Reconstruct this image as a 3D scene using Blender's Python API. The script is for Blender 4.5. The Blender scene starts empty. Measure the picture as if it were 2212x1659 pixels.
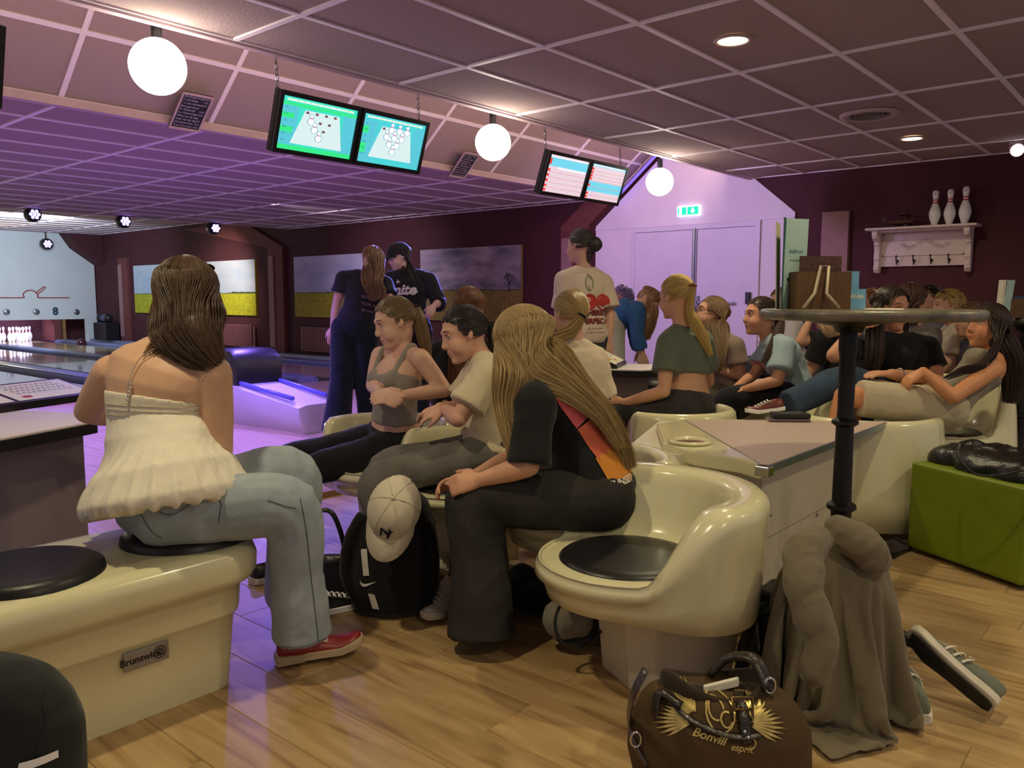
import bpy, bmesh, math, random
import numpy as np
from math import pi, sin, cos, radians, sqrt
from mathutils import Vector, Matrix, noise
from mathutils.bvhtree import BVHTree
random.seed(7)
SC = bpy.context.scene
COL = SC.collection
V3 = Vector
# ---------------------------------------------------------------- camera
W, H = 2212, 1659
CX, CY = W/2, H/2
_A, _B = (2610.0, 647.0), (-960.0, 643.0)          # vanishing points of the two ceiling directions
FPX = sqrt(-((_A[0]-CX)*(_B[0]-CX)+(_A[1]-CY)*(_B[1]-CY)))
def _ray(x, y): return V3(((x-CX)/FPX, -(y-CY)/FPX, 1.0))
_X = _ray(*_A).normalized()
_Y = _ray(*_B); _Y = (_Y-_X*_X.dot(_Y)).normalized()
_Z = _X.cross(_Y)
if _Z.y < 0: _Z = -_Z
EYE = V3((0, 0, 1.16))
def cdir(v):                                        # (right, up, forward) of the camera -> world direction
    v = V3(v); return V3((_X.dot(v), _Y.dot(v), _Z.dot(v)))
def at(x, y, d): return EYE+cdir(_ray(x, y))*d      # pixel + depth -> world point
def onz(x, y, z):
    v = cdir(_ray(x, y)); return EYE+v*((z-EYE.z)/v.z)
def onx(x, y, X):
    v = cdir(_ray(x, y)); return EYE+v*(X/v.x)
def ony(x, y, Y):
    v = cdir(_ray(x, y)); return EYE+v*(Y/v.y)
RIGHT, UPC, FWD = cdir((1, 0, 0)), cdir((0, 1, 0)), cdir((0, 0, 1))
cam = bpy.data.cameras.new('camera'); camo = bpy.data.objects.new('camera', cam); COL.objects.link(camo)
mw = Matrix((RIGHT, UPC, -FWD)).transposed().to_4x4(); mw.translation = EYE
camo.matrix_world = mw
cam.sensor_width = 36; cam.lens = FPX*36/W; cam.clip_start = .05; cam.clip_end = 100
SC.camera = camo
# ---------------------------------------------------------------- light
SC.view_settings.view_transform = 'Standard'; SC.view_settings.look = 'None'
SC.view_settings.gamma = 1; SC.view_settings.use_curve_mapping = False
SC.view_settings.exposure = 0.0
wd = bpy.data.worlds.new('world'); SC.world = wd; wd.use_nodes = True
wd.node_tree.nodes['Background'].inputs[0].default_value = (.50, .44, .45, 1)
wd.node_tree.nodes['Background'].inputs[1].default_value = 0.60
def lamp(name, kind, loc, energy, color, target=None, size=.2, spot=None, blend=.6, size_y=None):
    l = bpy.data.lights.new(name, kind); l.energy = energy; l.color = color
    if kind == 'AREA':
        l.size = size
        if size_y: l.shape = 'RECTANGLE'; l.size_y = size_y
    else: l.shadow_soft_size = size
    if spot: l.spot_size = radians(spot); l.spot_blend = blend
    o = bpy.data.objects.new(name, l); COL.objects.link(o); o.location = loc
    if target is not None:
        o.rotation_euler = (V3(target)-V3(loc)).to_track_quat('-Z', 'Y').to_euler()
    return o
CEIL = 2.58
WARM = (1.0, .86, .52); PURP = (.26, .16, 1.0); BLUE = (.16, .18, 1.0)
# recessed downlights of the seating area (their discs are built further down)
DOWN = [(4.307, 2.084), (7.886, 2.088), (.72, 2.08), (.72, -.9), (4.3, -.9), (2.5, .6)]
for x, y in DOWN:
    lamp('downlight_beam', 'SPOT', (x, y, CEIL-.03), 56 if y == .6 else 80 if x < 7 else 60, WARM, (x, y, 0), .05, 150, .9)
# purple stage lamps above the approach and the lanes
for x, y, e, tx, ty in ((3.0, 6.0, 520, 2.6, 6.0), (4.6, 7.2, 560, 3.6, 7.0), (6.6, 6.6, 300, 6.4, 7.0), (3.6, 9.6, 480, 3.2, 9.2), (6.0, 11.5, 360, 5.6, 11.5)):
    lamp('purple_stage_beam', 'SPOT', (x, y, 2.4), e, PURP, (tx, ty, 0), .08, 125, .9)
# unseen area lights added behind the ceiling edge to brighten the raised roof's slope
for x, e in ((1.0, 8), (3.4, 9), (6.0, 10), (8.2, 9)):
    lamp('slope_fill', 'AREA', (x, 4.45, 2.80), e, (1.0, .66, .46), (x, 6.0, 2.95), 1.6, size_y=.12)
lamp('door_wall_beam', 'SPOT', (5.9, 5.2, 2.4), 230, (.62, .42, 1.0), (9.3, 5.1, 1.3), .1, 90, .8)
lamp('blue_stage_beam', 'SPOT', (7.0, 6.6, 2.4), 2300, BLUE, (4.92, 5.5, 1.35), .08, 26, .6)
lamp('lane_end_beam', 'AREA', (6.3, 17.5, 2.35), 170, (.62, .78, 1.0), (6.0, 22.0, 1.4), .8)
lamp('picture_fill', 'SPOT', (7.2, 15.0, 2.4), 330, (1.0, .84, .76), (9.3, 15.9, 1.3), .1, 70, .9)  # unseen spot that brightens the two farther canvases
lamp('picture_fill', 'SPOT', (6.6, 10.2, 2.4), 150, (.92, .80, 1.0), (9.3, 10.6, 1.4), .1, 75, .9)  # unseen spot added to brighten the two nearer canvases
lamp('lane_ceiling_fill', 'SPOT', (6.4, 21.9, 2.1), 130, (1.0, .88, .60), (6.2, 17.0, 2.95), .1, 100, .9)  # unseen warm spot added to light the yellowish ceiling over the lanes
# ---------------------------------------------------------------- materials
def mat(name, col, rough=.6, metal=0, nscale=0, namt=.25, bump=0, bscale=40, emit=None, estr=0, spec=.5, trans=0, sheen=0, coat=0, alpha=1, stretch=None):
    m = bpy.data.materials.new(name); m.use_nodes = True
    nt = m.node_tree; b = nt.nodes['Principled BSDF']
    c = (*col, 1) if len(col) == 3 else col
    b.inputs['Base Color'].default_value = c; b.inputs['Roughness'].default_value = rough
    b.inputs['Metallic'].default_value = metal; b.inputs['Specular IOR Level'].default_value = spec
    b.inputs['Transmission Weight'].default_value = trans; b.inputs['Sheen Weight'].default_value = sheen
    b.inputs['Coat Weight'].default_value = coat; b.inputs['Alpha'].default_value = alpha
    tc = None
    def coords(scale):
        nonlocal tc
        if tc is None: tc = nt.nodes.new('ShaderNodeTexCoord')
        if stretch:
            mp = nt.nodes.new('ShaderNodeMapping'); mp.inputs['Scale'].default_value = stretch
            nt.links.new(tc.outputs['Object'], mp.inputs['Vector']); return mp.outputs['Vector']
        return tc.outputs['Object']
    if nscale:
        n = nt.nodes.new('ShaderNodeTexNoise'); n.inputs['Scale'].default_value = nscale; n.inputs['Detail'].default_value = 5
        nt.links.new(coords(nscale), n.inputs['Vector'])
        r = nt.nodes.new('ShaderNodeValToRGB')
        r.color_ramp.elements[0].position = .3; r.color_ramp.elements[1].position = .72
        r.color_ramp.elements[0].color = (*[x*(1-namt) for x in c[:3]], 1)
        r.color_ramp.elements[1].color = (*[min(1, x*(1+namt*.6)) for x in c[:3]], 1)
        nt.links.new(n.outputs['Fac'], r.inputs['Fac']); nt.links.new(r.outputs['Color'], b.inputs['Base Color'])
    if bump:
        n = nt.nodes.new('ShaderNodeTexNoise'); n.inputs['Scale'].default_value = bscale; n.inputs['Detail'].default_value = 4
        nt.links.new(coords(bscale), n.inputs['Vector'])
        bp = nt.nodes.new('ShaderNodeBump'); bp.inputs['Strength'].default_value = bump; bp.inputs['Distance'].default_value = .01
        nt.links.new(n.outputs['Fac'], bp.inputs['Height']); nt.links.new(bp.outputs['Normal'], b.inputs['Normal'])
    if emit:
        b.inputs['Emission Color'].default_value = (*emit, 1); b.inputs['Emission Strength'].default_value = estr
    return m
def S(r, g, b):                                      # sRGB 0..255 -> linear
    f = lambda v: (v/255/12.92) if v/255 <= .04045 else ((v/255+.055)/1.055)**2.4
    return (f(r), f(g), f(b))
def cloth(name, col, rough=.85, fine=420, namt=.09): return mat(name, col, rough, nscale=fine, namt=namt, bump=.18, bscale=38, spec=.2, sheen=.15)
# ---------------------------------------------------------------- mesh helpers
ORG = {}
class M:
    def __init__(s): s.v = []; s.f = []; s.m = []; s.mi = 0
    def add(s, vs, fs, mi=None):
        o = len(s.v); s.v += [tuple(v) for v in vs]
        s.f += [tuple(i+o for i in f) for f in fs]
        s.m += [s.mi if mi is None else mi]*len(fs); return s
    def box(s, c, size, ax=None, mi=None, taper=1.0):
        x, y, z = [k/2 for k in size]
        pts = [(-x, -y, -z), (x, -y, -z), (x, y, -z), (-x, y, -z), (-x*taper, -y*taper, z), (x*taper, -y*taper, z), (x*taper, y*taper, z), (-x*taper, y*taper, z)]
        if ax: pts = [ax[0]*p[0]+ax[1]*p[1]+ax[2]*p[2] for p in pts]
        return s.add([V3(p)+V3(c) for p in pts], [(0, 3, 2, 1), (4, 5, 6, 7), (0, 1, 5, 4), (1, 2, 6, 5), (2, 3, 7, 6), (3, 0, 4, 7)], mi)
    def bbox(s, lo, hi, mi=None): return s.box([(a+b)/2 for a, b in zip(lo, hi)], [b-a for a, b in zip(lo, hi)], mi=mi)
    def rings(s, rs, cap0=True, cap1=True, close=True, mi=None):
        n = len(rs[0]); vs = [p for r in rs for p in r]; fs = []
        for i in range(len(rs)-1):
            for j in range(n if close else n-1):
                k = (j+1) % n
                fs.append((i*n+j, i*n+k, (i+1)*n+k, (i+1)*n+j))
        if cap0:
            vs.append(sum((V3(p) for p in rs[0]), V3())/n); c = len(vs)-1
            fs += [(c, (j+1) % n, j) for j in range(n)]
        if cap1:
            vs.append(sum((V3(p) for p in rs[-1]), V3())/n); c = len(vs)-1; o = (len(rs)-1)*n
            fs += [(c, o+j, o+(j+1) % n) for j in range(n)]
        return s.add(vs, fs, mi)
    def tube(s, path, rad, n=10, caps=True, round_ends=False, mi=None, flat=1.0, up=None, close=False):
        P = [V3(p) for p in path]
        R = list(rad) if hasattr(rad, '__len__') else [rad]*len(P)
        T = []
        for i in range(len(P)):
            a = P[max(i-1, 0)]; b = P[min(i+1, len(P)-1)]
            if close: a = P[(i-1) % len(P)]; b = P[(i+1) % len(P)]
            t = (b-a); T.append(t.normalized() if t.length > 1e-9 else V3((0, 0, 1)))
        u = V3(up) if up is not None else (V3((0, 0, 1)) if abs(T[0].z) < .9 else V3((1, 0, 0)))
        rs = []
        def ring(p, t, r, u):
            sd = t.cross(u)
            if sd.length < 1e-6: sd = t.orthogonal()
            sd.normalize(); w = sd.cross(t).normalized()
            return [p+sd*(cos(2*pi*k/n)*r)+w*(sin(2*pi*k/n)*r*flat) for k in range(n)], w
        if round_ends:
            for q in (.05, .5, .87):
                rr, u2 = ring(P[0]-T[0]*R[0]*sqrt(1-q*q), T[0], R[0]*q, u); rs.append(rr)
        for i in range(len(P)):
            rr, w = ring(P[i], T[i], R[i], u); rs.append(rr)
            if up is None: u = w
        if round_ends:
            for q in (.87, .5, .05):
                rr, u2 = ring(P[-1]+T[-1]*R[-1]*sqrt(1-q*q), T[-1], R[-1]*q, u if up is None else V3(up)); rs.append(rr)
        if close: rs.append(rs[0]); caps = False
        return s.rings(rs, caps, caps, mi=mi)
    def sphere(s, c, r, ax=None, n=16, m=10, mi=None, z0=-1.0, z1=1.0):
        r = V3((r, r, r)) if not hasattr(r, '__len__') else V3(r)
        ax = ax or (V3((1, 0, 0)), V3((0, 1, 0)), V3((0, 0, 1)))
        a0, a1 = math.asin(z0), math.asin(z1)
        rs = []
        for i in range(m+1):
            e = a0+(a1-a0)*i/m; q = max(cos(e), .02)
            rs.append([V3(c)+ax[0]*(r.x*q*cos(2*pi*k/n))+ax[1]*(r.y*q*sin(2*pi*k/n))+ax[2]*(r.z*sin(e)) for k in range(n)])
        return s.rings(rs, mi=mi)
    def lathe(s, prof, c=(0, 0, 0), n=24, ax=None, mi=None, cap=True):
        ax = ax or (V3((1, 0, 0)), V3((0, 1, 0)), V3((0, 0, 1)))
        rs = [[V3(c)+ax[0]*(r*cos(2*pi*k/n))+ax[1]*(r*sin(2*pi*k/n))+ax[2]*z for k in range(n)] for r, z in prof]
        return s.rings(rs, cap, cap, mi=mi)
    def prism(s, poly, d, o=(0, 0, 0), u=(1, 0, 0), v=(0, 1, 0), w=(0, 0, 1), mi=None):
        o, u, v, w = V3(o), V3(u), V3(v), V3(w); n = len(poly)
        vs = [o+u*p[0]+v*p[1] for p in poly]+[o+u*p[0]+v*p[1]+w*d for p in poly]
        fs = [tuple(reversed(range(n))), tuple(range(n, 2*n))]+[(i, (i+1) % n, n+(i+1) % n, n+i) for i in range(n)]
        return s.add(vs, fs, mi)
    def quad(s, a, b, c, d, mi=None): return s.add([a, b, c, d], [(0, 1, 2, 3)], mi)
    def mesh(s, name, mats, org=V3((0, 0, 0)), smooth=False, bevel=0, bseg=2, fixn=True):
        me = bpy.data.meshes.new(name)
        me.from_pydata([tuple(V3(v)-org) for v in s.v], [], s.f)
        for x in (mats if isinstance(mats, (list, tuple)) else [mats]): me.materials.append(x)
        for p, i in zip(me.polygons, s.m): p.material_index = i; p.use_smooth = smooth
        if fixn or bevel:
            bm = bmesh.new(); bm.from_mesh(me)
            if bevel:
                bmesh.ops.remove_doubles(bm, verts=bm.verts, dist=1e-5)
            bmesh.ops.recalc_face_normals(bm, faces=bm.faces)
            if bevel:
                es = [e for e in bm.edges if len(e.link_faces) == 2 and e.calc_face_angle(0) > .5]
                bmesh.ops.bevel(bm, geom=es, offset=bevel, segments=bseg, affect='EDGES', profile=.6, clamp_overlap=True)
            bm.to_mesh(me); bm.free()
        me.update(); return me
def sharp(me, ang=40):
    me.set_sharp_from_angle(angle=radians(ang)); return me
def obj(name, m, mats, parent=None, smooth=False, bevel=0, bseg=2, ang=None, kind=None, label=None, org=None, fixn=True):
    """links a mesh builder (or mesh) as one object; geometry is given in world space"""
    if parent is not None: og = ORG[parent.name]
    elif org is not None: og = V3(org)
    elif isinstance(m, M) and m.v:
        a = np.array(m.v); og = V3(((a[:, 0].min()+a[:, 0].max())/2, (a[:, 1].min()+a[:, 1].max())/2, a[:, 2].min()))
    else: og = V3((0, 0, 0))
    if isinstance(m, M):
        me = m.mesh(name, mats, og, smooth or ang is not None, bevel, bseg, fixn)
        if ang is not None: sharp(me, ang)
    else: me = m
    o = bpy.data.objects.new(name, me); COL.objects.link(o)
    if parent is not None: o.parent = parent
    else: o.location = og
    ORG[o.name] = og
    if kind: o['kind'] = kind
    if label: o['label'] = label
    return o
def thing(name, label, cat, loc, group=None):
    o = bpy.data.objects.new(name, None); COL.objects.link(o); o.location = loc
    o.empty_display_size = .1; ORG[o.name] = V3(loc)
    return tag(o, label, cat, group)
def tag(o, label, cat, group=None):
    o['label'] = label; o['category'] = cat
    if group: o['group'] = group
    return o
def dup(root, loc, label=None, group=None):
    r = root.copy(); COL.objects.link(r); r.location = loc; ORG[r.name] = V3(loc)
    if label: r['label'] = label
    if group: r['group'] = group
    for ch in root.children:
        c = ch.copy(); COL.objects.link(c); c.parent = r; ORG[c.name] = V3(loc)
        for g in ch.children:
            d = g.copy(); COL.objects.link(d); d.parent = c; ORG[d.name] = V3(loc)
    return r
def struct(name, m, mats, parent=None, **k):
    o = obj(name, m, mats, parent, **k); o['kind'] = 'structure'; return o
def bez(pts, n=8, close=False):                       # Catmull-Rom through points
    P = [V3(p) for p in pts]; out = []
    L = len(P); rng = L if close else L-1
    for i in range(rng):
        p1, p2 = P[i], P[(i+1) % L]
        p0 = P[i-1] if (i > 0 or close) else p1*2-p2
        p3 = P[(i+2) % L] if (i+2 < L or close) else p2*2-p1
        for k in range(n):
            t = k/n; out.append(.5*((2*p1)+(p2-p0)*t+(2*p0-5*p1+4*p2-p3)*t*t+(3*p1-p0-3*p2+p3)*t**3))
    if not close: out.append(P[-1])
    return out
_txt = {}
def text_poly(s, size=1.0, align='CENTER', bold=0.0, shear=0.0):
    """flat text as (verts2d, faces) in its own plane"""
    k = (s, size, align, bold, shear)
    if k in _txt: return _txt[k]
    cu = bpy.data.curves.new('lettering', 'FONT'); cu.body = s; cu.size = size; cu.align_x = align; cu.align_y = 'CENTER'
    cu.offset = bold; cu.shear = shear; cu.resolution_u = 3
    o = bpy.data.objects.new('lettering', cu); COL.objects.link(o)
    dg = bpy.context.evaluated_depsgraph_get(); dg.update()
    me = bpy.data.meshes.new_from_object(o.evaluated_get(dg))
    r = ([tuple(v.co)[:2] for v in me.vertices], [tuple(p.vertices) for p in me.polygons])
    bpy.data.objects.remove(o); bpy.data.curves.remove(cu); bpy.data.meshes.remove(me)
    _txt[k] = r; return r
def lettering(m, s, size, o, u, v, mi=None, **k):
    vs, fs = text_poly(s, size, **k); o, u, v = V3(o), V3(u), V3(v)
    return m.add([o+u*p[0]+v*p[1] for p in vs], fs, mi)
def smoothstep(a, b, x):
    t = min(1, max(0, (x-a)/(b-a))); return t*t*(3-2*t)
# ================================================================ MATERIALS OF THE PLACE
XW = 9.3                                            # the long end wall
YF = 22.4                                           # wall behind the pins
def plank_mat():
    m = bpy.data.materials.new('oak_plank'); m.use_nodes = True; nt = m.node_tree; b = nt.nodes['Principled BSDF']
    L = nt.links.new
    tc = nt.nodes.new('ShaderNodeTexCoord'); oi = nt.nodes.new('ShaderNodeObjectInfo')
    ad = nt.nodes.new('ShaderNodeVectorMath'); ad.operation = 'ADD'
    sc = nt.nodes.new('ShaderNodeVectorMath'); sc.operation = 'SCALE'; sc.inputs['Scale'].default_value = 37
    cx = nt.nodes.new('ShaderNodeCombineXYZ'); L(oi.outputs['Random'], cx.inputs[0]); L(oi.outputs['Random'], cx.inputs[2]); L(cx.outputs[0], sc.inputs[0])
    L(tc.outputs['Object'], ad.inputs[0]); L(sc.outputs[0], ad.inputs[1])
    mp = nt.nodes.new('ShaderNodeMapping'); mp.inputs['Scale'].default_value = (9, .9, 9); L(ad.outputs[0], mp.inputs[0])
    n = nt.nodes.new('ShaderNodeTexNoise'); n.inputs['Scale'].default_value = 2.2; n.inputs['Detail'].default_value = 7; n.inputs['Distortion'].default_value = .9
    L(mp.outputs[0], n.inputs['Vector'])
    r = nt.nodes.new('ShaderNodeValToRGB'); e = r.color_ramp.elements
    e[0].position = .28; e[0].color = (*S(128, 98, 64), 1); e[1].position = .68; e[1].color = (*S(190, 160, 116), 1)
    k = e.new(.42); k.color = (*S(170, 138, 94), 1)
    L(n.outputs['Fac'], r.inputs['Fac'])
    mp2 = nt.nodes.new('ShaderNodeMapping'); mp2.inputs['Scale'].default_value = (5, 2.2, 5); L(ad.outputs[0], mp2.inputs[0])
    kn = nt.nodes.new('ShaderNodeTexNoise'); kn.inputs['Scale'].default_value = 1.3; kn.inputs['Detail'].default_value = 2; L(mp2.outputs[0], kn.inputs['Vector'])
    kr = nt.nodes.new('ShaderNodeValToRGB'); kr.color_ramp.elements[0].position = .27; kr.color_ramp.elements[0].color = (.55, .48, .40, 1); kr.color_ramp.elements[1].position = .40; kr.color_ramp.elements[1].color = (1, 1, 1, 1)
    L(kn.outputs['Fac'], kr.inputs['Fac'])
    mx = nt.nodes.new('ShaderNodeMix'); mx.data_type = 'RGBA'; mx.blend_type = 'MULTIPLY'; mx.inputs[0].default_value = .8
    L(r.outputs[0], mx.inputs[6]); L(kr.outputs[0], mx.inputs[7])
    hs = nt.nodes.new('ShaderNodeHueSaturation'); mr = nt.nodes.new('ShaderNodeMapRange'); mr.inputs['To Min'].default_value = .84; mr.inputs['To Max'].default_value = 1.12
    L(oi.outputs['Random'], mr.inputs['Value']); L(mr.outputs[0], hs.inputs['Value']); L(mx.outputs[2], hs.inputs['Color']); L(hs.outputs[0], b.inputs['Base Color'])
    b.inputs['Roughness'].default_value = .38; b.inputs['Specular IOR Level'].default_value = .4
    bp = nt.nodes.new('ShaderNodeBump'); bp.inputs['Strength'].default_value = .12; L(n.outputs['Fac'], bp.inputs['Height']); L(bp.outputs[0], b.inputs['Normal'])
    return m
MT = dict(
    plank=plank_mat(), subfloor=mat('dark_joint', S(92, 68, 42), .9),
    tile=mat('ceiling_tile', S(166, 146, 146), .95, nscale=150, namt=.10, bump=.5, bscale=60, spec=.1),
    grid=mat('ceiling_grid_metal', S(240, 226, 236), .5, nscale=10, namt=.06),
    trim=mat('ceiling_trim', S(190, 165, 170), .6, nscale=12, namt=.08),
    darkred=mat('dark_red_paint', S(76, 38, 45), .75, nscale=5, namt=.10, bump=.08, bscale=90, spec=.25),
    red2=mat('red_brown_paint', S(112, 62, 60), .7, nscale=6, namt=.12, spec=.25),
    colgrey=mat('column_mauve', S(150, 112, 112), .7, nscale=8, namt=.1),
    white=mat('white_paint', S(226, 214, 222), .6, nscale=3, namt=.05, spec=.3),
    doorw=mat('white_door_paint', S(216, 206, 220), .5, nscale=4, namt=.05),
    steel=mat('brushed_steel', S(160, 160, 168), .35, metal=.9, nscale=30, namt=.1),
    black=mat('black_plastic', S(22, 22, 25), .4, nscale=30, namt=.2),
    blackmetal=mat('black_cast_iron', S(18, 18, 20), .42, metal=.3, nscale=40, namt=.3, bump=.2, bscale=60),
    cream=mat('cream_gelcoat', S(226, 220, 180), .22, nscale=2.2, namt=.07, spec=.55, coat=.35, bump=.015, bscale=8),
    creamdull=mat('cream_laminate', S(206, 198, 176), .5, nscale=6, namt=.06),
    grey=mat('grey_laminate', S(128, 116, 112), .6, nscale=9, namt=.08),
    pinktop=mat('pink_grey_laminate', S(200, 178, 168), .4, nscale=60, namt=.06),
    whitetop=mat('white_laminate', S(232, 222, 214), .35, nscale=60, namt=.04),
    pad=mat('black_vinyl_pad', S(30, 27, 31), .38, nscale=60, namt=.2, bump=.06, bscale=120),
    chrome=mat('chrome', S(200, 200, 205), .18, metal=1, nscale=20, namt=.05),
    alu=mat('aluminium_edge', S(150, 160, 170), .3, metal=.85, nscale=20, namt=.1),
    paper=mat('paper', S(228, 224, 200), .7, nscale=10, namt=.04),
    approach=mat('approach_boards', S(196, 164, 136), .25, nscale=3, namt=.22, spec=.5, stretch=(9, .5, 1)),
    lane=mat('lane_boards', S(214, 190, 150), .10, nscale=3, namt=.18, spec=.6, coat=.5, stretch=(10, .35, 1)),
    gutter=mat('dark_gutter', S(40, 36, 50), .3, nscale=5, namt=.2),
    capblue=mat('lane_divider_cap', S(120, 125, 160), .3, nscale=5, namt=.1),
    oakstrip=mat('oak_strip', S(150, 110, 66), .5, nscale=4, namt=.3, stretch=(.6, 9, 9)),
    globe=mat('lit_opal_globe', (1, 1, 1), .4, nscale=3, namt=.02, emit=(1, .90, .70), estr=20.0),
    disc=mat('lit_downlight', (1, 1, 1), .4, nscale=3, namt=.02, emit=(1, .78, .34), estr=9.0),
    pinw=mat('white_pin_plastic', S(238, 234, 232), .25, nscale=8, namt=.05, coat=.3),
    red=mat('red_band', S(196, 40, 36), .4, nscale=20, namt=.1),
)
# ================================================================ FLOOR
m = M(); m.bbox((-1.5, -1.5, -.12), (XW+.2, 3.86, -.012))
floor = struct('floor', m, MT['subfloor'], org=(0, 0, 0))
pw, pl = .19, 1.22
pm = M(); pm.bbox((-pw/2+.0005, -pl/2+.0005, -.03), (pw/2-.0005, pl/2-.0005, 0))
pme = pm.mesh('plank', MT['plank'], V3((0, 0, 0)), bevel=.0015, bseg=1)
rp = random.Random(3)
cnt = 0
for i in range(52):
    x = -.55+i*pw+pw/2
    if x > XW: break
    y = -1.0+rp.random()*pl
    ymin = -.1 if x < 4 else .4
    while y-pl/2 < 3.83:
        if y+pl/2 > ymin:
            me = pme; lo, hi = y-pl/2, y+pl/2
            if hi > 3.85:
                k = M(); k.bbox((-pw/2+.0005, lo-y+.0005, -.03), (pw/2-.0005, 3.85-y, 0)); me = k.mesh('plank', MT['plank'])
            o = bpy.data.objects.new('plank', me); COL.objects.link(o); o.parent = floor; o.location = (x, y, 0); cnt += 1
        y += pl
# raised bowling approach beyond the seats
m = M(); m.bbox((-1.5, 3.90, -.1), (XW, 9.2, .03))
appr = struct('floor', m, MT['approach'], org=(0, 0, 0))
m = M(); m.bbox((-1.5, 3.855, -.05), (XW, 3.90, .034)); struct('trim_1', m, MT['oakstrip'])
# lanes: surface, gutters and divider caps (each lane a thing)
LZ = .06
def lane(xc, lab):
    t = thing('bowling_lane', lab, 'lane', (xc, 9.2, 0), None)
    m = M(); m.bbox((xc-.53, 9.2, -.05), (xc+.53, YF+1.2, LZ)); obj('lane_bed', m, MT['lane'], t)
    for s in (-1, 1):
        g = M(); x0 = xc+s*.655
        prof = [(x0+.125*cos(a), LZ-.11*abs(sin(a))) for a in np.linspace(pi, 2*pi, 9)]
        g.rings([[V3((p[0], 9.2, p[1])) for p in prof], [V3((p[0], YF+1, p[1])) for p in prof]], False, False, close=False)
        obj('gutter', g, MT['gutter'], t, smooth=True)
        b = M(); b.bbox((xc+s*.78-.02, 9.2, -.05), (xc+s*.78+.02, YF, LZ+.02)); obj('gutter_rail', b, MT['capblue'], t)
    return t
LANES = [7.45, 5.60, 3.75]
lane(LANES[0], 'bowling lane nearest the picture wall, white pins at its end'); lane(LANES[1], 'second bowling lane from the picture wall'); lane(LANES[2], 'bowling lane furthest left, behind the woman in the halter top')
for xc in (8.375, 6.525, 4.675):
    m = M(); m.bbox((xc-.13, 9.2, -.05), (xc+.13, YF, LZ+.05))
    tag(obj('lane_divider', m, MT['capblue'], bevel=.02), 'pale divider cap along the bowling lanes, ' + ('right one by the picture wall' if xc > 8 else 'middle one' if xc > 6 else 'left one'), 'divider')
m = M(); m.bbox((9.07, 9.2, -.05), (XW-.01, YF, .10)); struct('trim_2', m, MT['capblue'], bevel=.01)
m = M(); m.bbox((9.1, 4.0, -.05), (XW-.01, 9.2, .16)); struct('baseboard_right', m, MT['red2'])
# ================================================================ CEILINGS
YL1 = 4.21; YL2 = 6.13; ZL = 2.50
xs0 = 3.75-1.20*4
gridx = [3.75+1.205*k for k in range(-4, 6)]
gridy = [4.19-.615*k for k in range(0, 10)]
def tile_field(parent, us, vs, fn, th=.012, gap=.012, bw=.016, skip=None, mt='tile', gm='grid'):
    """fn(u,v,h) -> world point; one object per tile and per grid bar"""
    cache = {}
    for i in range(len(us)-1):
        for j in range(len(vs)-1):
            if skip and skip((us[i]+us[i+1])/2, (vs[j]+vs[j+1])/2): continue
            a, b, c, d = us[i], us[i+1], vs[j], vs[j+1]
            c0 = fn((a+b)/2, (c+d)/2, .004)
            key = (round(b-a, 4), round(d-c, 4))
            if key not in cache:
                k = M(); A = [(a+gap, c+gap), (b-gap, c+gap), (b-gap, d-gap), (a+gap, d-gap)]
                vsx = [fn(*p, .004)-c0 for p in A]+[fn(*p, .004+th)-c0 for p in A]
                k.add(vsx, [(0, 1, 2, 3), (7, 6, 5, 4), (0, 4, 5, 1), (1, 5, 6, 2), (2, 6, 7, 3), (3, 7, 4, 0)])
                cache[key] = k.mesh('ceiling_tile', MT[mt])
            o = bpy.data.objects.new('ceiling_tile', cache[key]); COL.objects.link(o); o.parent = parent; o.location = c0-ORG[parent.name]
    def bar(p0, p1, wv):
        k = M(); vsx = []
        for p in (p0, p1):
            for s, h in ((-1, -.006-.0012*wv[0]), (1, -.006-.0012*wv[0]), (1, .02), (-1, .02)):
                q = (p[0]+wv[0]*s*bw, p[1]+wv[1]*s*bw); vsx.append(fn(*q, h))
        k.add(vsx, [(0, 1, 2, 3), (7, 6, 5, 4), (0, 4, 5, 1), (1, 5, 6, 2), (2, 6, 7, 3), (3, 7, 4, 0)])
        obj('grid_bar', k, MT[gm], parent)
    for u in us: bar((u, vs[0]), (u, vs[-1]), (1, 0))
    for v in vs: bar((us[0], v), (us[-1], v), (0, 1))
def slab(name, lo, hi): m = M(); m.bbox(lo, hi); return struct(name, m, MT['subfloor'], org=(0, 0, 0))
c1 = slab('ceiling', (gridx[0], gridy[-1], CEIL+.03), (XW, YL1, CEIL+.06))
ux = [x for x in gridx if x < XW]+[XW]
tile_field(c1, ux, sorted(gridy), lambda u, v, h: V3((u, v, CEIL+h)), skip=lambda u, v: u < 0 and v < 2)
# fascia along the edge of the near ceiling
m = M(); m.bbox((gridx[0], YL1-.02, CEIL-.02), (XW, YL1+.03, CEIL+.10)); struct('trim_3', m, MT['trim'])
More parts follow.
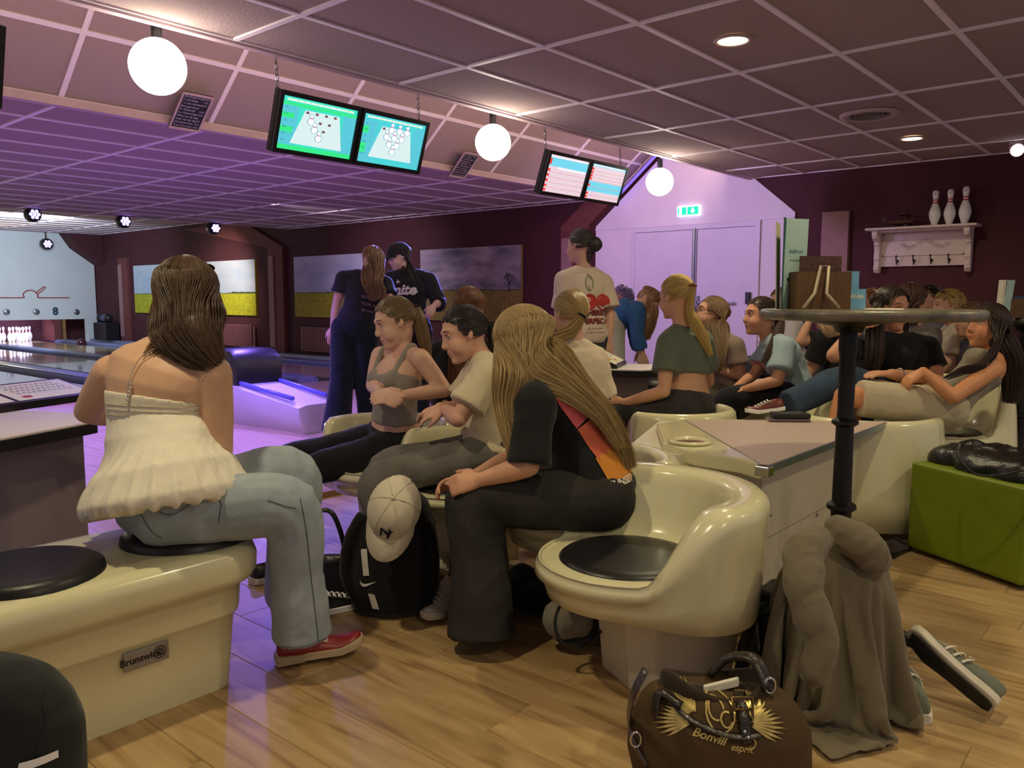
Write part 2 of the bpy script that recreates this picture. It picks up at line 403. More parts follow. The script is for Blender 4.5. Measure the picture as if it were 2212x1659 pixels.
# raised roof: the slope that faces the seats, and the slope hidden above
sl = .83; n_ = V3((0, sl, 1)).normalized(); dS = V3((0, -1, sl)).normalized()
def slopep(u, v, h): return V3((u, YL2, ZL+.03))+dS*v+V3((0, sl, 1)).normalized()*h
c2 = M(); c2.rings([[slopep(x, 0, .03), slopep(x, 1.9, .03), slopep(x, 1.9, .06), slopep(x, 0, .06)] for x in (-1.5, XW)])
c2 = struct('ceiling', c2, MT['subfloor'], org=(0, 0, 0))
sx = [2.37+1.107*k for k in range(-3, 8) if 2.37+1.107*k < XW]+[XW]
tile_field(c2, sx, [0, .56, 1.12, 1.68], slopep, bw=.018)
m = M(); yr = YL2-1.9/sqrt(1+sl*sl)
zr = ZL+.03+1.9*sl/sqrt(1+sl*sl)
m.rings([[V3((x, YL1, CEIL+.1)), V3((x, yr+.02, zr+.03)), V3((x, yr+.02, zr+.09)), V3((x, YL1-.03, CEIL+.16))] for x in (-1.5, XW)]); struct('ceiling', m, MT['tile'], org=(0, 0, 0))
m = M(); m.bbox((-1.5, YL2-.03, ZL-.02), (XW, YL2+.05, ZL+.035)); struct('trim_4', m, MT['trim'])
# ceiling over the approach and first metres of the lanes
c3 = slab('ceiling', (-.5, YL2+.05, ZL+.03), (XW, 13.5, ZL+.06))
lx = [2.37+1.107*k for k in range(-1, 8) if 2.37+1.107*k < XW]+[XW]
tile_field(c3, lx, [YL2+.05+.573*k for k in range(14)], lambda u, v, h: V3((u, v, ZL+h)), skip=lambda u, v: v > 8.2 and u < 2.4)
yE = YL2+.05+.573*13
m = M(); m.bbox((2, yE-.02, ZL-.01), (XW, yE+.02, ZL+.32)); struct('trim_5', m, MT['trim'])
c4 = slab('ceiling', (3.5, yE, ZL+.33), (XW, YF, ZL+.36))
tile_field(c4, [3.5+1.16*k for k in range(6)], [yE+.55*k for k in range(17)], lambda u, v, h: V3((u, v, ZL+.30+h)))
# ================================================================ WALLS
m = M(); m.bbox((XW, -2.0, -.1), (XW+.15, YF+1.2, 3.6)); struct('wall_right', m, MT['darkred'], org=(0, 0, 0))
m = M(); m.prism([(6.41, 0), (6.41, 2.137), (5.42, 2.955), (5.02, 3.29), (4.17, 2.58), (3.66, 2.15), (3.66, 0)], -.03, o=(XW, 0, 0), u=(0, 1, 0), v=(0, 0, 1), w=(1, 0, 0))
gable = struct('wall_right', m, MT['white'], org=(0, 0, 0))
m = M(); m.bbox((XW-.045, 3.66, 2.085), (XW-.03, 6.41, 2.10)); obj('rail', m, MT['white'], gable)
m = M(); m.tube([V3((XW-.10, 6.06, 2.47)), V3((XW-.10, 5.40, 3.02))], .022, 8); obj('corner_trim', m, MT['trim'], gable)
m = M(); m.tube([V3((XW-.12, 6.08, 2.44)), V3((XW-.12, 5.40, 3.0))], .018, 8)
tag(obj('led_strip', m, mat('lit_blue_led', (.02, .02, .2), .4, nscale=4, namt=.02, emit=(.10, .06, 1.0), estr=3.0)), 'blue LED strip running up the edge of the white gable wall', 'led strip')
# painted portal frame: column and rafter bands
for (y0, y1) in ((6.52, 6.98), (13.75, 14.25), (20.4, 20.9)):
    m = M(); m.bbox((XW-.07, y0, 0), (XW, y1, 2.16)); struct('trim_6', m, MT['red2'])
    m = M(); m.bbox((XW-.09, y1-.20, .2), (XW-.07, y1-.03, 2.0)); struct('trim_7', m, MT['colgrey'])
m = M(); m.prism([(6.98, 2.16), (6.50, 2.16), (6.04, 2.54), (6.50, 2.54)], -.07, o=(XW, 0, 0), u=(0, 1, 0), v=(0, 0, 1), w=(1, 0, 0)); struct('trim_8', m, MT['red2'])
m = M(); m.prism([(14.25, 2.16), (13.75, 2.16), (15.1, 2.7), (17.6, 2.7)], -.05, o=(XW, 0, 0), u=(0, 1, 0), v=(0, 0, 1), w=(1, 0, 0)); struct('trim_8', m, MT['red2'])
m = M(); m.bbox((XW-.06, 3.05, .3), (XW, 3.34, 2.12)); struct('trim_9', m, MT['colgrey'])
# double door in the white wall
d = M(); yA, yB, yM = 5.77, 4.12, 4.90
d.bbox((XW-.06, yB-.06, 0), (XW-.03, yB, 2.03)); d.bbox((XW-.06, yA, 0), (XW-.03, yA+.06, 2.03)); d.bbox((XW-.062, yB-.062, 2.02), (XW-.028, yA+.062, 2.082))
door = struct('door_1', d, MT['doorw'], org=(XW, yM, 0))
for a, b in ((yB, yM-.01), (yM+.01, yA)):
    m = M(); m.bbox((XW-.05, a, .01), (XW-.03, b, 2.015)); lf = obj('door_leaf', m, MT['doorw'], door, bevel=.004)
    m = M(); m.bbox((XW-.056, a+.02, 1.105), (XW-.05, b-.02, 1.12)); obj('rail', m, MT['doorw'], lf)
m = M(); m.tube([(XW-.085, yM, .05), (XW-.085, yM, 2.03)], .014, 8); obj('bolt_rod', m, MT['steel'], door)
m = M(); m.bbox((XW-.075, yM-.03, .02), (XW-.05, yM+.03, 2.02)); obj('meeting_stile', m, MT['steel'], door)
for s in (-1, 1):
    m = M(); y0 = yM+s*.06; m.bbox((XW-.11, min(y0, y0+s*.5), 1.10), (XW-.085, max(y0, y0+s*.5), 1.13)); m.bbox((XW-.11, y0-.02, 1.07), (XW-.05, y0+.02, 1.2)); obj('push_bar', m, MT['steel'], door, bevel=.004)
m = M(); m.bbox((XW-.10, yB+.03, 1.10), (XW-.05, yB+.08, 1.24)); obj('door_handle', m, MT['black'], door)
# ---------------------------------------------------------------- exit sign
sg = thing('exit_sign', 'lit green emergency exit sign above the white double door', 'sign', (XW-.05, 4.98, 2.2))
a, b = onx(1470, 452, XW-.06), onx(1520, 476, XW-.06)
zlo, zhi = 2.185, 2.315
m = M(); m.bbox((XW-.075, 4.84, zlo), (XW-.03, 5.15, zhi)); obj('sign_box', m, mat('lit_sign_white', (.9, .9, .9), .4, nscale=6, namt=.02, emit=(.75, .9, 1.0), estr=1.3), sg, bevel=.006)
eg = mat('lit_sign_green', (0, .3, .15), .4, nscale=6, namt=.02, emit=(.0, .62, .36), estr=1.3)
m = M(); m.bbox((XW-.079, 4.855, zlo+.018), (XW-.075, 5.005, zhi-.018)); obj('arrow_panel', m, eg, sg)
m = M(); m.bbox((XW-.079, 5.02, zlo+.018), (XW-.075, 5.08, zhi-.018)); m.bbox((XW-.079, 5.12, zlo+.018), (XW-.075, 5.135, zhi-.018)); obj('running_figure_panel', m, eg, sg)
m = M(); x_ = XW-.081; yc, zc = 4.93, 2.25
m.prism([(-.012, -.035), (.012, -.035), (.012, 0), (.035, 0), (0, .036), (-.035, 0), (-.012, 0)], .002, o=(x_, yc, zc), u=(0, 1, 0), v=(0, 0, -1), w=(1, 0, 0))
obj('arrow', m, mat('lit_sign_arrow', (.9, .9, .9), .4, nscale=6, namt=.02, emit=(.8, 1, .95), estr=1.6), sg)
# ================================================================ PIN END
m = M(); m.bbox((2.5, YF+.9, -.1), (XW, YF+1.0, 3.0)); struct('wall_far', m, MT['darkred'], org=(0, 0, 0))
mk = mat('masking_board', S(214, 218, 214), .6, nscale=2, namt=.05)
m = M(); m.bbox((3.0, YF, .62), (XW-.02, YF+.05, 2.42)); m.bbox((3.0, YF-.01, 2.42), (XW-.5, YF+.05, 2.85))
m.bbox((8.98, YF, 0), (XW-.02, YF+.05, .62))
mb = struct('wall_far', m, mk, org=(0, 0, 0))
# dark slanted corner beside the masking board
m = M(); m.prism([(XW, 2.0), (XW-.62, 2.44), (XW-.9, 2.86), (XW, 2.86)], -.5, o=(0, YF-.02, 0), u=(1, 0, 0), v=(0, 0, 1), w=(0, 1, 0)); struct('trim_10', m, MT['darkred'])
# masking board drawings: pan outline, lane number, round lamps
def ym(x, y): p = ony(x, y, YF-.012); return p
redl = mat('red_line_paint', S(170, 60, 70), .6, nscale=20, namt=.05)
m = M(); pts = [ym(0, 643), ym(48, 643)]+[ym(48+16.5-cx_, 643-16*sy_) for cx_, sy_ in ((13, .15), (14.5, .5), (9, .85), (0, 1.0), (-9, .9), (-15, .55), (-18, .2))]+[ym(86, 643), ym(150, 643)]
m.tube(bez(pts, 4), .014, 6); m.tube(bez([ym(78, 632), ym(94, 620), ym(97, 623), ym(82, 635)], 3), .012, 6); obj('pan_outline', m, redl, mb)
m = M(); p = ym(120, 673); lettering(m, '8', .26, p, V3((1, 0, 0)), V3((0, 0, 1)), bold=.012); obj('lane_number', m, mat('dark_teal_print', S(30, 70, 84), .6, nscale=20, namt=.1), mb)
for i, (px, py) in enumerate(((14, 674), (78, 674), (165, 674))):
    m = M(); p = ym(px, py); m.lathe([(.075, 0), (.075, .02), (.06, .03), (.03, .035)], p, 20, (V3((1, 0, 0)), V3((0, 0, 1)), V3((0, -1, 0)))); obj('round_lamp', m, MT['steel'], mb, smooth=True)
# bowling pin
PIN = [(.026, 0), (.029, .004), (.036, .03), (.0515, .075), (.0605, .115), (.057, .15), (.047, .185), (.035, .215), (.0255, .245), (.0235, .262), (.026, .29), (.0315, .325), (.0325, .345), (.029, .364), (.02, .376), (.006, .381)]
def prof_r(z):
    for (r0, z0), (r1, z1) in zip(PIN, PIN[1:]):
        if z0 <= z <= z1: return r0+(r1-r0)*(z-z0)/(z1-z0)
    return .02
def bowling_pin(loc, label, group, parent_mark=None, s=1.0, spot=None):
    t = thing('bowling_pin', label, 'bowling pin', loc, group); L = V3(loc)
    m = M(); m.lathe([(r*s, z*s) for r, z in PIN], L, 24); obj('pin_body', m, MT['pinw'], t, smooth=True)
    for z0, z1 in ((.238, .252), (.266, .280)):
        m = M(); m.lathe([(prof_r(z)*s+.0009, z*s) for z in np.linspace(z0, z1, 4)], L, 24, cap=False); obj('red_stripe', m, MT['red'], t, smooth=True)
    if spot is not None:
        n = V3(spot).normalized(); u = n.cross(V3((0, 0, 1))).normalized(); v = u.cross(n)
        m = M(); m.sphere(L+V3((0, 0, .332*s))+n*(.030*s), (.008*s, .008*s, .003), (u, v, n), 12, 6); obj('round_mark', m, MT['black'], t, smooth=True)
    return t
p0 = None
pl_ = MT['lane']
k = 0
for row in range(4):
    for j in range(row+1):
        loc = (LANES[0]+(j-row/2)*.305, YF+.12+row*.22, LZ)
        k += 1
        lab = 'white bowling pin standing in the lit rack at the end of the lane'
        if p0 is None: p0 = bowling_pin(loc, lab, 'pins at the end of the lane')
        else: dup(p0, loc)
lamp('pin_deck_lamp', 'AREA', (LANES[0], YF+.1, .60), 22, (.62, .6, 1.0), (LANES[0], YF+.5, .1), .8)
m = M()
for s in (-1, 1): m.bbox((LANES[0]+s*.86-.08, YF+.02, 0), (LANES[0]+s*.86+.08, YF+.85, .62))
struct('trim_11', m, MT['red2'])
m = M(); m.bbox((LANES[0]+.98, YF+.01, 0), (LANES[0]+1.05, YF+.3, .62)); struct('trim_12', m, MT['oakstrip'])
m = M(); m.sphere(ony(172, 731, 20.5)*1, .108, n=24, m=14)
bx = ony(172, 731, 20.5); bx.z = LZ+.108+.05
m = M(); m.sphere((8.105, 20.5, LZ+.03), .108, n=24, m=14)
tag(obj('bowling_ball', m, mat('dark_red_ball', S(74, 26, 36), .12, nscale=6, namt=.3, coat=.6), smooth=True), 'dark red bowling ball resting between the lanes near the pins', 'bowling ball')
# ceiling stage lamps (par cans) at the step in the lane ceiling
parled = mat('lit_stage_led', (.2, .15, 1), .3, nscale=3, namt=.02, emit=(.42, .30, 1.0), estr=6)
for i, (px, py, Y, lab) in enumerate(((75, 463, yE-.1, 'leftmost purple stage lamp on the lane ceiling edge'), (271, 478, yE-.1, 'middle purple stage lamp on the lane ceiling edge'), (466, 493, yE-.1, 'purple stage lamp on the ceiling edge nearest the picture wall'), (103, 527, YF-.5, 'blue-white floodlight above the masking board'))):
    p = ony(px, py, Y); t = thing('stage_lamp', lab, 'stage lamp', p, 'stage lamps over the lanes')
    big = 1.25 if i == 3 else 1
    m = M(); m.lathe([(.085*big, 0), (.11*big, -.03), (.11*big, -.14), (.06, -.2)], p, 16, (V3((1, 0, 0)), V3((0, 0, 1)), V3((0, -1, 0)))); obj('lamp_can', m, MT['black'], t, smooth=True, ang=40)
    m = M()
    for dx, dz in ((0, 0), (.055, 0), (-.055, 0), (.028, .045), (-.028, .045), (.028, -.045), (-.028, -.045)):
        m.sphere(p+V3((dx*big, -.005, dz*big)), .024*big, n=8, m=6)
    obj('led_cluster', m, parled, t, smooth=True)
    m = M(); m.tube([p+V3((0, .1, .0)), p+V3((0, .1, .34 if i < 3 else .3))], .015, 6); obj('bracket', m, MT['black'], t)
# pictures on the wall
def picture(y0, y1, lab, sky, cloud, field, f2, cscale=2.0, hz=.40):
    z0, z1 = .81, 1.95
    t = thing('canvas_picture', lab, 'picture', (XW, (y0+y1)/2, z0), 'landscape canvases on the dark red wall')
    m = M(); m.bbox((XW-.05, y0, z0), (XW-.004, y1, z1)); obj('canvas', m, mat('canvas_edge', field, .8, nscale=8, namt=.1), t)
    zh = z0+(z1-z0)*hz
    m = M(); m.quad((XW-.052, y1, zh), (XW-.052, y0, zh), (XW-.052, y0, z1), (XW-.052, y1, z1))
    sm = mat('printed_sky', sky, .8, nscale=cscale, namt=.3, stretch=(1, .55, 1.6))
    for nd in sm.node_tree.nodes:
        if nd.type == 'VALTORGB': nd.color_ramp.elements[0].color = (*sky, 1); nd.color_ramp.elements[1].color = (*cloud, 1)
    obj('sky_print', m, sm, t, fixn=False)
    m = M(); m.quad((XW-.052, y1, z0), (XW-.052, y0, z0), (XW-.052, y0, zh), (XW-.052, y1, zh))
    fm = mat('printed_field', field, .8, nscale=26, namt=.3, stretch=(1, .6, 1.6))
    for nd in fm.node_tree.nodes:
        if nd.type == 'VALTORGB': nd.color_ramp.elements[0].color = (*f2, 1); nd.color_ramp.elements[1].color = (*field, 1)
    obj('field_print', m, fm, t, fixn=False)
    m = M(); rr = random.Random(int(y0*10)); N = 60
    top = [(y0+(y1-y0)*i/N, zh+.006+.02*abs(noise.noise(V3((i*.21, y0, 0))))+(.02 if y0 > 14 and y0 < 15 and i < 26 else 0)) for i in range(N+1)]
    m.prism([(y0, zh-.004)]+top+[(y1, zh-.004)], .001, o=(XW-.053, 0, 0), u=(0, 1, 0), v=(0, 0, 1), w=(-1, 0, 0)); obj('treeline_print', m, mat('printed_hedge', S(64, 84, 40), .9, nscale=20, namt=.3), t)
    return t
picture(17.95, 20.1, 'leftmost canvas print, pale sky over a rapeseed field behind the woman in the halter top', S(150, 172, 190), S(190, 200, 205), S(196, 190, 30), S(120, 130, 20))
picture(14.75, 16.9, 'canvas print with hazy blue sky over a bright yellow-green field, beside the seated woman\'s head', S(168, 190, 208), S(198, 208, 214), S(206, 204, 24), S(140, 150, 20))
picture(11.2, 13.4, 'canvas print with lilac clouded sky behind the standing girl in the dark tee', S(150, 150, 190), S(205, 195, 215), S(176, 166, 40), S(120, 110, 20))
p4 = picture(7.72, 9.87, 'canvas print of dark storm clouds and one bare tree over a brown field', S(70, 66, 84), S(176, 160, 172), S(140, 120, 54), S(104, 86, 38), 3.0, .42)
m = M(); rt = random.Random(5)
def twig(p, ang, ln, w, dp):
    q = (p[0]+ln*sin(ang), p[1]+ln*cos(ang))
    m.tube([V3((XW-.054, p[0], p[1])), V3((XW-.054, q[0], q[1]))], [w, w*.6], 4)
    if dp: 
        for a in (-.6, .05, .6): twig(q, ang+a*rt.uniform(.7, 1.2), ln*rt.uniform(.55, .75), w*.6, dp-1)
twig((7.95, 1.27), 0, .10, .012, 4); obj('bare_tree_print', m, mat('printed_tree', S(36, 28, 30), .9, nscale=20, namt=.2), p4)
# radiators under the pictures
rad = mat('radiator_paint', S(120, 74, 82), .5, nscale=6, namt=.08)
for y0, y1, lab in ((11.3, 13.2, 'dark painted radiator behind the standing girl'), (14.9, 16.5, 'dark painted radiator under the yellow-green field picture')):
    t = thing('radiator', lab, 'radiator', (XW-.08, (y0+y1)/2, .2), 'radiators on the picture wall')
    m = M(); m.bbox((XW-.07, y0, .16), (XW-.02, y1, .62)); obj('radiator_body', m, rad, t)
    m = M(); N = int((y1-y0)/.06)
    for i in range(N): yy = y0+.02+i*.06; m.bbox((XW-.082, yy, .18), (XW-.07, yy+.032, .60))
    f = obj('fin', m, rad, t); f['kind'] = 'stuff'
    m = M(); m.tube([(XW-.05, y0-.05, .0), (XW-.05, y0-.05, .60)], .02, 8); m.tube([(XW-.05, y0-.05, .2), (XW-.05, y0+.02, .2)], .015, 8); obj('valve_pipe', m, MT['colgrey'], t)
# dark clutter of ball rack in the corner
t = thing('ball_rack', 'dark ball rack standing in the corner beside the masking board', 'rack', (9.0, 21.2, 0))
m = M(); m.bbox((8.85, 20.9, .1), (9.2, 21.6, .55)); obj('rack_frame', m, MT['black'], t, bevel=.02)
for i in range(3):
    m = M(); m.sphere((8.98, 21.0+i*.22, .66), .108, n=12, m=8); obj('rack_ball', m, mat('dim_ball', S(80, 84, 110) if i == 1 else S(30, 28, 36), .2, nscale=6, namt=.2), t, smooth=True)
# ================================================================ BALL RETURN on the approach
def ball_return(name, label, base, ux, uy, mats, hood=True):
    """base point, ux along its length, uy across"""
    t = thing(name, label, 'ball return', base); B = V3(base); Z3 = V3((0, 0, 1))
    def P(a, b, c): return B+ux*a+uy*b+Z3*c
    m = M()
    secs = [(-1.42, .16, .05), (-1.38, .21, .22), (-.5, .27, .34), (0, .28, .36), (.5, .27, .34), (1.2, .24, .30), (2.4, .22, .28)]
    rs = []
    for a, w, z in secs:
        rs.append([P(a, -w*.78, 0), P(a, -w, z*.55), P(a, -w*.98, z), P(a, -w*.6, z+.02), P(a, w*.6, z+.02), P(a, w*.98, z), P(a, w, z*.55), P(a, w*.78, 0)])
    m.rings(rs); obj('return_body', m, mats[0], t, smooth=True, ang=50)
    m = M(); m.tube([P(-1.25, .17, .29), P(-.5, .2, .372), P(2.3, .17, .31)], .02, 8); m.tube([P(-1.25, -.17, .29), P(-.5, -.2, .372), P(2.3, -.17, .31)], .02, 8); obj('ball_rail', m, mats[2], t, smooth=True)
    for a0, h in ((-.35, .30), (.35, .16)):
        m = M(); rs = []
        for a, w, z in ((a0-.16, .20, .02), (a0-.14, .235, h*.72), (a0-.05, .235, h), (a0+.26, .22, h), (a0+.32, .2, .02)):
            rs.append([P(a, -w, .35), P(a, -w, .35+z), P(a, -w*.8, .37+z), P(a, w*.8, .37+z), P(a, w, .35+z), P(a, w, .35)])
        m.rings(rs); obj('return_hood', m, mats[1], t, smooth=True, ang=45)
    return t
body = mat('return_white_plastic', S(214, 206, 220), .35, nscale=3, namt=.05)
rail = mat('blue_rail', S(110, 110, 220), .3, nscale=5, namt=.05)
uy_ = V3((1, 0, 0)); ux_ = V3((0, 1, 0))
ball_return('ball_return', 'white ball return with black hood on the purple-lit approach', (at(530, 800, 7.6).x, at(530, 800, 7.6).y+.25, .03), ux_, uy_, (body, MT['black'], rail))
Z3 = V3((0, 0, 1)); X3 = V3((1, 0, 0)); Y3 = V3((0, 1, 0))
def onplane(x, y, p0, n):
    v = cdir(_ray(x, y)); return EYE+v*((V3(p0)-EYE).dot(n)/v.dot(n))
# ================================================================ CEILING FITTINGS
for i, (x, y) in enumerate(DOWN):
    if i > 1: continue
    t = thing('downlight', ('round warm downlight lit in the ceiling, nearer one' if i == 0 else 'round warm downlight lit in the ceiling, further one beside the vent'), 'ceiling light', (x, y, CEIL))
    m = M(); m.lathe([(.075, .0), (.10, -.002), (.105, -.010), (.098, -.018), (.082, -.014), (.078, .0)], (x, y, CEIL), 32, cap=False); obj('trim_ring', m, MT['trim'], t, smooth=True)
    m = M(); m.lathe([(.001, -.012), (.08, -.012), (.08, .0)], (x, y, CEIL), 32, cap=False); obj('lit_disc', m, MT['disc'], t)
x, y = 6.70, 2.09
t = thing('ceiling_vent', 'round metal air vent in the ceiling between the downlights', 'vent', (x, y, CEIL))
m = M(); m.lathe([(.14, -.006), (.18, -.022), (.215, -.014), (.22, 0)], (x, y, CEIL), 36, cap=False); obj('vent_rim', m, MT['trim'], t, smooth=True)
m = M(); m.lathe([(.001, .002), (.15, .002)], (x, y, CEIL), 36, cap=False); obj('vent_core', m, MT['black'], t)
for r in (.04, .075, .11, .145):
    m = M(); m.lathe([(r-.016, -.002), (r, -.018), (r+.004, -.016), (r-.01, 0)], (x, y, CEIL), 36, cap=False); obj('vent_blade', m, MT['grey'], t, smooth=True)
p = onz(2195, 322, CEIL-.06)
t = thing('spotlight', 'small white ceiling spotlight aimed at the red wall, far right', 'spotlight', (p.x, p.y, CEIL))
m = M(); m.lathe([(.06, 0), (.06, -.02)], (p.x, p.y, CEIL), 20); obj('spot_base', m, MT['trim'], t)
m = M(); m.tube([p+V3((.05, .02, .02)), p+V3((-.06, -.02, -.02))], [.05, .06], 14); obj('spot_head', m, MT['trim'], t, smooth=True, ang=40)
m = M(); q = p+V3((-.062, -.02, -.021)); m.sphere(q, .052, n=12, m=8); obj('spot_lens', m, mat('lit_spot', (1, 1, 1), .3, nscale=3, namt=.02, emit=(.95, .95, 1), estr=5), t, smooth=True)
# ---------------------------------------------------------------- globe pendants
for px, py, r, lab in ((341, 144, .143, 'large lit globe lamp nearest the camera, upper left'), (1065, 308, .137, 'lit globe lamp between the two pairs of screens'), (1425, 393, .137, 'lit globe lamp furthest away, in front of the white gable wall')):
    c = ony(px, py, 4.28)
    t = thing('globe_pendant', lab, 'pendant lamp', (c.x, c.y, c.z-r), 'globe pendants along the ceiling edge')
    m = M(); m.sphere(c, r, n=32, m=20); obj('glass_globe', m, MT['globe'], t, smooth=True)
    m = M(); m.lathe([(.027, r-.01), (.027, r+.085), (.02, r+.09), (.004, r+.092)], c, 20); obj('lamp_holder', m, MT['black'], t, smooth=True, ang=40)
    m = M(); m.tube([c+V3((0, 0, r+.09)), (c.x, c.y, CEIL+.16)], .004, 6); obj('cord', m, MT['black'], t)
# ---------------------------------------------------------------- scoring screens
def em(name, c, s=1.0):
    return mat(name, tuple(k*.1 for k in c), .5, nscale=3, namt=.01, emit=c, estr=s)
EMI = {}
def E_(r, g, b, s=1.15):
    k = (r, g, b, s)
    if k not in EMI: EMI[k] = em('lit_screen_colour', S(r, g, b), s)
    return EMI[k]
def monitor(t, x0, x1, kind):
    top0, bot0 = V3((0, 4.30, 2.405)), V3((0, 4.42, 2.055))
    def P(u, v, h=0):
        q = bot0.lerp(top0, v); n = V3((0, -1, -.34)).normalized()
        return V3((x0+(x1-x0)*u, q.y, q.z))+n*h
    m = M()
    for (a, b, c, d) in ((0, 1, 0, .075), (0, 1, .925, 1), (0, .04, .075, .925), (.96, 1, .075, .925)):
        m.rings([[P(a, c, -.02), P(b, c, -.02), P(b, d, -.02), P(a, d, -.02)], [P(a, c, .012), P(b, c, .012), P(b, d, .012), P(a, d, .012)]])
    m.rings([[P(0, 0, -.06), P(1, 0, -.06), P(1, 1, -.06), P(0, 1, -.06)], [P(0, 0, -.015), P(1, 0, -.015), P(1, 1, -.015), P(0, 1, -.015)]])
    mo = obj('monitor_frame', m, MT['black'], t)
    def panel(name, rects, mt, h):
        k = M()
        for (a, c, b, d) in rects: k.quad(P(.04+.92*a, .075+.85*c, h), P(.04+.92*b, .075+.85*c, h), P(.04+.92*b, .075+.85*d, h), P(.04+.92*a, .075+.85*d, h))
        return obj(name, k, mt, mo, fixn=False)
    def poly(name, polys, mt, h):
        k = M()
        for pl in polys: k.add([P(.04+.92*a, .075+.85*b, h) for a, b in pl], [tuple(range(len(pl)))])
        return obj(name, k, mt, mo, fixn=False)
    def ell(cx, cy, rx, ry, n=14): return [(cx+rx*cos(2*pi*i/n), cy+ry*sin(2*pi*i/n)) for i in range(n)]
    if kind in ('pins_a', 'pins_b'):
        a_ = kind == 'pins_a'
        panel('screen', [(0, 0, 1, 1)], E_(60, 214, 190) if a_ else E_(70, 200, 205), .0)
        panel('left_score_column', [(0, .02, .22, .88)], E_(84, 190, 205), .001); panel('right_score_column', [(.82, .06, 1, .88)], E_(84, 190, 205), .001)
        panel('green_band', [(0, 0, 1, .09), (0, .33, .17, .44), (0, .60, .17, .70), (0, .84, 1, .90)] if a_ else [(0, .2, .10, .4), (0, .6, .1, .75)], E_(50, 222, 130), .0015)
        panel('header_bar', [(.05, .925, .95, .965)], E_(214, 236, 214), .002)
        k = M(); 
        for i in range(10): 
            c = P(.04+.92*(.1+.085*i), .075+.85*.945, .003); lettering(k, str(i+1), .012, c, X3, (P(0, 1)-P(0, 0)).normalized())
        for i, s in enumerate(('JAN', 'MAX', 'TIM', 'MEES', 'MILA', 'SAM')):
            c = P(.04+.92*.06, .075+.85*(.80-.125*i), .003); lettering(k, s, .013, c, X3, (P(0, 1)-P(0, 0)).normalized())
            c = P(.04+.92*.16, .075+.85*(.80-.125*i), .003); lettering(k, '- 3 /'[i % 3:], .012, c, X3, (P(0, 1)-P(0, 0)).normalized())
        obj('score_text', k, E_(28, 70, 90), mo, fixn=False)
        poly('lane_diagram', [[(.16, .13), (.86, .13), (.76, .80), (.30, .80)]], E_(206, 226, 226), .003)
        spots = [(.33+.125*i, .76) for i in range(4)]+[(.39+.125*i, .60) for i in range(3)]+[(.45+.125*i, .45) for i in range(2)]+[(.52, .30)]
        up = {4, 7, 9} if a_ else {1, 2, 3, 4, 5, 6, 7, 8, 9}
        dots = [ell(x, y, .022, .026) for i, (x, y) in enumerate(spots) if i not in up]
        poly('fallen_pin_dot', dots, E_(110, 76, 84), .004)
        W_, R_, O_ = [], [], []
        for i in sorted(up):
            x, y = spots[i]; W_ += [ell(x, y, .042, .062), ell(x, y+.105, .026, .036)]
            O_ += [ell(x, y, .049, .069), ell(x, y+.105, .033, .043)]
            R_.append([(x-.026, y+.055), (x+.026, y+.055), (x+.022, y+.072), (x-.022, y+.072)])
        poly('pin_outline', O_, E_(70, 130, 160), .004); poly('pin_symbol', W_, E_(236, 250, 250), .005); poly('pin_collar', R_, E_(190, 90, 150), .006)
    else:
        a_ = kind == 'list_a'
        panel('screen', [(0, 0, 1, 1)], E_(222, 200, 210), .0)
        panel('blue_band', [(0, .70, 1, .93)] if a_ else [(0, .22, 1, .50), (0, .93, 1, 1)], E_(110, 205, 226), .001)
        panel('header_bar', [(.04, .935, .96, .975), (.25, .64, .96, .70)] if a_ else [(.04, .95, .96, .985)], E_(236, 230, 236), .002)
        ys = [.56, .42, .28, .14, .02] if a_ else [.82, .72, .62, .54, .36, .12, .02]
        panel('red_tab', [(.01, y, .08, y+.065) for y in ys]+([(.01, .74, .07, .9)] if a_ else []), E_(230, 54, 40), .002)
        panel('red_rule', [(0, y-.025, 1, y-.015) for y in ys], E_(214, 120, 120), .0015)
        k = M(); v = (P(0, 1)-P(0, 0)).normalized()
        for j, y in enumerate(ys):
            for i in range(9): lettering(k, '7-5/8X36914'[(i*3+j) % 11], .011, P(.04+.92*(.18+.085*i), .075+.85*(y+.045), .003), X3, v)
        obj('score_text', k, E_(110, 80, 110), mo, fixn=False)
def chain(p0, p1, t):
    p0, p1 = V3(p0), V3(p1); n = int((p1-p0).length/.034); m = M(); d = (p1-p0)/n
    for i in range(n):
        c = p0+d*(i+.5); s = X3 if i % 2 else V3((0, 1, 0)); e = d.normalized()
        m.tube([c+e*(.022*cos(a))+s*(.010*sin(a)) for a in np.linspace(0, 2*pi, 9)[:-1]], .0028, 5, close=True)
    return obj('chain', m, MT['steel'], t)
for x0, kinds, lab, ch in ((2.911, ('pins_a', 'pins_b'), 'pair of hanging score screens showing green and blue pin diagrams', (0.0, 1.16)), (5.53, ('list_a', 'list_b'), 'pair of hanging score screens showing red and white score lists', (0.0, 1.16)), (0.223, ('pins_b', 'pins_a'), 'hanging score screen cut off by the left edge of the picture', ())):
    t = thing('score_screen', lab, 'screen', (x0+.61, 4.36, 2.05), 'hanging score screens')
    monitor(t, x0, x0+.61, kinds[0]); monitor(t, x0+.62, x0+1.22, kinds[1])
    for c in ch: chain((x0+.02+c, 4.36, 2.36), (x0+.02+c, 4.40, 3.10), t)
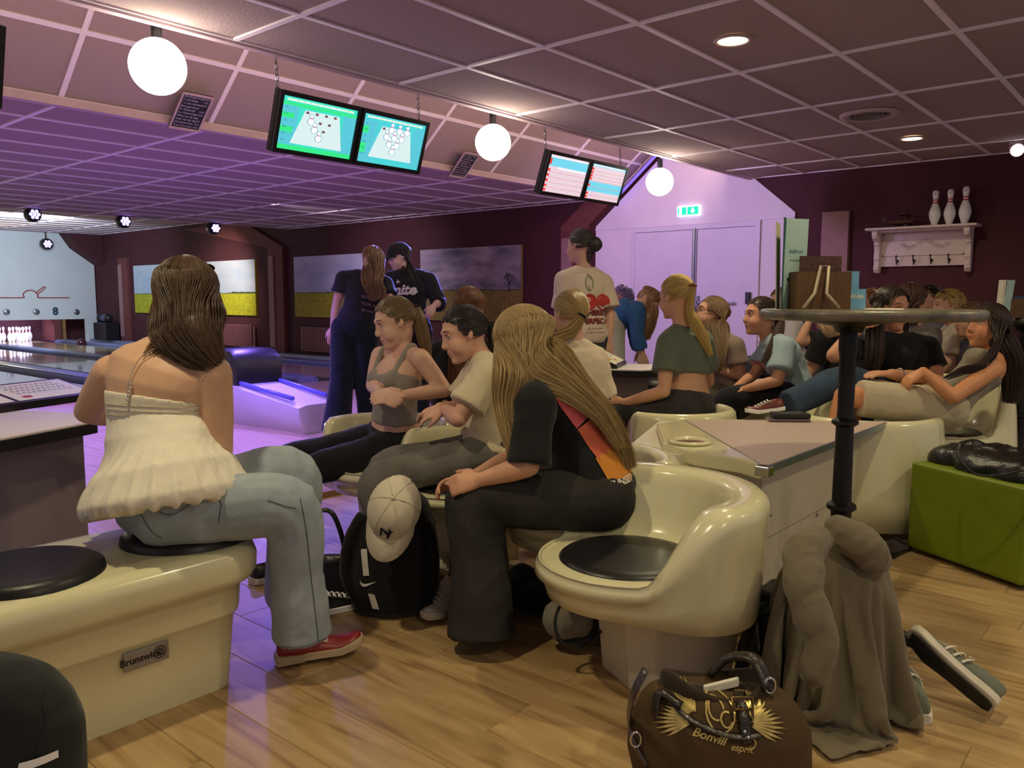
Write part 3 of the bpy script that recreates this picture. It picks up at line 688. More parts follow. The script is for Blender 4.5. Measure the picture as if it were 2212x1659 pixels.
# ---------------------------------------------------------------- chalk boards at the foot of the slope
npl = V3((0, sl, 1)).normalized()
chalk = mat('chalk', S(205, 196, 220), .9, nscale=60, namt=.2); slate = mat('slate_board', S(28, 26, 32), .7, nscale=20, namt=.2)
for q, lab in ((((397, 196), (461, 208), (430, 284), (362, 272)), 'small black chalkboard menu beneath the largest globe lamp'), (((1004, 326), (1037, 331), (1002, 384), (968, 378)), 'small black chalkboard menu beside the middle globe lamp')):
    off = 1.0
    C4 = [onplane(x, y, V3((0, YL2, ZL+.03))+npl*-.06, -npl) for x, y in q]
    # keep it rectangular: origin, width along x, height along the slope
    o = C4[3]; wv = V3((C4[2].x-C4[3].x, 0, 0)); wv.x = max(.2, (C4[2].x-C4[3].x+C4[1].x-C4[0].x)/2)
    hv = (C4[0]-C4[3]+C4[1]-C4[2])/2
    n2 = hv.cross(wv).normalized()
    if n2.y > 0: n2 = -n2
    t = thing('chalkboard', lab, 'chalkboard', o+wv/2)
    m = M(); m.rings([[o, o+wv, o+wv+hv, o+hv], [o+n2*.012, o+wv+n2*.012, o+wv+hv+n2*.012, o+hv+n2*.012]]); obj('slate', m, slate, t)
    fr = M()
    for a, b, c, d in ((0, 1, 0, .05), (0, 1, .95, 1), (0, .05, .05, .95), (.95, 1, .05, .95)):
        A = [o+wv*a+hv*c, o+wv*b+hv*c, o+wv*b+hv*d, o+wv*a+hv*d]; fr.rings([[k+n2*.0 for k in A], [k+n2*.022 for k in A]])
    obj('board_frame', fr, MT['trim'], t)
    k = M(); hu, wu = hv.normalized(), wv.normalized()
    for i, (s, pr) in enumerate((('Bowlingarrangement A', ''), ('2 x Drankje', '7,50'), ('1 x Uur bowlen', '12,50'), ('Bittergarnituur', ''), ('8 x Bitterbal', '6,50'), ('6 x Vlammetjes', '6,50'), ('Menu van de dag', ''), ('Soep van de dag', '5,50'), ('Uitsmijter kaas', '9,50'), ('Tosti ham kaas', '6,00'))):
        yy = .90-.088*i
        lettering(k, s, .030*hv.length/.42, o+wv*.10+hv*yy+n2*.014, wu, hu, align='LEFT')
        if pr: lettering(k, pr, .026*hv.length/.42, o+wv*.90+hv*yy+n2*.014, wu, hu, align='RIGHT')
    obj('chalk_text', k, chalk, t, fixn=False)
# ================================================================ WALL SHELF
t = thing('wall_shelf', 'ornate white wooden wall shelf with four coat hooks on the red wall', 'shelf', (XW, 2.28, 1.45))
whitew = mat('painted_shelf_wood', S(214, 194, 196), .6, nscale=14, namt=.08, bump=.1, bscale=50)
y0, y1, zt = 1.80, 2.79, 1.905
m = M(); m.bbox((XW-.24, y0-.03, zt-.025), (XW, y1+.03, zt)); obj('top_board', m, whitew, t, bevel=.008)
m = M(); m.bbox((XW-.17, y0+.03, zt-.045), (XW, y1-.03, zt-.025)); obj('cornice', m, whitew, t, bevel=.006)
m = M(); m.bbox((XW-.03, y0+.06, zt-.40), (XW-.001, y1-.06, zt-.04)); bk = obj('back_board', m, whitew, t, bevel=.004)
m = M(); m.bbox((XW-.042, y0+.10, zt-.29), (XW-.03, y1-.10, zt-.28)); m.bbox((XW-.042, y0+.10, zt-.07), (XW-.03, y1-.10, zt-.06)); m.bbox((XW-.042, y0+.10, zt-.29), (XW-.03, y0+.115, zt-.06)); m.bbox((XW-.042, y1-.115, zt-.29), (XW-.03, y1-.10, zt-.06)); obj('moulding', m, whitew, t)
m = M()
for i in range(9):
    a = i/8-.5; c = V3((XW-.036, 2.28+a*.42, zt-.17+.035*cos(a*9)))
    m.tube([c+V3((0, .02*cos(k), .015*sin(k))) for k in np.linspace(0, 5, 9)], [.008]*5+[.006]*4, 6)
obj('carved_ornament', m, whitew, t, smooth=True)
for yy in (y0+.035, y1-.085):
    m = M(); pr = [(0, 0), (-.20, 0), (-.205, -.05), (-.17, -.09), (-.12, -.12), (-.095, -.2), (-.10, -.28), (-.085, -.35), (-.10, -.40), (-.07, -.44), (-.02, -.45), (0, -.40)]
    m.prism([(a, b) for a, b in pr], .055, o=(XW, yy, zt-.025), u=X3, v=Z3, w=Y3); br = obj('carved_bracket', m, whitew, t, bevel=.008)
    m = M()
    for zz, xx, rr_ in ((-.06, -.17, .03), (-.14, -.10, .024), (-.21, -.075, .022), (-.29, -.08, .026), (-.37, -.075, .03)):
        m.sphere((XW+xx, yy+.0275, zt-.025+zz), (rr_, .032, rr_*1.1), n=12, m=8)
    obj('carving', m, whitew, br, smooth=True)
for i in range(4):
    yy = y0+.24+i*.165; m = M()
    m.lathe([(.014, 0), (.014, .008)], (XW-.03, yy, zt-.345), 12, (Y3, Z3, -X3))
    m.tube(bez([(XW-.035, yy, zt-.345), (XW-.07, yy, zt-.35), (XW-.085, yy, zt-.33), (XW-.085, yy, zt-.30)], 4), .006, 6); m.sphere((XW-.085, yy, zt-.295), .011, n=10, m=6)
    m.tube(bez([(XW-.035, yy, zt-.35), (XW-.055, yy, zt-.38), (XW-.065, yy, zt-.365)], 4), .005, 6)
    obj('coat_hook', m, MT['blackmetal'], t, smooth=True)
for i, (px, lab) in enumerate(((2018, 'bowling pin with dark red stripes on the wall shelf, left one of three'), (2050, 'bowling pin on the wall shelf, middle one of three'), (2083, 'bowling pin on the wall shelf, right one of three'))):
    yy = onx(px, 487, XW-.13).y
    bowling_pin((XW-.13, yy, zt), lab, 'pins on the wall shelf', s=.93 if i < 2 else .97, spot=(-1, -.05, .15))
# little wooden biplane
q = onx(1945, 493, XW-.12); bx_, by_, bz_ = XW-.12, q.y, zt
wood = mat('dark_model_wood', S(84, 50, 36), .6, nscale=30, namt=.3)
t = thing('model_biplane', 'small dark wooden model biplane standing on the left of the wall shelf', 'model plane', (bx_, by_, bz_))
def bp(a, b, c): return V3((bx_+b, by_-a, bz_+c))
m = M(); m.tube([bp(-.17, 0, .055), bp(-.05, 0, .06), bp(.07, 0, .06), bp(.12, 0, .06)], [.012, .022, .03, .022], 10); obj('fuselage', m, wood, t, smooth=True)
for c in (.035, .125): m = M(); m.box(bp(.03, 0, c), (.24, .075, .008), (X3, -Y3, Z3)); obj('wing', m, wood, t, bevel=.003)
for b in (-.09, .09):
    for a in (.0, .06): m = M(); m.tube([bp(a, b, .035), bp(a, b, .125)], .003, 5); obj('strut', m, wood, t)
m = M(); m.box(bp(-.16, 0, .062), (.1, .04, .005), (X3, -Y3, Z3)); m.box(bp(-.165, 0, .085), (.005, .035, .05), (X3, -Y3, Z3)); obj('tail', m, wood, t)
for b in (-.05, .05): m = M(); m.lathe([(.004, -.006), (.02, -.006), (.02, .006), (.004, .006)], bp(.06, b, .02), 14, (Y3, Z3, X3)); obj('wheel', m, MT['black'], t)
m = M(); m.box(bp(.125, 0, .06), (.012, .006, .11), (X3, -Y3, Z3)); obj('propeller', m, wood, t)
# ================================================================ BENCH in the foreground
def outline(x0, x1, y0, y1, r, off, n=6):
    x0 -= off; x1 += off; y0 -= off; y1 += off; r = r+max(off, -r*.8); P = []
    for cx_, cy_, a0 in ((x1-r, y0+r, -pi/2), (x1-r, y1-r, 0), (x0+r, y1-r, pi/2), (x0+r, y0+r, pi)):
        for k in range(n+1): a = a0+pi/2*k/n; P.append((cx_+r*cos(a), cy_+r*sin(a)))
    return P
t = thing('bench', 'long cream bench with round black seat pads in the left foreground', 'bench', (.4, 2.35, 0))
m = M(); rs = []
for z, o in ((0, 0), (.10, .010), (.222, .022), (.230, .034), (.240, .038), (.318, .044), (.328, .062), (.336, .080), (.36, .092), (.40, .094), (.425, .086), (.437, .07), (.44, .04), (.44, -.02)):
    rs.append([V3((a, b, z)) for a, b in outline(-1.4, 1.25, 2.165, 2.50, .06, o)])
m.rings(rs, False, True); obj('bench_shell', m, MT['cream'], t, smooth=True, ang=60)
for cx_, cy_ in ((.74, 2.30), (1.19, 2.31), (.28, 2.31)):
    m = M(); m.lathe([(.001, .03), (.14, .031), (.17, .028), (.186, .018), (.19, .0)], (cx_, cy_, .44), 40, cap=False); obj('seat_pad', m, MT['pad'], t, smooth=True)
cA, cB = ony(266, 1432, 2.140), ony(364, 1403, 2.140)
pc = (cA+cB)/2; pw_ = (cB.x-cA.x); ph_ = .052
m = M(); m.box(pc, (pw_, .006, ph_), (X3, Y3, Z3)); npl_ = obj('name_plate', m, MT['steel'], t, bevel=.0025)
m = M(); lettering(m, 'Brunswick', .027, pc+V3((-.016, -.0035, 0)), X3, Z3, bold=.0008)
c0 = pc+V3((pw_*.5-.026, -.0036, .001))
for k in range(24):
    a, b = 2*pi*k/24, 2*pi*(k+1)/24
    m.quad(*[c0+X3*(r*cos(q))+Z3*(r*sin(q)) for r, q in ((.018, a), (.018, b), (.0155, b), (.0155, a))])
for k in range(8):
    a = 2*pi*k/8; d = X3*cos(a)+Z3*sin(a); s = X3*-sin(a)+Z3*cos(a)
    m.add([c0+d*.003, c0+d*.010+s*.003, c0+d*.014, c0+d*.010-s*.003], [(0, 1, 2, 3)])
obj('plate_lettering', m, MT['black'], npl_, fixn=False)
# ================================================================ SCORING CONSOLE, left
def console(name, label, loc, top, ztop, ped, panel, zp0, zp1, th=.045, lines=True):
    t = thing(name, label, 'console', loc)
    m = M(); m.prism([p[:2] for p in top], th-.006, o=(0, 0, ztop-th)); obj('tabletop_edge', m, MT['black'], t, bevel=.003)
    cx_ = sum(p[0] for p in top)/len(top); cy_ = sum(p[1] for p in top)/len(top)
    m = M(); m.prism([(p[0]+(cx_-p[0])*.012, p[1]+(cy_-p[1])*.012) for p in top], .0062, o=(0, 0, ztop-.006)); obj('tabletop', m, MT['whitetop'], t)
    m = M(); m.prism([p[:2] for p in ped], ztop-th, o=(0, 0, 0)); obj('pedestal', m, MT['grey'], t, bevel=.004)
    # tilted keyboard panel: four corners front-left, front-right, back-right, back-left
    fl, fr, br, bl = [V3(p) for p in panel]
    lo = [V3((q.x, q.y, ztop)) for q in (fl, fr, br, bl)]
    m = M(); m.rings([lo, [fl, fr, br, bl]]); kp = obj('keyboard_case', m, MT['black'], t)
    n = (fr-fl).cross(bl-fl).normalized()
    def P(a, b, h=.0015): return fl.lerp(fr, a).lerp(bl.lerp(br, a), b)+n*h
    m = M()
    for a0, a1 in ((.02, .40), (.43, .98)): m.quad(P(a0, .07), P(a1, .07), P(a1, .93), P(a0, .93))
    obj('key_panel', m, MT['paper'], kp, fixn=False)
    m = M()
    for r in range(4):
        for c in range(11):
            a, b = .50+c*.038+r*.008, .80-r*.13
            ring = [P(a+.011*cos(q), b+.035*sin(q), .003) for q in np.linspace(0, 2*pi, 11)[:-1]]; rin = [P(a+.0085*cos(q), b+.026*sin(q), .003) for q in np.linspace(0, 2*pi, 11)[:-1]]
            for k in range(10): m.quad(ring[k], ring[(k+1) % 10], rin[(k+1) % 10], rin[k])
            lettering(m, '1234567890-QWERTYUIOP+ASDFGHJKL;ZXCVBNM,./ '[(r*11+c) % 43], .010, P(a, b, .003), (fr-fl).normalized(), (bl-fl).normalized())
    kk = obj('key_ring', m, MT['black'], kp, fixn=False); kk['kind'] = 'stuff'
    m = M()
    for r in range(2):
        for c in range(4): m.quad(*[P(.06+c*.075+i*.05, .25+r*.3+j*.22, .003) for i, j in ((0, 0), (1, 0), (1, 1), (0, 1))])
    obj('yellow_key', m, mat('yellow_key_print', S(222, 190, 70), .6, nscale=20, namt=.05), kp, fixn=False)
    m = M(); m.quad(P(.50, .18, .003), P(.56, .18, .003), P(.56, .27, .003), P(.50, .27, .003)); obj('red_key', m, MT['red'], kp, fixn=False)
    return t
zt_ = .72
A1, B1 = onz(0, 948, zt_), onz(210, 909, zt_)
dv = (B1-A1).normalized(); pv = V3((-dv.y, dv.x, 0))
top = [A1-dv*.5, B1, B1+dv*.14+pv*.14, B1+dv*.14+pv*.5, A1-dv*.5+pv*.65]
ped_ = [A1-dv*.5+pv*.12, B1-dv*.005+pv*.06, B1-dv*.005+pv*.46, A1-dv*.5+pv*.5]
kf0, kf1 = onz(0, 876, zt_+.03), onz(190, 850, zt_+.03)
kd = (kf1-kf0).normalized(); kpv = V3((-kd.y, kd.x, 0))
panel = [kf0-kd*.18, kf0+kd*.47, kf0+kd*.47+kpv*.22+Z3*.055, kf0-kd*.18+kpv*.22+Z3*.055]
console('scoring_console', 'scoring console with keyboard panel and black-edged top, left of the seated woman', (A1.x, A1.y+.3, 0), top, zt_, ped_, panel, 0, 0)
# ---- two more consoles further back
def small_console(name, label, cpx, cy_px, D, z, w, dep, kw, pr=.22):
    c = at(cpx, cy_px, D); c.z = 0; e = V3((dv.x, dv.y, 0)); q = V3((-e.y, e.x, 0))
    def L(a, b): return c+e*a+q*b
    tp = [L(-w*.5, -dep*.25), L(-w*.3, -dep*.5), L(w*.3, -dep*.5), L(w*.5, -dep*.25), L(w*.5, dep*.5), L(-w*.5, dep*.5)]
    pd = [L(-w*.3, -dep*.3), L(w*pr, -dep*.3), L(w*pr, dep*.4), L(-w*.3, dep*.4)]
    f0, f1 = L(-kw*.5, dep*.05), L(kw*.5, dep*.05); b0_, b1_ = L(-kw*.5, dep*.48), L(kw*.5, dep*.48)
    pn = [f0+Z3*(z+.02), f1+Z3*(z+.02), b1_+Z3*(z+.12), b0_+Z3*(z+.12)]
    return console(name, label, (c.x, c.y, 0), tp, z, pd, pn, 0, 0)
small_console('scoring_console', 'scoring console with keyboard between the cherry tee and the green crop top', 1352, 780, 5.3, .72, .50, .50, .40, -.06)
small_console('scoring_console', 'scoring console in front of the boy in the white tee by the white wall', 1735, 745, 6.9, .74, .55, .45, .42)
cg = at(1392, 830, 5.9); t = thing('ball_return', 'ball return glowing cyan beside the middle scoring console', 'ball return', (cg.x, cg.y, .03))
B = V3((cg.x, cg.y, .03)); u_, w_ = V3((RIGHT.x, RIGHT.y, 0)).normalized(), V3((FWD.x, FWD.y, 0)).normalized()
cy1 = mat('lit_cyan_panel', (0, .3, .3), .4, nscale=6, namt=.1, emit=(.0, .62, .62), estr=1.0); cy2 = mat('lit_teal_panel', (0, .2, .2), .3, nscale=6, namt=.1, emit=(.0, .22, .18), estr=1.0)
m = M(); m.rings([[B+u_*(a*1)+w_*b+Z3*z for a, b in ((-.13, -.16), (.12, -.16), (.17, -.1), (.17, .4), (-.13, .4))] for z in (.0, .46)]); obj('return_body', m, cy2, t, bevel=.01)
m = M(); m.quad(B+u_*-.125+w_*-.163+Z3*.03, B+u_*.02+w_*-.163+Z3*.03, B+u_*.05+w_*-.163+Z3*.43, B+u_*-.125+w_*-.163+Z3*.43); obj('lit_panel', m, cy1, t, fixn=False)
m = M(); m.sphere(B+u_*.06+Z3*.50+w_*.05, (.20, .22, .12), (u_, w_, Z3), 20, 12); obj('return_hood', m, MT['black'], t, smooth=True)
# ================================================================ SHELL SEATS
def tub(name, label, cx_, cy_, face, zs=.37, zb=.58, s=1.0, wrap=(64, 100), zbot=.255, ped=True, flange=.0, lip=.05, pad=True, group='moulded cream shell seats'):
    """face: world direction of the open front"""
    F = V3((face[0], face[1], 0)).normalized(); a0 = math.atan2(F.y, F.x)
    t = thing(name, label, 'seat', (cx_, cy_, 0), group)
    m = M(); N = 72; rings = []
    for k in range(N):
        th = 2*pi*k/N; d = abs((th+pi) % (2*pi)-pi)        # 0 at the front
        w = smoothstep(radians(wrap[0]), radians(wrap[1]), d)
        h = zs+.012+(zb-zs-.012)*w
        back = smoothstep(radians(50), radians(120), d)
        ro_t = (.272+.028*back+.035*w+flange*w)*s; ro_b = (.235+.10*back+.03*w)*s
        ri_t = (.245+.012*back)*s+.018*w; ri_b = .222*s
        dirv = V3((cos(a0+th), sin(a0+th), 0)); c = V3((cx_, cy_, 0))
        zl = zbot+.015*(1-back)
        pr = [(ro_b*.80, zl+.004), (ro_b, zl), (ro_b+(ro_t-ro_b)*.25, zl+(h-zl)*.28), (ro_b+(ro_t-ro_b)*.62, zl+(h-zl)*.62), (ro_t-.002, h-.045), (ro_t-.006, h-.018), (ro_t-.022, h-.003)]
        mid = (ro_t+ri_t)/2
        pr += [(mid, h), (ri_t+.016, h-.003), (ri_t+.003, h-.018*max(w, .45)), (ri_t-.006*w, h-.05*w-.009*(1-w))]
        zz = zs+.004
        pr += [(ri_b+(ri_t-ri_b)*.5, zz+(h-zz)*.36*w), (ri_b+.006, zz+.028*w), (ri_b-.018, zz+.004), (ri_b-.05, zs), (.02, zs)]
        rings.append([c+dirv*r+Z3*z for r, z in pr])
    n = len(rings[0]); vs = [p for r in rings for p in r]; fs = []
    for i in range(N):
        for j in range(n-1):
            i2 = (i+1) % N; fs.append((i*n+j, i2*n+j, i2*n+j+1, i*n+j+1))
    fs.append(tuple(i*n+n-1 for i in range(N))); fs.append(tuple(reversed([i*n for i in range(N)])))
    m.add(vs, fs); obj('seat_shell', m, MT['cream'], t, smooth=True)
    if pad:
        m = M(); m.lathe([(.001, .020), (.16*s, .021), (.19*s, .017), (.200*s, .008), (.203*s, -.004)], (cx_, cy_, zs), 40, cap=False); obj('seat_pad', m, MT['pad'], t, smooth=True)
    if ped:
        pc_ = V3((cx_, cy_, 0))-F*.10*s; e1 = F; e2 = V3((-F.y, F.x, 0)); rs = []
        for z, q in ((0, .86), (zbot+.03, 1.0)):
            P = [(-.20, -.15), (.10, -.15), (.16, -.09), (.16, .09), (.10, .15), (-.20, .15)]
            rs.append([pc_+e1*(a*q*s)+e2*(b*q*s)+Z3*z for a, b in P])
        m = M(); m.rings(rs); obj('pedestal', m, MT['creamdull'], t, bevel=.006)
    return t
cL = cdir((-1, 0, 0)); cB = cdir((0, 0, -1))
qf = cdir((-.92, 0, -.38)); tub('shell_seat', 'empty cream moulded shell seat with black pad, right of centre', 2.06, 1.29, (qf.x, qf.y), .37, .60, 1.06, flange=.05, zbot=.255, wrap=(66, 104))
tub('shell_seat', 'shell seat under the girl with long blonde hair and black printed tee', 2.42, 1.75, (-1, -.1), .37, .585, 1.05, flange=.03)
tub('shell_seat', 'shell seat under the boyish dark-haired person in the cream tee', 2.42, 2.36, (-1, -.15), .37, .585, 1.0)
tub('shell_seat', 'shell seat under the girl in the grey tank top', 2.50, 2.93, (-.85, -.45), .37, .585, 1.0)
# rear outer shells of the same settee
pr_ = at(1868, 800, 4.15); tub('shell_seat', 'shell seat with its round back turned to us, right of the triangular table', pr_.x, pr_.y, (.75, .66), .37, .585, 1.12, ped=False, zbot=.06)
pr_ = at(1455, 800, 4.35); tub('shell_seat', 'shell seat under the girl in the green crop top', pr_.x, pr_.y, (.3, 1), .37, .585, 1.0)
pr_ = at(2035, 800, 4.45); tub('shell_seat', 'shell seat under the woman leaning back in beige shorts', pr_.x, pr_.y, (-.95, .45), .43, .73, 1.05, wrap=(96, 128))
pr_ = at(1720, 800, 5.0); tub('shell_seat', 'shell seat under the girl in the pale blue tee', pr_.x, pr_.y, (-.8, .6), .37, .62, 1.0)
pr_ = at(1568, 800, 5.35); tub('shell_seat', 'shell seat under the girl with glasses and long hair', pr_.x, pr_.y, (-.8, .6), .37, .62, 1.0)
pr_ = at(1900, 800, 4.95); tub('shell_seat', 'shell seat under the brunette in the black tee and jeans', pr_.x, pr_.y, (-.8, .6), .40, .62, 1.0)
# ================================================================ TRIANGULAR TABLE between the seats
t = thing('settee_table', 'low triangular pinkish table with metal edge behind the empty shell seat', 'table', (3.3, 1.45, 0))
zt2 = .585
TL, TR, TF = onz(1478, 907, zt2), onz(1917, 911, zt2), onz(1652, 1008, zt2)
tri = [TF, TR, TL]; cen = (TL+TR+TF)/3
m = M(); m.prism([p[:2] for p in tri], .028, o=(0, 0, zt2-.030)); obj('table_edge', m, MT['alu'], t, bevel=.002)
m = M(); m.prism([(p.x+(cen.x-p.x)*.012, p.y+(cen.y-p.y)*.012) for p in tri], .004, o=(0, 0, zt2-.003)); obj('tabletop', m, MT['pinktop'], t)
m = M(); m.box(TF+V3((.006, .004, -.016)), (.05, .05, .034), (X3, Y3, Z3)); obj('corner_cap', m, MT['chrome'], t, bevel=.004)
m = M(); y_ = 1.215
m.prism([(2.86, y_), (4.12, y_), (4.12, 1.45), (3.55, 2.05), (2.75, 1.75)], .30, o=(0, 0, zt2-.33)); obj('table_body', m, MT['creamdull'], t)
m = M(); m.prism([(2.86, y_+.004), (4.10, y_+.004), (4.10, 1.45), (3.55, 2.03), (2.77, 1.75)], zt2-.336, o=(0, 0, 0)); obj('table_plinth', m, MT['creamdull'], t)
for px in (1664, 1766, 1863):
    c = ony(px, 1112, y_-.001); m = M(); m.sphere(c, (.008, .004, .008), n=10, m=6); obj('screw', m, MT['steel'], t, smooth=True)
# deck with drink holder joining the shells to the table
m = M(); zd = .583
pts = [onz(x, y, zd) for x, y in ((1432, 955), (1500, 975), (1600, 990), (1648, 1004), (1478, 905), (1418, 915))]
m.prism([p[:2] for p in pts], .06, o=(0, 0, zd-.06)); obj('deck', m, MT['cream'], t, bevel=.012, bseg=3)
c = onz(1490, 957, zd); 
m = M(); m.lathe([(.062, 0), (.085, .003), (.088, .010), (.078, .016), (.064, .012), (.060, .004)], c, 36, cap=False); hld = obj('drink_holder', m, MT['cream'], t, smooth=True)
m = M(); m.lathe([(.001, .004), (.061, .004)], c, 30, cap=False); obj('holder_lid', m, mat('brown_pink_plastic', S(132, 84, 80), .35, nscale=10, namt=.1), hld)
m = M()
for k in range(4): a = pi*k/4; d = X3*cos(a)+Y3*sin(a); s = X3*-sin(a)+Y3*cos(a); m.quad(c+d*.058+s*.0015+Z3*.006, c-d*.058+s*.0015+Z3*.006, c-d*.058-s*.0015+Z3*.006, c+d*.058-s*.0015+Z3*.006)
obj('lid_slit', m, MT['black'], hld, fixn=False)
# phones / wallet lying on the table
c = onz(1702, 908, zt2+.004); u = (TR-TL).normalized(); v = V3((-u.y, u.x, 0))
m = M(); m.box(c+Z3*.006, (.19, .085, .010), (u, v, Z3)); tag(obj('phone', m, mat('phone_glass', S(120, 110, 112), .2, metal=.3, nscale=20, namt=.1), bevel=.004), 'flat phone lying under the black case on the triangular table', 'phone')
m = M(); m.box(c+u*.012+v*.01+Z3*.024, (.17, .09, .024), (u, v, Z3)); w_ = obj('phone_case', m, mat('black_leather_case', S(26, 24, 26), .5, nscale=40, namt=.3), bevel=.008, bseg=3); tag(w_, 'black case lying on the phone on the triangular table', 'case')
m = M(); m.tube([c+u*(.012+.05*cos(a))+v*(.01+.025*sin(a))+Z3*.0365 for a in np.linspace(0, 2*pi, 17)[:-1]], .0012, 4, close=True); obj('stitching', m, MT['steel'], w_)
# ================================================================ ROUND BAR TABLES
def bar_table(label, c, ztop, r, off=0):
    t = thing('bar_table', label, 'table', (c.x, c.y, 0))
    marble = mat('stone_table_edge', S(120, 112, 98), .35, nscale=14, namt=.55, bump=.15, bscale=40, spec=.5)
    m = M(); m.lathe([(.05, -.034), (r-.012, -.034), (r-.002, -.026), (r+.002, -.014), (r-.004, -.003), (r-.014, 0), (.01, 0)], (c.x+off*RIGHT.x, c.y+off*RIGHT.y, ztop), 56); obj('tabletop', m, marble, t, smooth=True, ang=50)
    m = M(); m.lathe([(.13, -.034), (.12, -.042), (.05, -.055), (.042, -.075)], (c.x, c.y, ztop), 32); obj('top_plate', m, MT['blackmetal'], t, smooth=True)
    pr = [(.024, ztop-.055), (.030, ztop-.10), (.030, ztop-.13), (.026, ztop-.15), (.0255, .80), (.027, .775), (.042, .765), (.042, .755), (.028, .745), (.030, .55), (.031, .495), (.046, .485), (.047, .472), (.033, .462), (.031, .40), (.034, .22), (.05, .18), (.06, .12), (.03, .08)]
    m = M(); m.lathe(pr, (c.x, c.y, 0), 24); obj('column', m, MT['blackmetal'], t, smooth=True, ang=50)
    for k in range(4):
        a = pi/2*k+.35; d = V3((cos(a), sin(a), 0)); B = V3((c.x, c.y, 0)); m = M()
        m.tube(bez([B+d*.03+Z3*.15, B+d*.12+Z3*.12, B+d*.20+Z3*.06, B+d*.27+Z3*.035], 5), [.03]*4+[.026]*4+[.022]*4+[.02]*3+[.026], 10, round_ends=True)
        m.sphere(B+d*.285+Z3*.03, (.035, .035, .03), n=12, m=8)
        obj('claw_foot', m, MT['blackmetal'], t, smooth=True)
    return t
pT = at(1884, 672, 2.62)
bar_table('round bar table with stone-edged top and black iron column, right of centre', V3((at(1836, 672, 2.62).x, at(1836, 672, 2.62).y, 0)), 1.128, .338, .062)
pT2 = at(2216, 690, 4.75)
bar_table('second round bar table cut off by the right edge', V3((pT2.x, pT2.y, 0)), 1.052, .26, .21)
m = M(); p_ = at(2212, 800, 3.5)
# ---------------------------------------------------------------- menu holders on the bar tables
tc_ = V3((at(1836, 672, 2.62).x, at(1836, 672, 2.62).y, 0)); ZT = 1.128
def onT(px, d): q = at(px, 650, d); q.z = ZT; return q
u, w = RIGHT, V3((FWD.x, FWD.y, 0)).normalized()
u = V3((u.x, u.y, 0)).normalized()
brown = mat('brown_wooden_box', S(104, 72, 42), .7, nscale=30, namt=.2, stretch=(6, 6, 1))
t = thing('menu_box', 'brown wooden menu box on the round bar table', 'box', onT(1765, 2.62))
b0 = onT(1765, 2.62)
m = M(); hw, hd, hh = .082, .05, .118
for a, b, sx_, sy_ in ((-hw, 0, .008, hd*2), (hw, 0, .008, hd*2)): m.box(b0+u*a+Z3*(hh/2), (sx_, sy_, hh), (u, w, Z3))
for b in (-hd, hd): m.box(b0+w*b+Z3*(hh/2), (hw*2+.008, .008, hh), (u, w, Z3))
m.box(b0+Z3*.004, (hw*2, hd*2, .008), (u, w, Z3)); obj('box_wall', m, brown, t)
m = M(); m.tube([b0-w*.075+u*a for a in (-.045, -.018)] and [b0-w*.09-u*.075+Z3*.004, b0-w*.07-u*.035+Z3*.05, b0-w*.055-u*.012+Z3*.135, b0-w*.055+u*.012+Z3*.135, b0-w*.075+u*.0+Z3*.05, b0-w*.095+u*.035+Z3*.004], .0055, 6)
obj('wire_stand', m, mat('pale_bent_wood', S(196, 180, 150), .5, nscale=30, namt=.1), t, smooth=True)
pb = mat('picture_card', S(92, 58, 40), .5, nscale=60, namt=.6)
m = M(); m.box(b0+u*.01+w*.01+Z3*.135, (.135, .004, .07), (u, w, Z3)); tag(obj('photo_card', m, pb), 'brown picture card sticking out of the menu box', 'card')
teal = mat('pale_teal_card', S(176, 206, 196), .6, nscale=8, namt=.05); dteal = mat('dark_teal_print', S(40, 92, 92), .6, nscale=10, namt=.05)
for i, (a, col, lab, h_, tilt) in enumerate(((-.098, teal, 'tall pale teal menu card standing left of the menu box', .29, .02), (-.092, dteal, 'dark teal menu card edge standing behind the pale teal one', .292, .0), (-.103, MT['paper'], 'yellowed paper menu at the far left of the menu box', .28, -.03))):
    p = b0+u*(a+.03 if i == 0 else a)+w*(.03+.02*i)
    m = M(); e = (u*(.95 if i == 0 else .4)+w*(.3 if i == 0 else .9)).normalized(); f_ = V3((-e.y, e.x, 0)); up_ = (Z3+u*tilt).normalized()
    m.box(p+up_*(h_/2), (.085 if i == 0 else .12, .003, h_), (e, f_, up_)); o = obj('menu_card', m, col); tag(o, lab, 'menu')
    if i == 0:
        k = M(); fc = p+up_*h_*.64-f_*.0022
        if (fc-EYE).length > (p+up_*h_*.64+f_*.0022-EYE).length: fc = p+up_*h_*.64+f_*.0022
        lettering(k, 'deBron', .018, fc+up_*.0, e, up_); lettering(k, 'menukaart', .010, fc-up_*.028, e, up_)
        k.quad(fc-e*.03-up_*.085, fc+e*.03-up_*.085, fc+e*.03-up_*.095, fc-e*.03-up_*.095)
        obj('card_print', k, dteal, o, fixn=False)
blue = mat('light_blue_card', S(120, 178, 214), .6, nscale=10, namt=.08)
p = b0+u*.098-w*.03
m = M(); m.box(p+Z3*.06, (.042, .004, .12), (u, w, Z3)); tag(obj('blue_card', m, blue), 'light blue card standing tall at the right of the menu box', 'card')
m = M(); p2 = p+u*.012-w*.012; m.box(p2+Z3*.032, (.055, .004, .064), (u, w, Z3)); o = tag(obj('blue_card', m, blue), 'small light blue card with white lettering in front of the tall one', 'card')
m = M(); lettering(m, 'KI-BA', .017, p2+Z3*.04-w*.0025, u, Z3, bold=.0006); obj('card_print', m, MT['paper'], o, fixn=False)
m = M(); c = b0+u*.19-w*.06; m.lathe([(.001, .003), (.055, .003), (.058, 0)], c, 30, cap=False); tag(obj('coaster', m, MT['paper']), 'flat round paper coaster on the bar table', 'coaster')
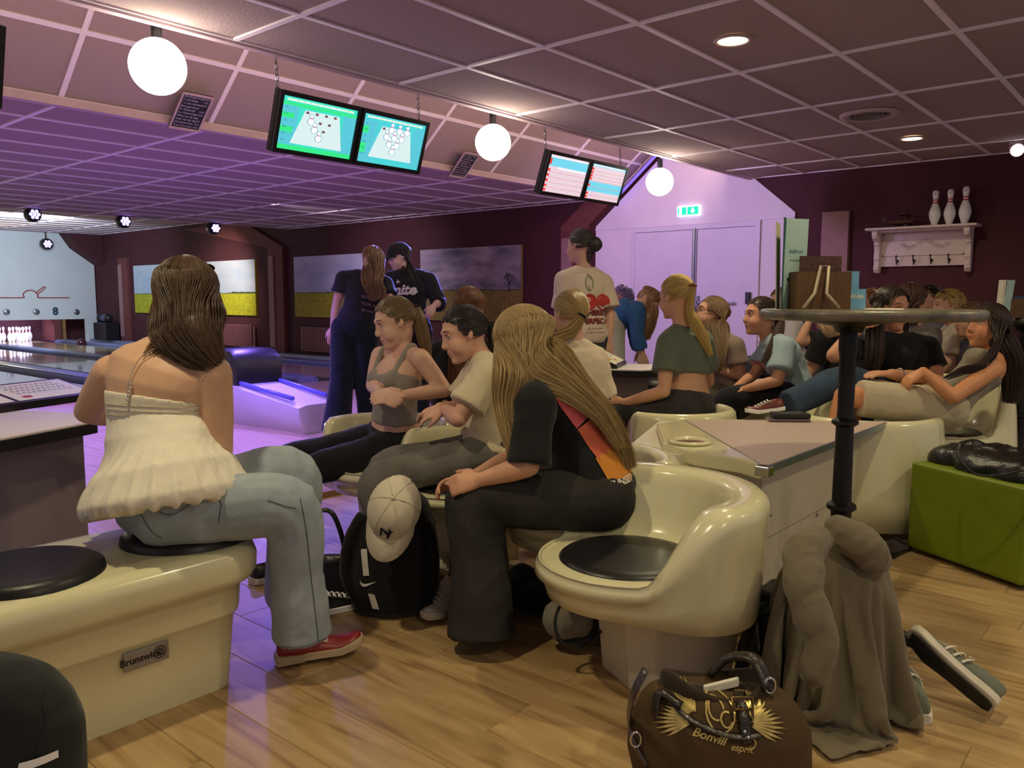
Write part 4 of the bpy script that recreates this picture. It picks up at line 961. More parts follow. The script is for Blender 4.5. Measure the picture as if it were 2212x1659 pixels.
# menus on the second bar table
b1 = at(2200, 660, 4.75); b1.z = 1.052
m = M(); m.box(b1+u*.0+Z3*.055, (.13, .08, .11), (u, w, Z3)); tag(obj('menu_box', m, brown, bevel=.003), 'brown wooden menu box on the second bar table at the right edge', 'box')
for i, (a, col) in enumerate(((-.118, MT['paper']), (-.095, teal))):
    m = M(); up_ = (Z3+u*(.05+.06*i)).normalized(); m.box(b1+u*a+up_*.11-w*.01, (.014+.03*i, .05, .22), (u, w, up_)); tag(obj('menu_card', m, col), ('yellowed' if i == 0 else 'pale teal')+' menu card standing on the second bar table', 'menu')
m = M(); m.box(b1+u*.0+Z3*.118, (.10, .06, .016), (u, w, Z3)); tag(obj('card_stack', m, mat('dark_blue_card', S(40, 70, 100), .6, nscale=10, namt=.2)), 'dark blue card lying on the menu box of the second bar table', 'card')
# ================================================================ GREEN POUF
e1 = V3((3.69-3.969, .487-.986, 0)); L_ = e1.length; e1.normalize(); e2 = V3((-e1.y, e1.x, 0))
if e2.dot(FWD) < 0: e2 = -e2
L_ = L_; t = thing('pouf', 'square green leatherette pouf under the black jacket at the right edge', 'pouf', V3((3.83, .74, 0))+e2*.28)
gm = mat('green_leatherette', S(112, 128, 20), .5, nscale=5, namt=.12, bump=.05, bscale=90, spec=.35)
c = V3((3.969, .986, 0))+e1*(L_/2)+e2*(L_/2)
m = M(); m.box(c+Z3*.222, (L_, L_, .40), (e1, e2, Z3)); obj('cushion_body', m, gm, t, bevel=.02, bseg=3)
m = M()
for s1 in (-1, 1):
    for s2 in (-1, 1): m.lathe([(.02, 0), (.02, .03)], c+e1*(s1*.2)+e2*(s2*.2), 10)
obj('foot', m, MT['black'], t)
POUF = (c, e1, e2)
# ================================================================ PEOPLE: builders
def attr_mat(name, col, rough, var=.35, spec=.4, bump=0, bscale=60, nscale=0, namt=.2, sss=0, aniso=0):
    """principled material whose base colour is multiplied by the mesh colour attribute 'tint'"""
    m = mat(name, col, rough, spec=spec, bump=bump, bscale=bscale, nscale=nscale, namt=namt)
    nt = m.node_tree; b = nt.nodes['Principled BSDF']; a = nt.nodes.new('ShaderNodeAttribute'); a.attribute_name = 'tint'
    mx = nt.nodes.new('ShaderNodeMix'); mx.data_type = 'RGBA'; mx.blend_type = 'MULTIPLY'; mx.inputs[0].default_value = 1
    if b.inputs['Base Color'].is_linked: nt.links.new(b.inputs['Base Color'].links[0].from_socket, mx.inputs[6])
    else: mx.inputs[6].default_value = (*col, 1)
    nt.links.new(a.outputs['Color'], mx.inputs[7]); nt.links.new(mx.outputs[2], b.inputs['Base Color'])
    if sss: b.inputs['Subsurface Weight'].default_value = sss; b.inputs['Subsurface Radius'].default_value = (.012, .005, .003); b.inputs['Subsurface Scale'].default_value = 1
    if aniso: b.inputs['Anisotropic'].default_value = aniso
    return m
_sk, _hr, _cl = {}, {}, {}
def skin(c):
    if c not in _sk: _sk[c] = attr_mat('skin', S(*c), .5, spec=.35, nscale=30, namt=.06, bump=.05, bscale=260)
    return _sk[c]
def hairm(c):
    if c not in _hr: _hr[c] = attr_mat('hair', S(*c), .42, spec=.45)
    return _hr[c]
def fabric(c, kind='knit'):
    k = (c, kind)
    if k not in _cl:
        if kind == 'denim': _cl[k] = mat('denim', S(*c), .85, nscale=9, namt=.22, bump=.3, bscale=420, spec=.15)
        elif kind == 'leather': _cl[k] = mat('black_leather', S(*c), .32, nscale=9, namt=.2, bump=.25, bscale=90, spec=.5)
        else: _cl[k] = cloth('fabric', S(*c))
    return _cl[k]
def tint_attr(me, arr):
    a = me.color_attributes.new('tint', 'FLOAT_COLOR', 'POINT')
    c = np.ones((len(me.vertices), 4), np.float32); c[:, :3] = arr if arr.ndim == 2 else arr[:, None]
    a.data.foreach_set('color', c.ravel())
def bake(m, voxel, it, fac=.5):
    """union of overlapping closed shapes as one continuous, smoothed surface -> (verts, mesh)"""
    me = m.mesh('form', [], V3((0, 0, 0)), True)
    o = bpy.data.objects.new('form', me); COL.objects.link(o)
    r = o.modifiers.new('r', 'REMESH'); r.mode = 'VOXEL'; r.voxel_size = voxel; r.adaptivity = 0; r.use_smooth_shade = True
    if it: s = o.modifiers.new('s', 'SMOOTH'); s.factor = fac; s.iterations = it
    dg = bpy.context.evaluated_depsgraph_get(); dg.update()
    out = bpy.data.meshes.new_from_object(o.evaluated_get(dg))
    bpy.data.objects.remove(o); bpy.data.meshes.remove(me)
    v = np.empty(len(out.vertices)*3, np.float32); out.vertices.foreach_get('co', v); v = v.reshape(-1, 3)
    return v, out
def setv(me, v): me.vertices.foreach_set('co', v.astype(np.float32).ravel()); me.update()
def normals(me):
    n = np.empty(len(me.vertices)*3, np.float32); me.vertices.foreach_get('normal', n); return n.reshape(-1, 3)
def wrinkle(me, v, amp, sc=9.0, seed=0.0, fold=None):
    n = normals(me); d = np.empty(len(v), np.float32); nz = noise.noise
    for i, (x, y, z) in enumerate(v.tolist()):
        w = nz((x*3+seed, y*3, z*3))
        a = nz((x*sc+w+seed, y*sc-w, z*sc*.8+w)); b = nz((x*sc*2.3+seed, y*sc*2.3+w*2, z*sc*2.1))
        d[i] = (.5-abs(a))*1.0+(.35-abs(b))*.45-.25
    return v+n*(d*amp)[:, None]
def garment(name, m, mats, parent, voxel=.010, it=4, amp=.006, sc=9, seed=0.0, label=None, pleat=None):
    v, me = bake(m, voxel, it)
    if pleat:
        c, n0, zt, zb, pa = pleat; n = normals(me); a = np.arctan2(v[:, 1]-c.y, v[:, 0]-c.x); w = np.clip((zt-v[:, 2])/(zt-zb), 0, 1)
        v = v+n*(pa*w*(np.sin(a*n0+2*np.sin(a*3))+.5*np.sin(a*n0*2.3+1)))[:, None]
    v = wrinkle(me, v, amp, sc, seed) if amp else v
    og = np.array(ORG[parent.name], np.float32); setv(me, v-og); me.name = name
    me.materials.append(mats)
    for p in me.polygons: p.use_smooth = True
    o = obj(name, me, None, parent, label=label)
    f = [tuple(p.vertices) for p in me.polygons]
    o_b = BVHTree.FromPolygons([tuple(x) for x in v.tolist()], f)
    return o, o_b
def decal(name, bvh, polys2d, org, u, v, look, mt, parent, off=.002, sub=2):
    """flat print wrapped on a garment: polys2d = (verts2d, faces); look = direction from outside towards the cloth"""
    vs, fs = polys2d; bm = bmesh.new(); org, u, v, look = V3(org), V3(u).normalized(), V3(v).normalized(), V3(look).normalized()
    h0 = bvh.ray_cast(EYE, (org-EYE).normalized())
    if h0[0] is not None: org = h0[0]
    bv = [bm.verts.new((a, b, 0)) for a, b in vs]
    for f in fs:
        try: bm.faces.new([bv[i] for i in f])
        except ValueError: pass
    for _ in range(sub): bmesh.ops.subdivide_edges(bm, edges=[e for e in bm.edges if e.calc_length() > .012], cuts=1, use_grid_fill=True)
    bmesh.ops.triangulate(bm, faces=bm.faces)
    kill = []
    for q in bm.verts:
        p = org+u*q.co.x+v*q.co.y
        h = bvh.ray_cast(p-look*.5, look, 1.2)
        if h[0] is None: kill.append(q)
        else: q.co = h[0]-look*off+h[1]*off*(.5 if h[1].dot(look) < 0 else -.5)
    bmesh.ops.delete(bm, geom=kill, context='VERTS')
    bm2 = M(); bm.verts.index_update(); bm2.v = [tuple(q.co) for q in bm.verts]; bm2.f = [tuple(q.index for q in f.verts) for f in bm.faces]; bm2.m = [0]*len(bm2.f); bm.free()
    return obj(name, bm2, mt, parent, smooth=True, fixn=False)
def seam(name, bvh, pts, parent, mt, r=.0014, n=6, off=.001):
    P = []
    for q in bez([V3((x, y, 0)) for x, y in pts], n):
        h_ = bvh.ray_cast(EYE, cdir(_ray(q.x, q.y)).normalized())
        if h_[0] is not None: P.append(h_[0]+h_[1]*off)
    if len(P) < 2: return
    m = M(); m.tube(P, r, 5); return obj(name, m, mt, parent, smooth=True)
class Head:
    def __init__(s, H, f, up=(0, 1, 0), k=1.0):
        s.H = V3(H); s.F = cdir(f).normalized(); U = cdir(up); s.L = U.cross(s.F).normalized(); s.U = s.F.cross(s.L).normalized(); s.k = k
        s.er = V3((.100, .080, .096)); s.ec = V3((-.012, 0, .026))
    def p(s, x, y, z): return s.H+(s.F*x+s.L*y+s.U*z)*s.k
    def e(s, d, q=1.0):                                # point on the cranium ellipsoid
        d = V3(d).normalized(); return s.p(s.ec.x+d.x*s.er.x*q, s.ec.y+d.y*s.er.y*q, s.ec.z+d.z*s.er.z*q)
    def loc(s, v):                                     # world (n,3) -> head coordinates
        d = (v-np.array(s.H))/s.k; A = np.array([s.F, s.L, s.U]); return d@A.T
def head_form(m, h, neck, ear=.075):
    k = h.k; ax = (h.F, h.L, h.U)
    m.sphere(h.p(-.012, 0, .026), V3((.098, .077, .093))*k, ax, 24, 16)
    def ring(z, cx, a, b): return [h.p(cx+b*cos(q)*(1 if cos(q) > 0 else .9), a*sin(q), z) for q in np.linspace(0, 2*pi, 25)[:-1]]
    m.rings([ring(.06, .0, .055, .062), ring(.045, .006, .066, .080), ring(.02, .008, .068, .082), ring(-.01, .008, .066, .082), ring(-.035, .010, .060, .079), ring(-.06, .016, .053, .073), ring(-.082, .024, .043, .063), ring(-.100, .034, .031, .048), ring(-.112, .044, .018, .032)])
    m.tube([h.p(.086, 0, .020), h.p(.092, 0, .0), h.p(.1025, 0, -.020), h.p(.1035, 0, -.027)], [.0085*k, .009*k, .0105*k, .0100*k], 10, round_ends=True)
    for y in (-.012, .012): m.sphere(h.p(.0935, y, -.029), V3((.011, .008, .0075))*k, ax, 10, 6)
    m.tube([h.p(.066, -.045, .034), h.p(.084, -.02, .036), h.p(.086, 0, .033), h.p(.084, .02, .036), h.p(.066, .045, .034)], [.009*k, .0095*k, .0085*k, .0095*k, .009*k], 8, round_ends=True)
    for y in (-.036, .036): m.sphere(h.p(.050, y*.97, -.036), V3((.036, .029, .042))*k, ax, 14, 10)
    m.tube([h.p(.080, -.020, -.058), h.p(.0915, -.008, -.054), h.p(.0925, 0, -.056), h.p(.0915, .008, -.054), h.p(.080, .020, -.058)], [.004*k, .0075*k, .007*k, .0075*k, .004*k], 8, round_ends=True)
    m.tube([h.p(.080, -.018, -.064), h.p(.0905, 0, -.0685), h.p(.080, .018, -.064)], [.004*k, .0085*k, .004*k], 8, round_ends=True)
    m.sphere(h.p(.074, 0, -.096), V3((.018, .020, .017))*k, ax, 12, 8)
    for y in (-1, 1):
        c = h.p(-.006, y*ear, -.006); ex = (h.F*.86+h.U*-.0+h.L*(-y)*.45).normalized(); ez = (h.U*.97-h.F*.2).normalized(); ey = ez.cross(ex)
        m.sphere(c, V3((.016, .007, .028))*k, (ex, ey, ez), 12, 8)
    nb = V3(neck); top = h.p(-.022, 0, -.045)
    m.tube([top, top.lerp(nb, .5)+h.F*.004, nb], [.054*k, .049*k, .056*k], 14, round_ends=True)
def carve(h, v, me):
    q = h.loc(v); n = normals(me); d = np.zeros(len(v))
    for y in (-.032, .032):
        d -= .0085*np.exp(-(((q[:, 0]-.082)/.02)**2+((q[:, 1]-y)/.0135)**2+((q[:, 2]-.012)/.0105)**2))
        d += .0020*np.exp(-(((q[:, 0]-.084)/.02)**2+((q[:, 1]-y)/.014)**2+((q[:, 2]-.0235)/.004)**2))
    d -= .004*np.exp(-(((q[:, 0]-.09)/.02)**2+(q[:, 1]/.02)**2+((q[:, 2]+.0615)/.0025)**2))
    v = v+n*(d*h.k)[:, None]
    t = np.ones((len(v), 3))
    lip = np.exp(-(((q[:, 0]-.088)/.02)**2+(q[:, 1]/.0175)**4+((q[:, 2]+.061)/.0115)**4))
    t *= 1-lip[:, None]*np.array([.12, .42, .34])
    for y in (-.045, .045):
        ch = np.exp(-(((q[:, 0]-.06)/.03)**2+((q[:, 1]-y)/.025)**2+((q[:, 2]+.025)/.02)**2))*.4
        t *= 1-ch[:, None]*np.array([.0, .10, .09])
    return v, t
eyew = mat('eye_white', S(214, 205, 200), .3, nscale=30, namt=.04); irisd = mat('iris', S(52, 48, 46), .2, nscale=30, namt=.2)
def face_parts(h, parent, brow=(90, 66, 46), look=0.0, lid=.15):
    bm_ = hairm(brow)
    for y in (-.032, .032):
        c = h.p(.0705, y, .0115); m = M(); ax = (h.F, h.L, h.U)
        m.sphere(c, .0120*h.k, ax, 14, 10, mi=0)
        d = (h.F+h.L*look+h.L*(y*1.2)).normalized(); e1 = d.orthogonal().normalized(); e2 = d.cross(e1)
        m.sphere(c+d*(.0068*h.k), (.0065*h.k, .0065*h.k, .0062*h.k), (e1, e2, d), 12, 6, mi=1)
        obj('eye', m, [eyew, irisd], parent, smooth=True)
        m = M(); m.tube([h.p(.074, y*.55, .012), h.p(.0845, y*.8, .0195), h.p(.0835, y*1.15, .0195), h.p(.072, y*1.5, .012)], [.0008*h.k, .0018*h.k, .002*h.k, .0012*h.k], 6)
        o = obj('lash', m, irisd, parent, smooth=True)
        m = M(); ex = (h.F*.93+h.U*-lid).normalized(); ez = (h.U-ex*h.U.dot(ex)).normalized()
        m.sphere(c, .0132*h.k, (ex, ez.cross(ex), ez), 16, 6, z0=.10, z1=1.0)
        me = m.mesh('eyelid', parent.data.materials[0], ORG[parent.name], True); tint_attr(me, np.full((len(me.vertices), 3), .92)); obj('eyelid', me, None, parent)
        m = M(); m.tube([h.p(.0885, y*.48, .0345), h.p(.0885, y*.8, .0375), h.p(.081, y*1.25, .0385), h.p(.068, y*1.62, .033)], [.0014*h.k, .0022*h.k, .0019*h.k, .0008*h.k], 6)
        me = m.mesh('eyebrow', bm_, ORG[parent.name], True); tint_attr(me, np.ones(len(me.vertices))); obj('eyebrow', me, None, parent)
# ---------------------------------------------------------------- hair
def strand_mesh(name, paths, width, col, parent, rnd, core=None, label=None):
    m = M(); tn = []
    for k, P in enumerate(paths):
        n0 = len(m.v); N = len(P); w = width*rnd.uniform(.7, 1.25)
        m.tube(P, [w*(1-.75*(i/(N-1))**2.5) for i in range(N)], 3, caps=False)
        c = rnd.uniform(.80, 1.18); tn += [c*(.85+.25*i/N) for i in range(N) for _ in range(3)]
        tn += [1.0]*(len(m.v)-n0-3*N)
    if core is not None:
        n0 = len(m.v); m.add(core.v, core.f); tn += [.80]*(len(m.v)-n0)  # shade between the strands put into the darker tint of the core
    me = m.mesh(name, hairm(col), ORG[parent.name], True, fixn=False); tint_attr(me, np.array(tn))
    return obj(name, me, None, parent, label=label)
def hairline(ux): return -.52+1.06*smoothstep(-.06, .74, ux)
def hair_cap(m, h, q=1.03, low=0.0, front=0.0, n=40, k=24):
    vs, fs, idx = [], [], {}
    def ok(d): return d.z > hairline(d.x-front)-low and not (abs(d.y) > .55 and d.z < -.14 and d.x > -.5)
    g = [[V3((cos(2*pi*j/n)*cos(e), sin(2*pi*j/n)*cos(e), sin(e))) for j in range(n)] for e in np.linspace(-.9, pi/2-.02, k)]
    for i in range(k-1):
        for j in range(n):
            c = [(i, j), (i, (j+1) % n), (i+1, (j+1) % n), (i+1, j)]
            if all(ok(g[a][b]) for a, b in c):
                f = []
                for a, b in c:
                    if (a, b) not in idx: idx[(a, b)] = len(vs); vs.append(h.e(g[a][b], q*(1+.008*sin(b*2.9)+.006*sin(b*5.3))))
                    f.append(idx[(a, b)])
                fs.append(tuple(f))
    j = len(vs); vs.append(h.e((0, 0, 1), q)); fs += [(idx[(k-1, b)], idx[(k-1, (b+1) % n)], j) for b in range(n) if (k-1, b) in idx and (k-1, (b+1) % n) in idx]
    m.add(vs, fs)
def slerp(a, b, t):
    a, b = V3(a).normalized(), V3(b).normalized(); w = a.angle(b)
    if w < 1e-4: return a
    return (a*sin((1-t)*w)+b*sin(t*w))/sin(w)
def guide_frames(guide, wax):
    P = [g[0] for g in guide]; out = []
    for i, g in enumerate(guide):
        t = (P[min(i+1, len(P)-1)]-P[max(i-1, 0)]).normalized(); w = (wax-t*wax.dot(t)).normalized()
        out.append((g[0], w*g[1], t.cross(w).normalized()*g[2]))
    return out
def long_hair(h, parent, guide, col, n=260, width=.0034, az=105, wax=None, seed=1, wave=0.0, zexit=-.45, fringe=0, name='hair', label=None, puff=.05, part=0.05, cap=True, jit=.012, front=.13):
    """guide: [(world point, half width, half thickness)] of the hanging mass"""
    r = random.Random(seed); wax = (wax or RIGHT); sg = 1 if wax.dot(h.L) > 0 else -1
    gf = guide_frames(guide, wax); paths = []
    for i in range(n):
        a = r.uniform(-1, 1); b = r.uniform(-1, 1)*sqrt(max(0, 1-a*a*.8)); A = radians(az)*a
        ex = V3((-cos(A), sin(A)*sg, zexit+r.uniform(-.18, .18)))
        st = V3((-.65+1.25*min(1, abs(a)*r.uniform(.3, 1.25)), part+.03*a*sg, .95))
        q = 1.035+.035*b+.01*r.random()
        P = [h.e(slerp(st, ex, t), q+puff*t*t) for t in (0, .2, .4, .6, .8)]
        L0 = r.uniform(.84, 1.0); ph = r.uniform(0, 6.28); jv = V3((r.gauss(0, 1), r.gauss(0, 1), 0))
        for j, (c, w, t) in enumerate(gf):
            if j == len(gf)-1: c = gf[j-1][0].lerp(c, L0)
            P.append(c+w*a+t*b+jv*jit*(j/len(gf))+wax*(wave*sin(ph*.3+j*1.9+a*2)))
        paths.append(bez(P, 3))
    core = M()
    if cap: hair_cap(core, h, 1.03, .05, front)
    rs = []
    ex0 = [h.e((-cos(A), sin(A)*sg, .1), .99) for A in np.linspace(-radians(az*.8), radians(az*.8), 12)]
    for c, w, t in gf: rs.append([c+w*(.86*cos(q))+t*(.75*sin(q)) for q in np.linspace(0, 2*pi, 17)[:-1]])
    last = gf[-1]; rs[-1] = [gf[-2][0].lerp(last[0], .8)+last[1]*(.7*cos(q))+last[2]*(.4*sin(q)) for q in np.linspace(0, 2*pi, 17)[:-1]]
    core.rings(rs)
    return strand_mesh(name, paths, width, col, parent, r, core, label)
def pony_hair(h, parent, tie, tail, col, n=230, width=.0030, seed=2, wax=None, tie_r=.016, tie_col=(24, 22, 26), ttn=130, front=.13, low=0.0):
    """tie: direction on the skull; tail: [(point, half width, half thickness)] starting at the tie"""
    r = random.Random(seed); T = h.e(tie, 1.16); paths = []; D = V3(tie).normalized()
    for i in range(n):
        for _ in range(30):
            u = V3((r.gauss(0, 1), r.gauss(0, 1), r.gauss(0, 1))).normalized()
            if u.z > hairline(u.x-front)-low: break
        P = [h.e(slerp(u, D, t), 1.03+.012*r.random()+.05*t**6) for t in (0, .25, .5, .75, .93)]+[T+V3((r.gauss(0, .004), r.gauss(0, .004), r.gauss(0, .004)))]
        paths.append(bez(P, 3))
    wax = wax or RIGHT; gf = guide_frames([(T, tie_r, tie_r)]+list(tail), wax)
    for i in range(ttn):
        a = r.uniform(-1, 1); b = r.uniform(-1, 1)*sqrt(1-a*a*.9); L0 = r.uniform(.72, 1)
        P = [c+w*a+t*b for c, w, t in gf]; P[-1] = P[-2].lerp(P[-1], L0)
        paths.append(bez(P, 4))
    core = M(); hair_cap(core, h, 1.025, low, front)
    core.rings([[c+w*(.8*cos(q))+t*(.8*sin(q)) for q in np.linspace(0, 2*pi, 13)[:-1]] for c, w, t in gf[:-1]])
    o = strand_mesh('hair', paths, width, col, parent, r, core)
    m = M(); d = (gf[1][0]-T).normalized(); e1 = d.orthogonal().normalized(); e2 = d.cross(e1)
    m.tube([T+d*.006+e1*(tie_r*1.05*cos(q))+e2*(tie_r*1.05*sin(q)) for q in np.linspace(0, 2*pi, 19)[:-1]], .0065, 8, close=True)
    obj('hair_tie', m, fabric(tie_col), parent, smooth=True)
    return o
def short_hair(h, parent, col, n=320, length=.05, width=.0032, seed=3, fwd=.6, low=-.05, lift=.05, front=.04):
    r = random.Random(seed); paths = []
    for i in range(n):
        for _ in range(30):
            u = V3((r.gauss(0, 1), r.gauss(0, 1), r.gauss(0, 1))).normalized()
            if u.z > hairline(u.x-front)-low: break
        d = V3((fwd*max(0, u.z)+.25*u.x, u.y*.5+r.gauss(0, .12), -.35-.3*(1-u.z)+r.gauss(0, .1)))
        top = smoothstep(.2, .8, u.z); ln = length*(.5+.7*top)*r.uniform(.7, 1.2)/.09
        P = [h.e(u+d*(ln*t), 1.02+(lift+.04*r.random())*sin(t*2.2)*top+.02*t) for t in (0, .35, .7, 1)]
        paths.append(bez(P, 2))
    core = M(); hair_cap(core, h, 1.03, low, front)
    return strand_mesh('hair', paths, width, col, parent, r, core)
def bun(h, parent, d, col, r0=.042, seed=4):
    r = random.Random(seed); c = h.e(d, 1.28); paths = []
    D = (c-h.p(*h.ec)).normalized(); e1 = D.orthogonal().normalized(); e2 = D.cross(e1)
    for i in range(90):
        a0 = r.uniform(0, 6.28); b = r.uniform(-1, 1); rr = r0*sqrt(max(.05, 1-b*b))*r.uniform(.85, 1.1)
        paths.append([c+D*(b*r0*.8+.006*sin(a0+t*3))+(e1*cos(a0+t*2.6)+e2*sin(a0+t*2.6))*rr for t in np.linspace(0, 1, 8)])
    core = M(); core.sphere(c, (r0*.93, r0*.93, r0*.8), (e1, e2, D), 16, 10)
    return strand_mesh('hair_bun', paths, .003, col, parent, r, core)
# ---------------------------------------------------------------- limbs
def limb(m, pts, rad, n=14): m.tube(bez(pts, 5), np.interp(np.linspace(0, 1, (len(pts)-1)*5+1), np.linspace(0, 1, len(rad)), rad), n, round_ends=True)
TS = [(-.16, .095, .085), (-.08, .150, .112), (.04, .168, .122), (.18, .152, .108), (.36, .126, .090), (.52, .130, .095), (.68, .146, .106), (.82, .152, .098), (.92, .125, .078), (1.0, .075, .060)]
def torso(m, spine, side0, side1, k=1.0, off=0.0, t0=-.16, t1=1.0, wk=1.0, flare=0.0, bot=None):
    sp = bez(spine, 12); L = len(sp)-1
    def at_(t):
        if t < 0: return sp[0]+(sp[0]-sp[1]).normalized()*((sp[-1]-sp[0]).length*-t)
        x = t*L; i = min(int(x), L-1); return sp[i].lerp(sp[i+1], x-i)
    ts = sorted(set([t0, t1]+[q[0] for q in TS if t0 < q[0] < t1])); rs = []
    for t in ts:
        a = np.interp(t, [q[0] for q in TS], [q[1] for q in TS])*k*wk+off; b = np.interp(t, [q[0] for q in TS], [q[2] for q in TS])*k*wk+off
        if flare: f = flare*smoothstep(.6, t0, t) if t < .6 else 0; a += f; b += f
        T = (at_(t+.03)-at_(t-.03)).normalized(); s = side0.lerp(side1, smoothstep(.05, .55, t)); s = (s-T*s.dot(T)).normalized(); d = T.cross(s)
        c = at_(t); rs.append([c+s*(a*cos(q))+d*(b*sin(q)) for q in np.linspace(0, 2*pi, 29)[:-1]])
    m.rings(rs)
    return at_
def hand(m, w, d, back, k=1.0, curl=.35, thumb=1, spread=.10, curls=None):
    """w wrist, d direction of the fingers, back = normal of the back of the hand, thumb = +1/-1 side"""
    d = V3(d).normalized(); n = V3(back); n = (n-d*n.dot(d)).normalized(); s = d.cross(n)*thumb
    def ring(x, a, b): return [w+d*(x*k)+s*(a*k*cos(q))+n*(b*k*sin(q)) for q in np.linspace(0, 2*pi, 15)[:-1]]
    m.rings([ring(-.02, .022, .018), ring(.0, .024, .018), ring(.03, .033, .017), ring(.065, .039, .014), ring(.085, .037, .011)])
    for i, (y, ln) in enumerate(((.030, .068), (.010, .076), (-.010, .071), (-.029, .056))):
        c = curl if curls is None else curls[i]
        p = w+d*(.078*k)+s*(y*k); dd = (d+s*(y*spread*14*.2)).normalized(); P = [p-dd*.02*k, p]; a = 0
        for f in (.44, .31, .25):
            a += c*(.8 if f > .4 else 1.0); e = dd*cos(a)-n*sin(a); p = p+e*(ln*f*k); P.append(p)
        m.tube(P, [.0092*k, .0095*k, .0086*k, .0080*k, .0066*k], 9, round_ends=True)
    p = w+d*(.018*k)+s*(.022*k)-n*.004*k; e1 = (d*.72+s*.62-n*.3).normalized(); e2 = (d*.93+s*.22-n*.32).normalized()
    m.tube([p, p+e1*.034*k, p+e1*.034*k+e2*.030*k, p+e1*.034*k+e2*.052*k], [.014*k, .0115*k, .0098*k, .0078*k], 9, round_ends=True)
def shoe(name, parent, heel, d, up, mats, k=1.0, laces=True, label=None, heelblock=False):
    """heel point on the ground, d towards the toe"""
    d = V3(d).normalized(); u = V3(up); u = (u-d*u.dot(d)).normalized(); s = d.cross(u)
    def P(x, y, z): return heel+(d*x+s*y+u*z)*k
    secs = [(-.012, .022), (.0, .030), (.03, .034), (.08, .033), (.13, .036), (.19, .043), (.23, .040), (.255, .028), (.268, .010)]
    def sole(g, z): return [P(x, w+g, z(x)) for x, w in secs]+[P(x, -w-g, z(x)) for x, w in reversed(secs)]
    tz = lambda x: .0+.018*smoothstep(.19, .268, x)
    m = M(); m.rings([sole(-.003, lambda x: tz(x)), sole(.003, lambda x: tz(x)+.004), sole(.003, lambda x: tz(x)+.024), sole(-.002, lambda x: tz(x)+.028)])
    if heelblock: m.box(P(.03, 0, .006), (.085*k, .068*k, .014*k), (d, s, u))
    m2 = M(); rs = []
    for x, w, h, zt in ((-.006, .020, .0, .075), (.01, .030, .0, .085), (.05, .034, .0, .085), (.09, .033, .0, .078), (.13, .036, .0, .066), (.18, .042, .0, .052), (.22, .039, .0, .044), (.25, .026, .0, .036), (.262, .010, .0, .028)):
        zb = tz(x)+.022; rs.append([P(x, w*cos(q)*(1 if sin(q) < .3 else 1-.35*(sin(q)-.3)), zb+(zt-.02+tz(x)*.3)*max(0, sin(q)) if sin(q) > 0 else zb) for q in np.linspace(0, 2*pi, 21)[:-1]])
    m2.rings(rs)
    o = obj(name, m2, mats[0], parent, smooth=True, label=label); obj('sole', m, mats[1], o, smooth=True, ang=50)
    if laces:
        m = M()
        for i in range(5):
            x = .105+.022*i; zc = .076-.0055*i*1.3+.012
            m.tube(bez([P(x-.006, -.024, zc-.016), P(x, 0, zc), P(x+.006, .024, zc-.016)], 3), .0028*k, 6)
            m.tube(bez([P(x+.008, -.024, zc-.018), P(x+.002, 0, zc), P(x-.004, .024, zc-.012)], 3), .0028*k, 6)
        obj('lace', m, mats[2], o, smooth=True)
    return o
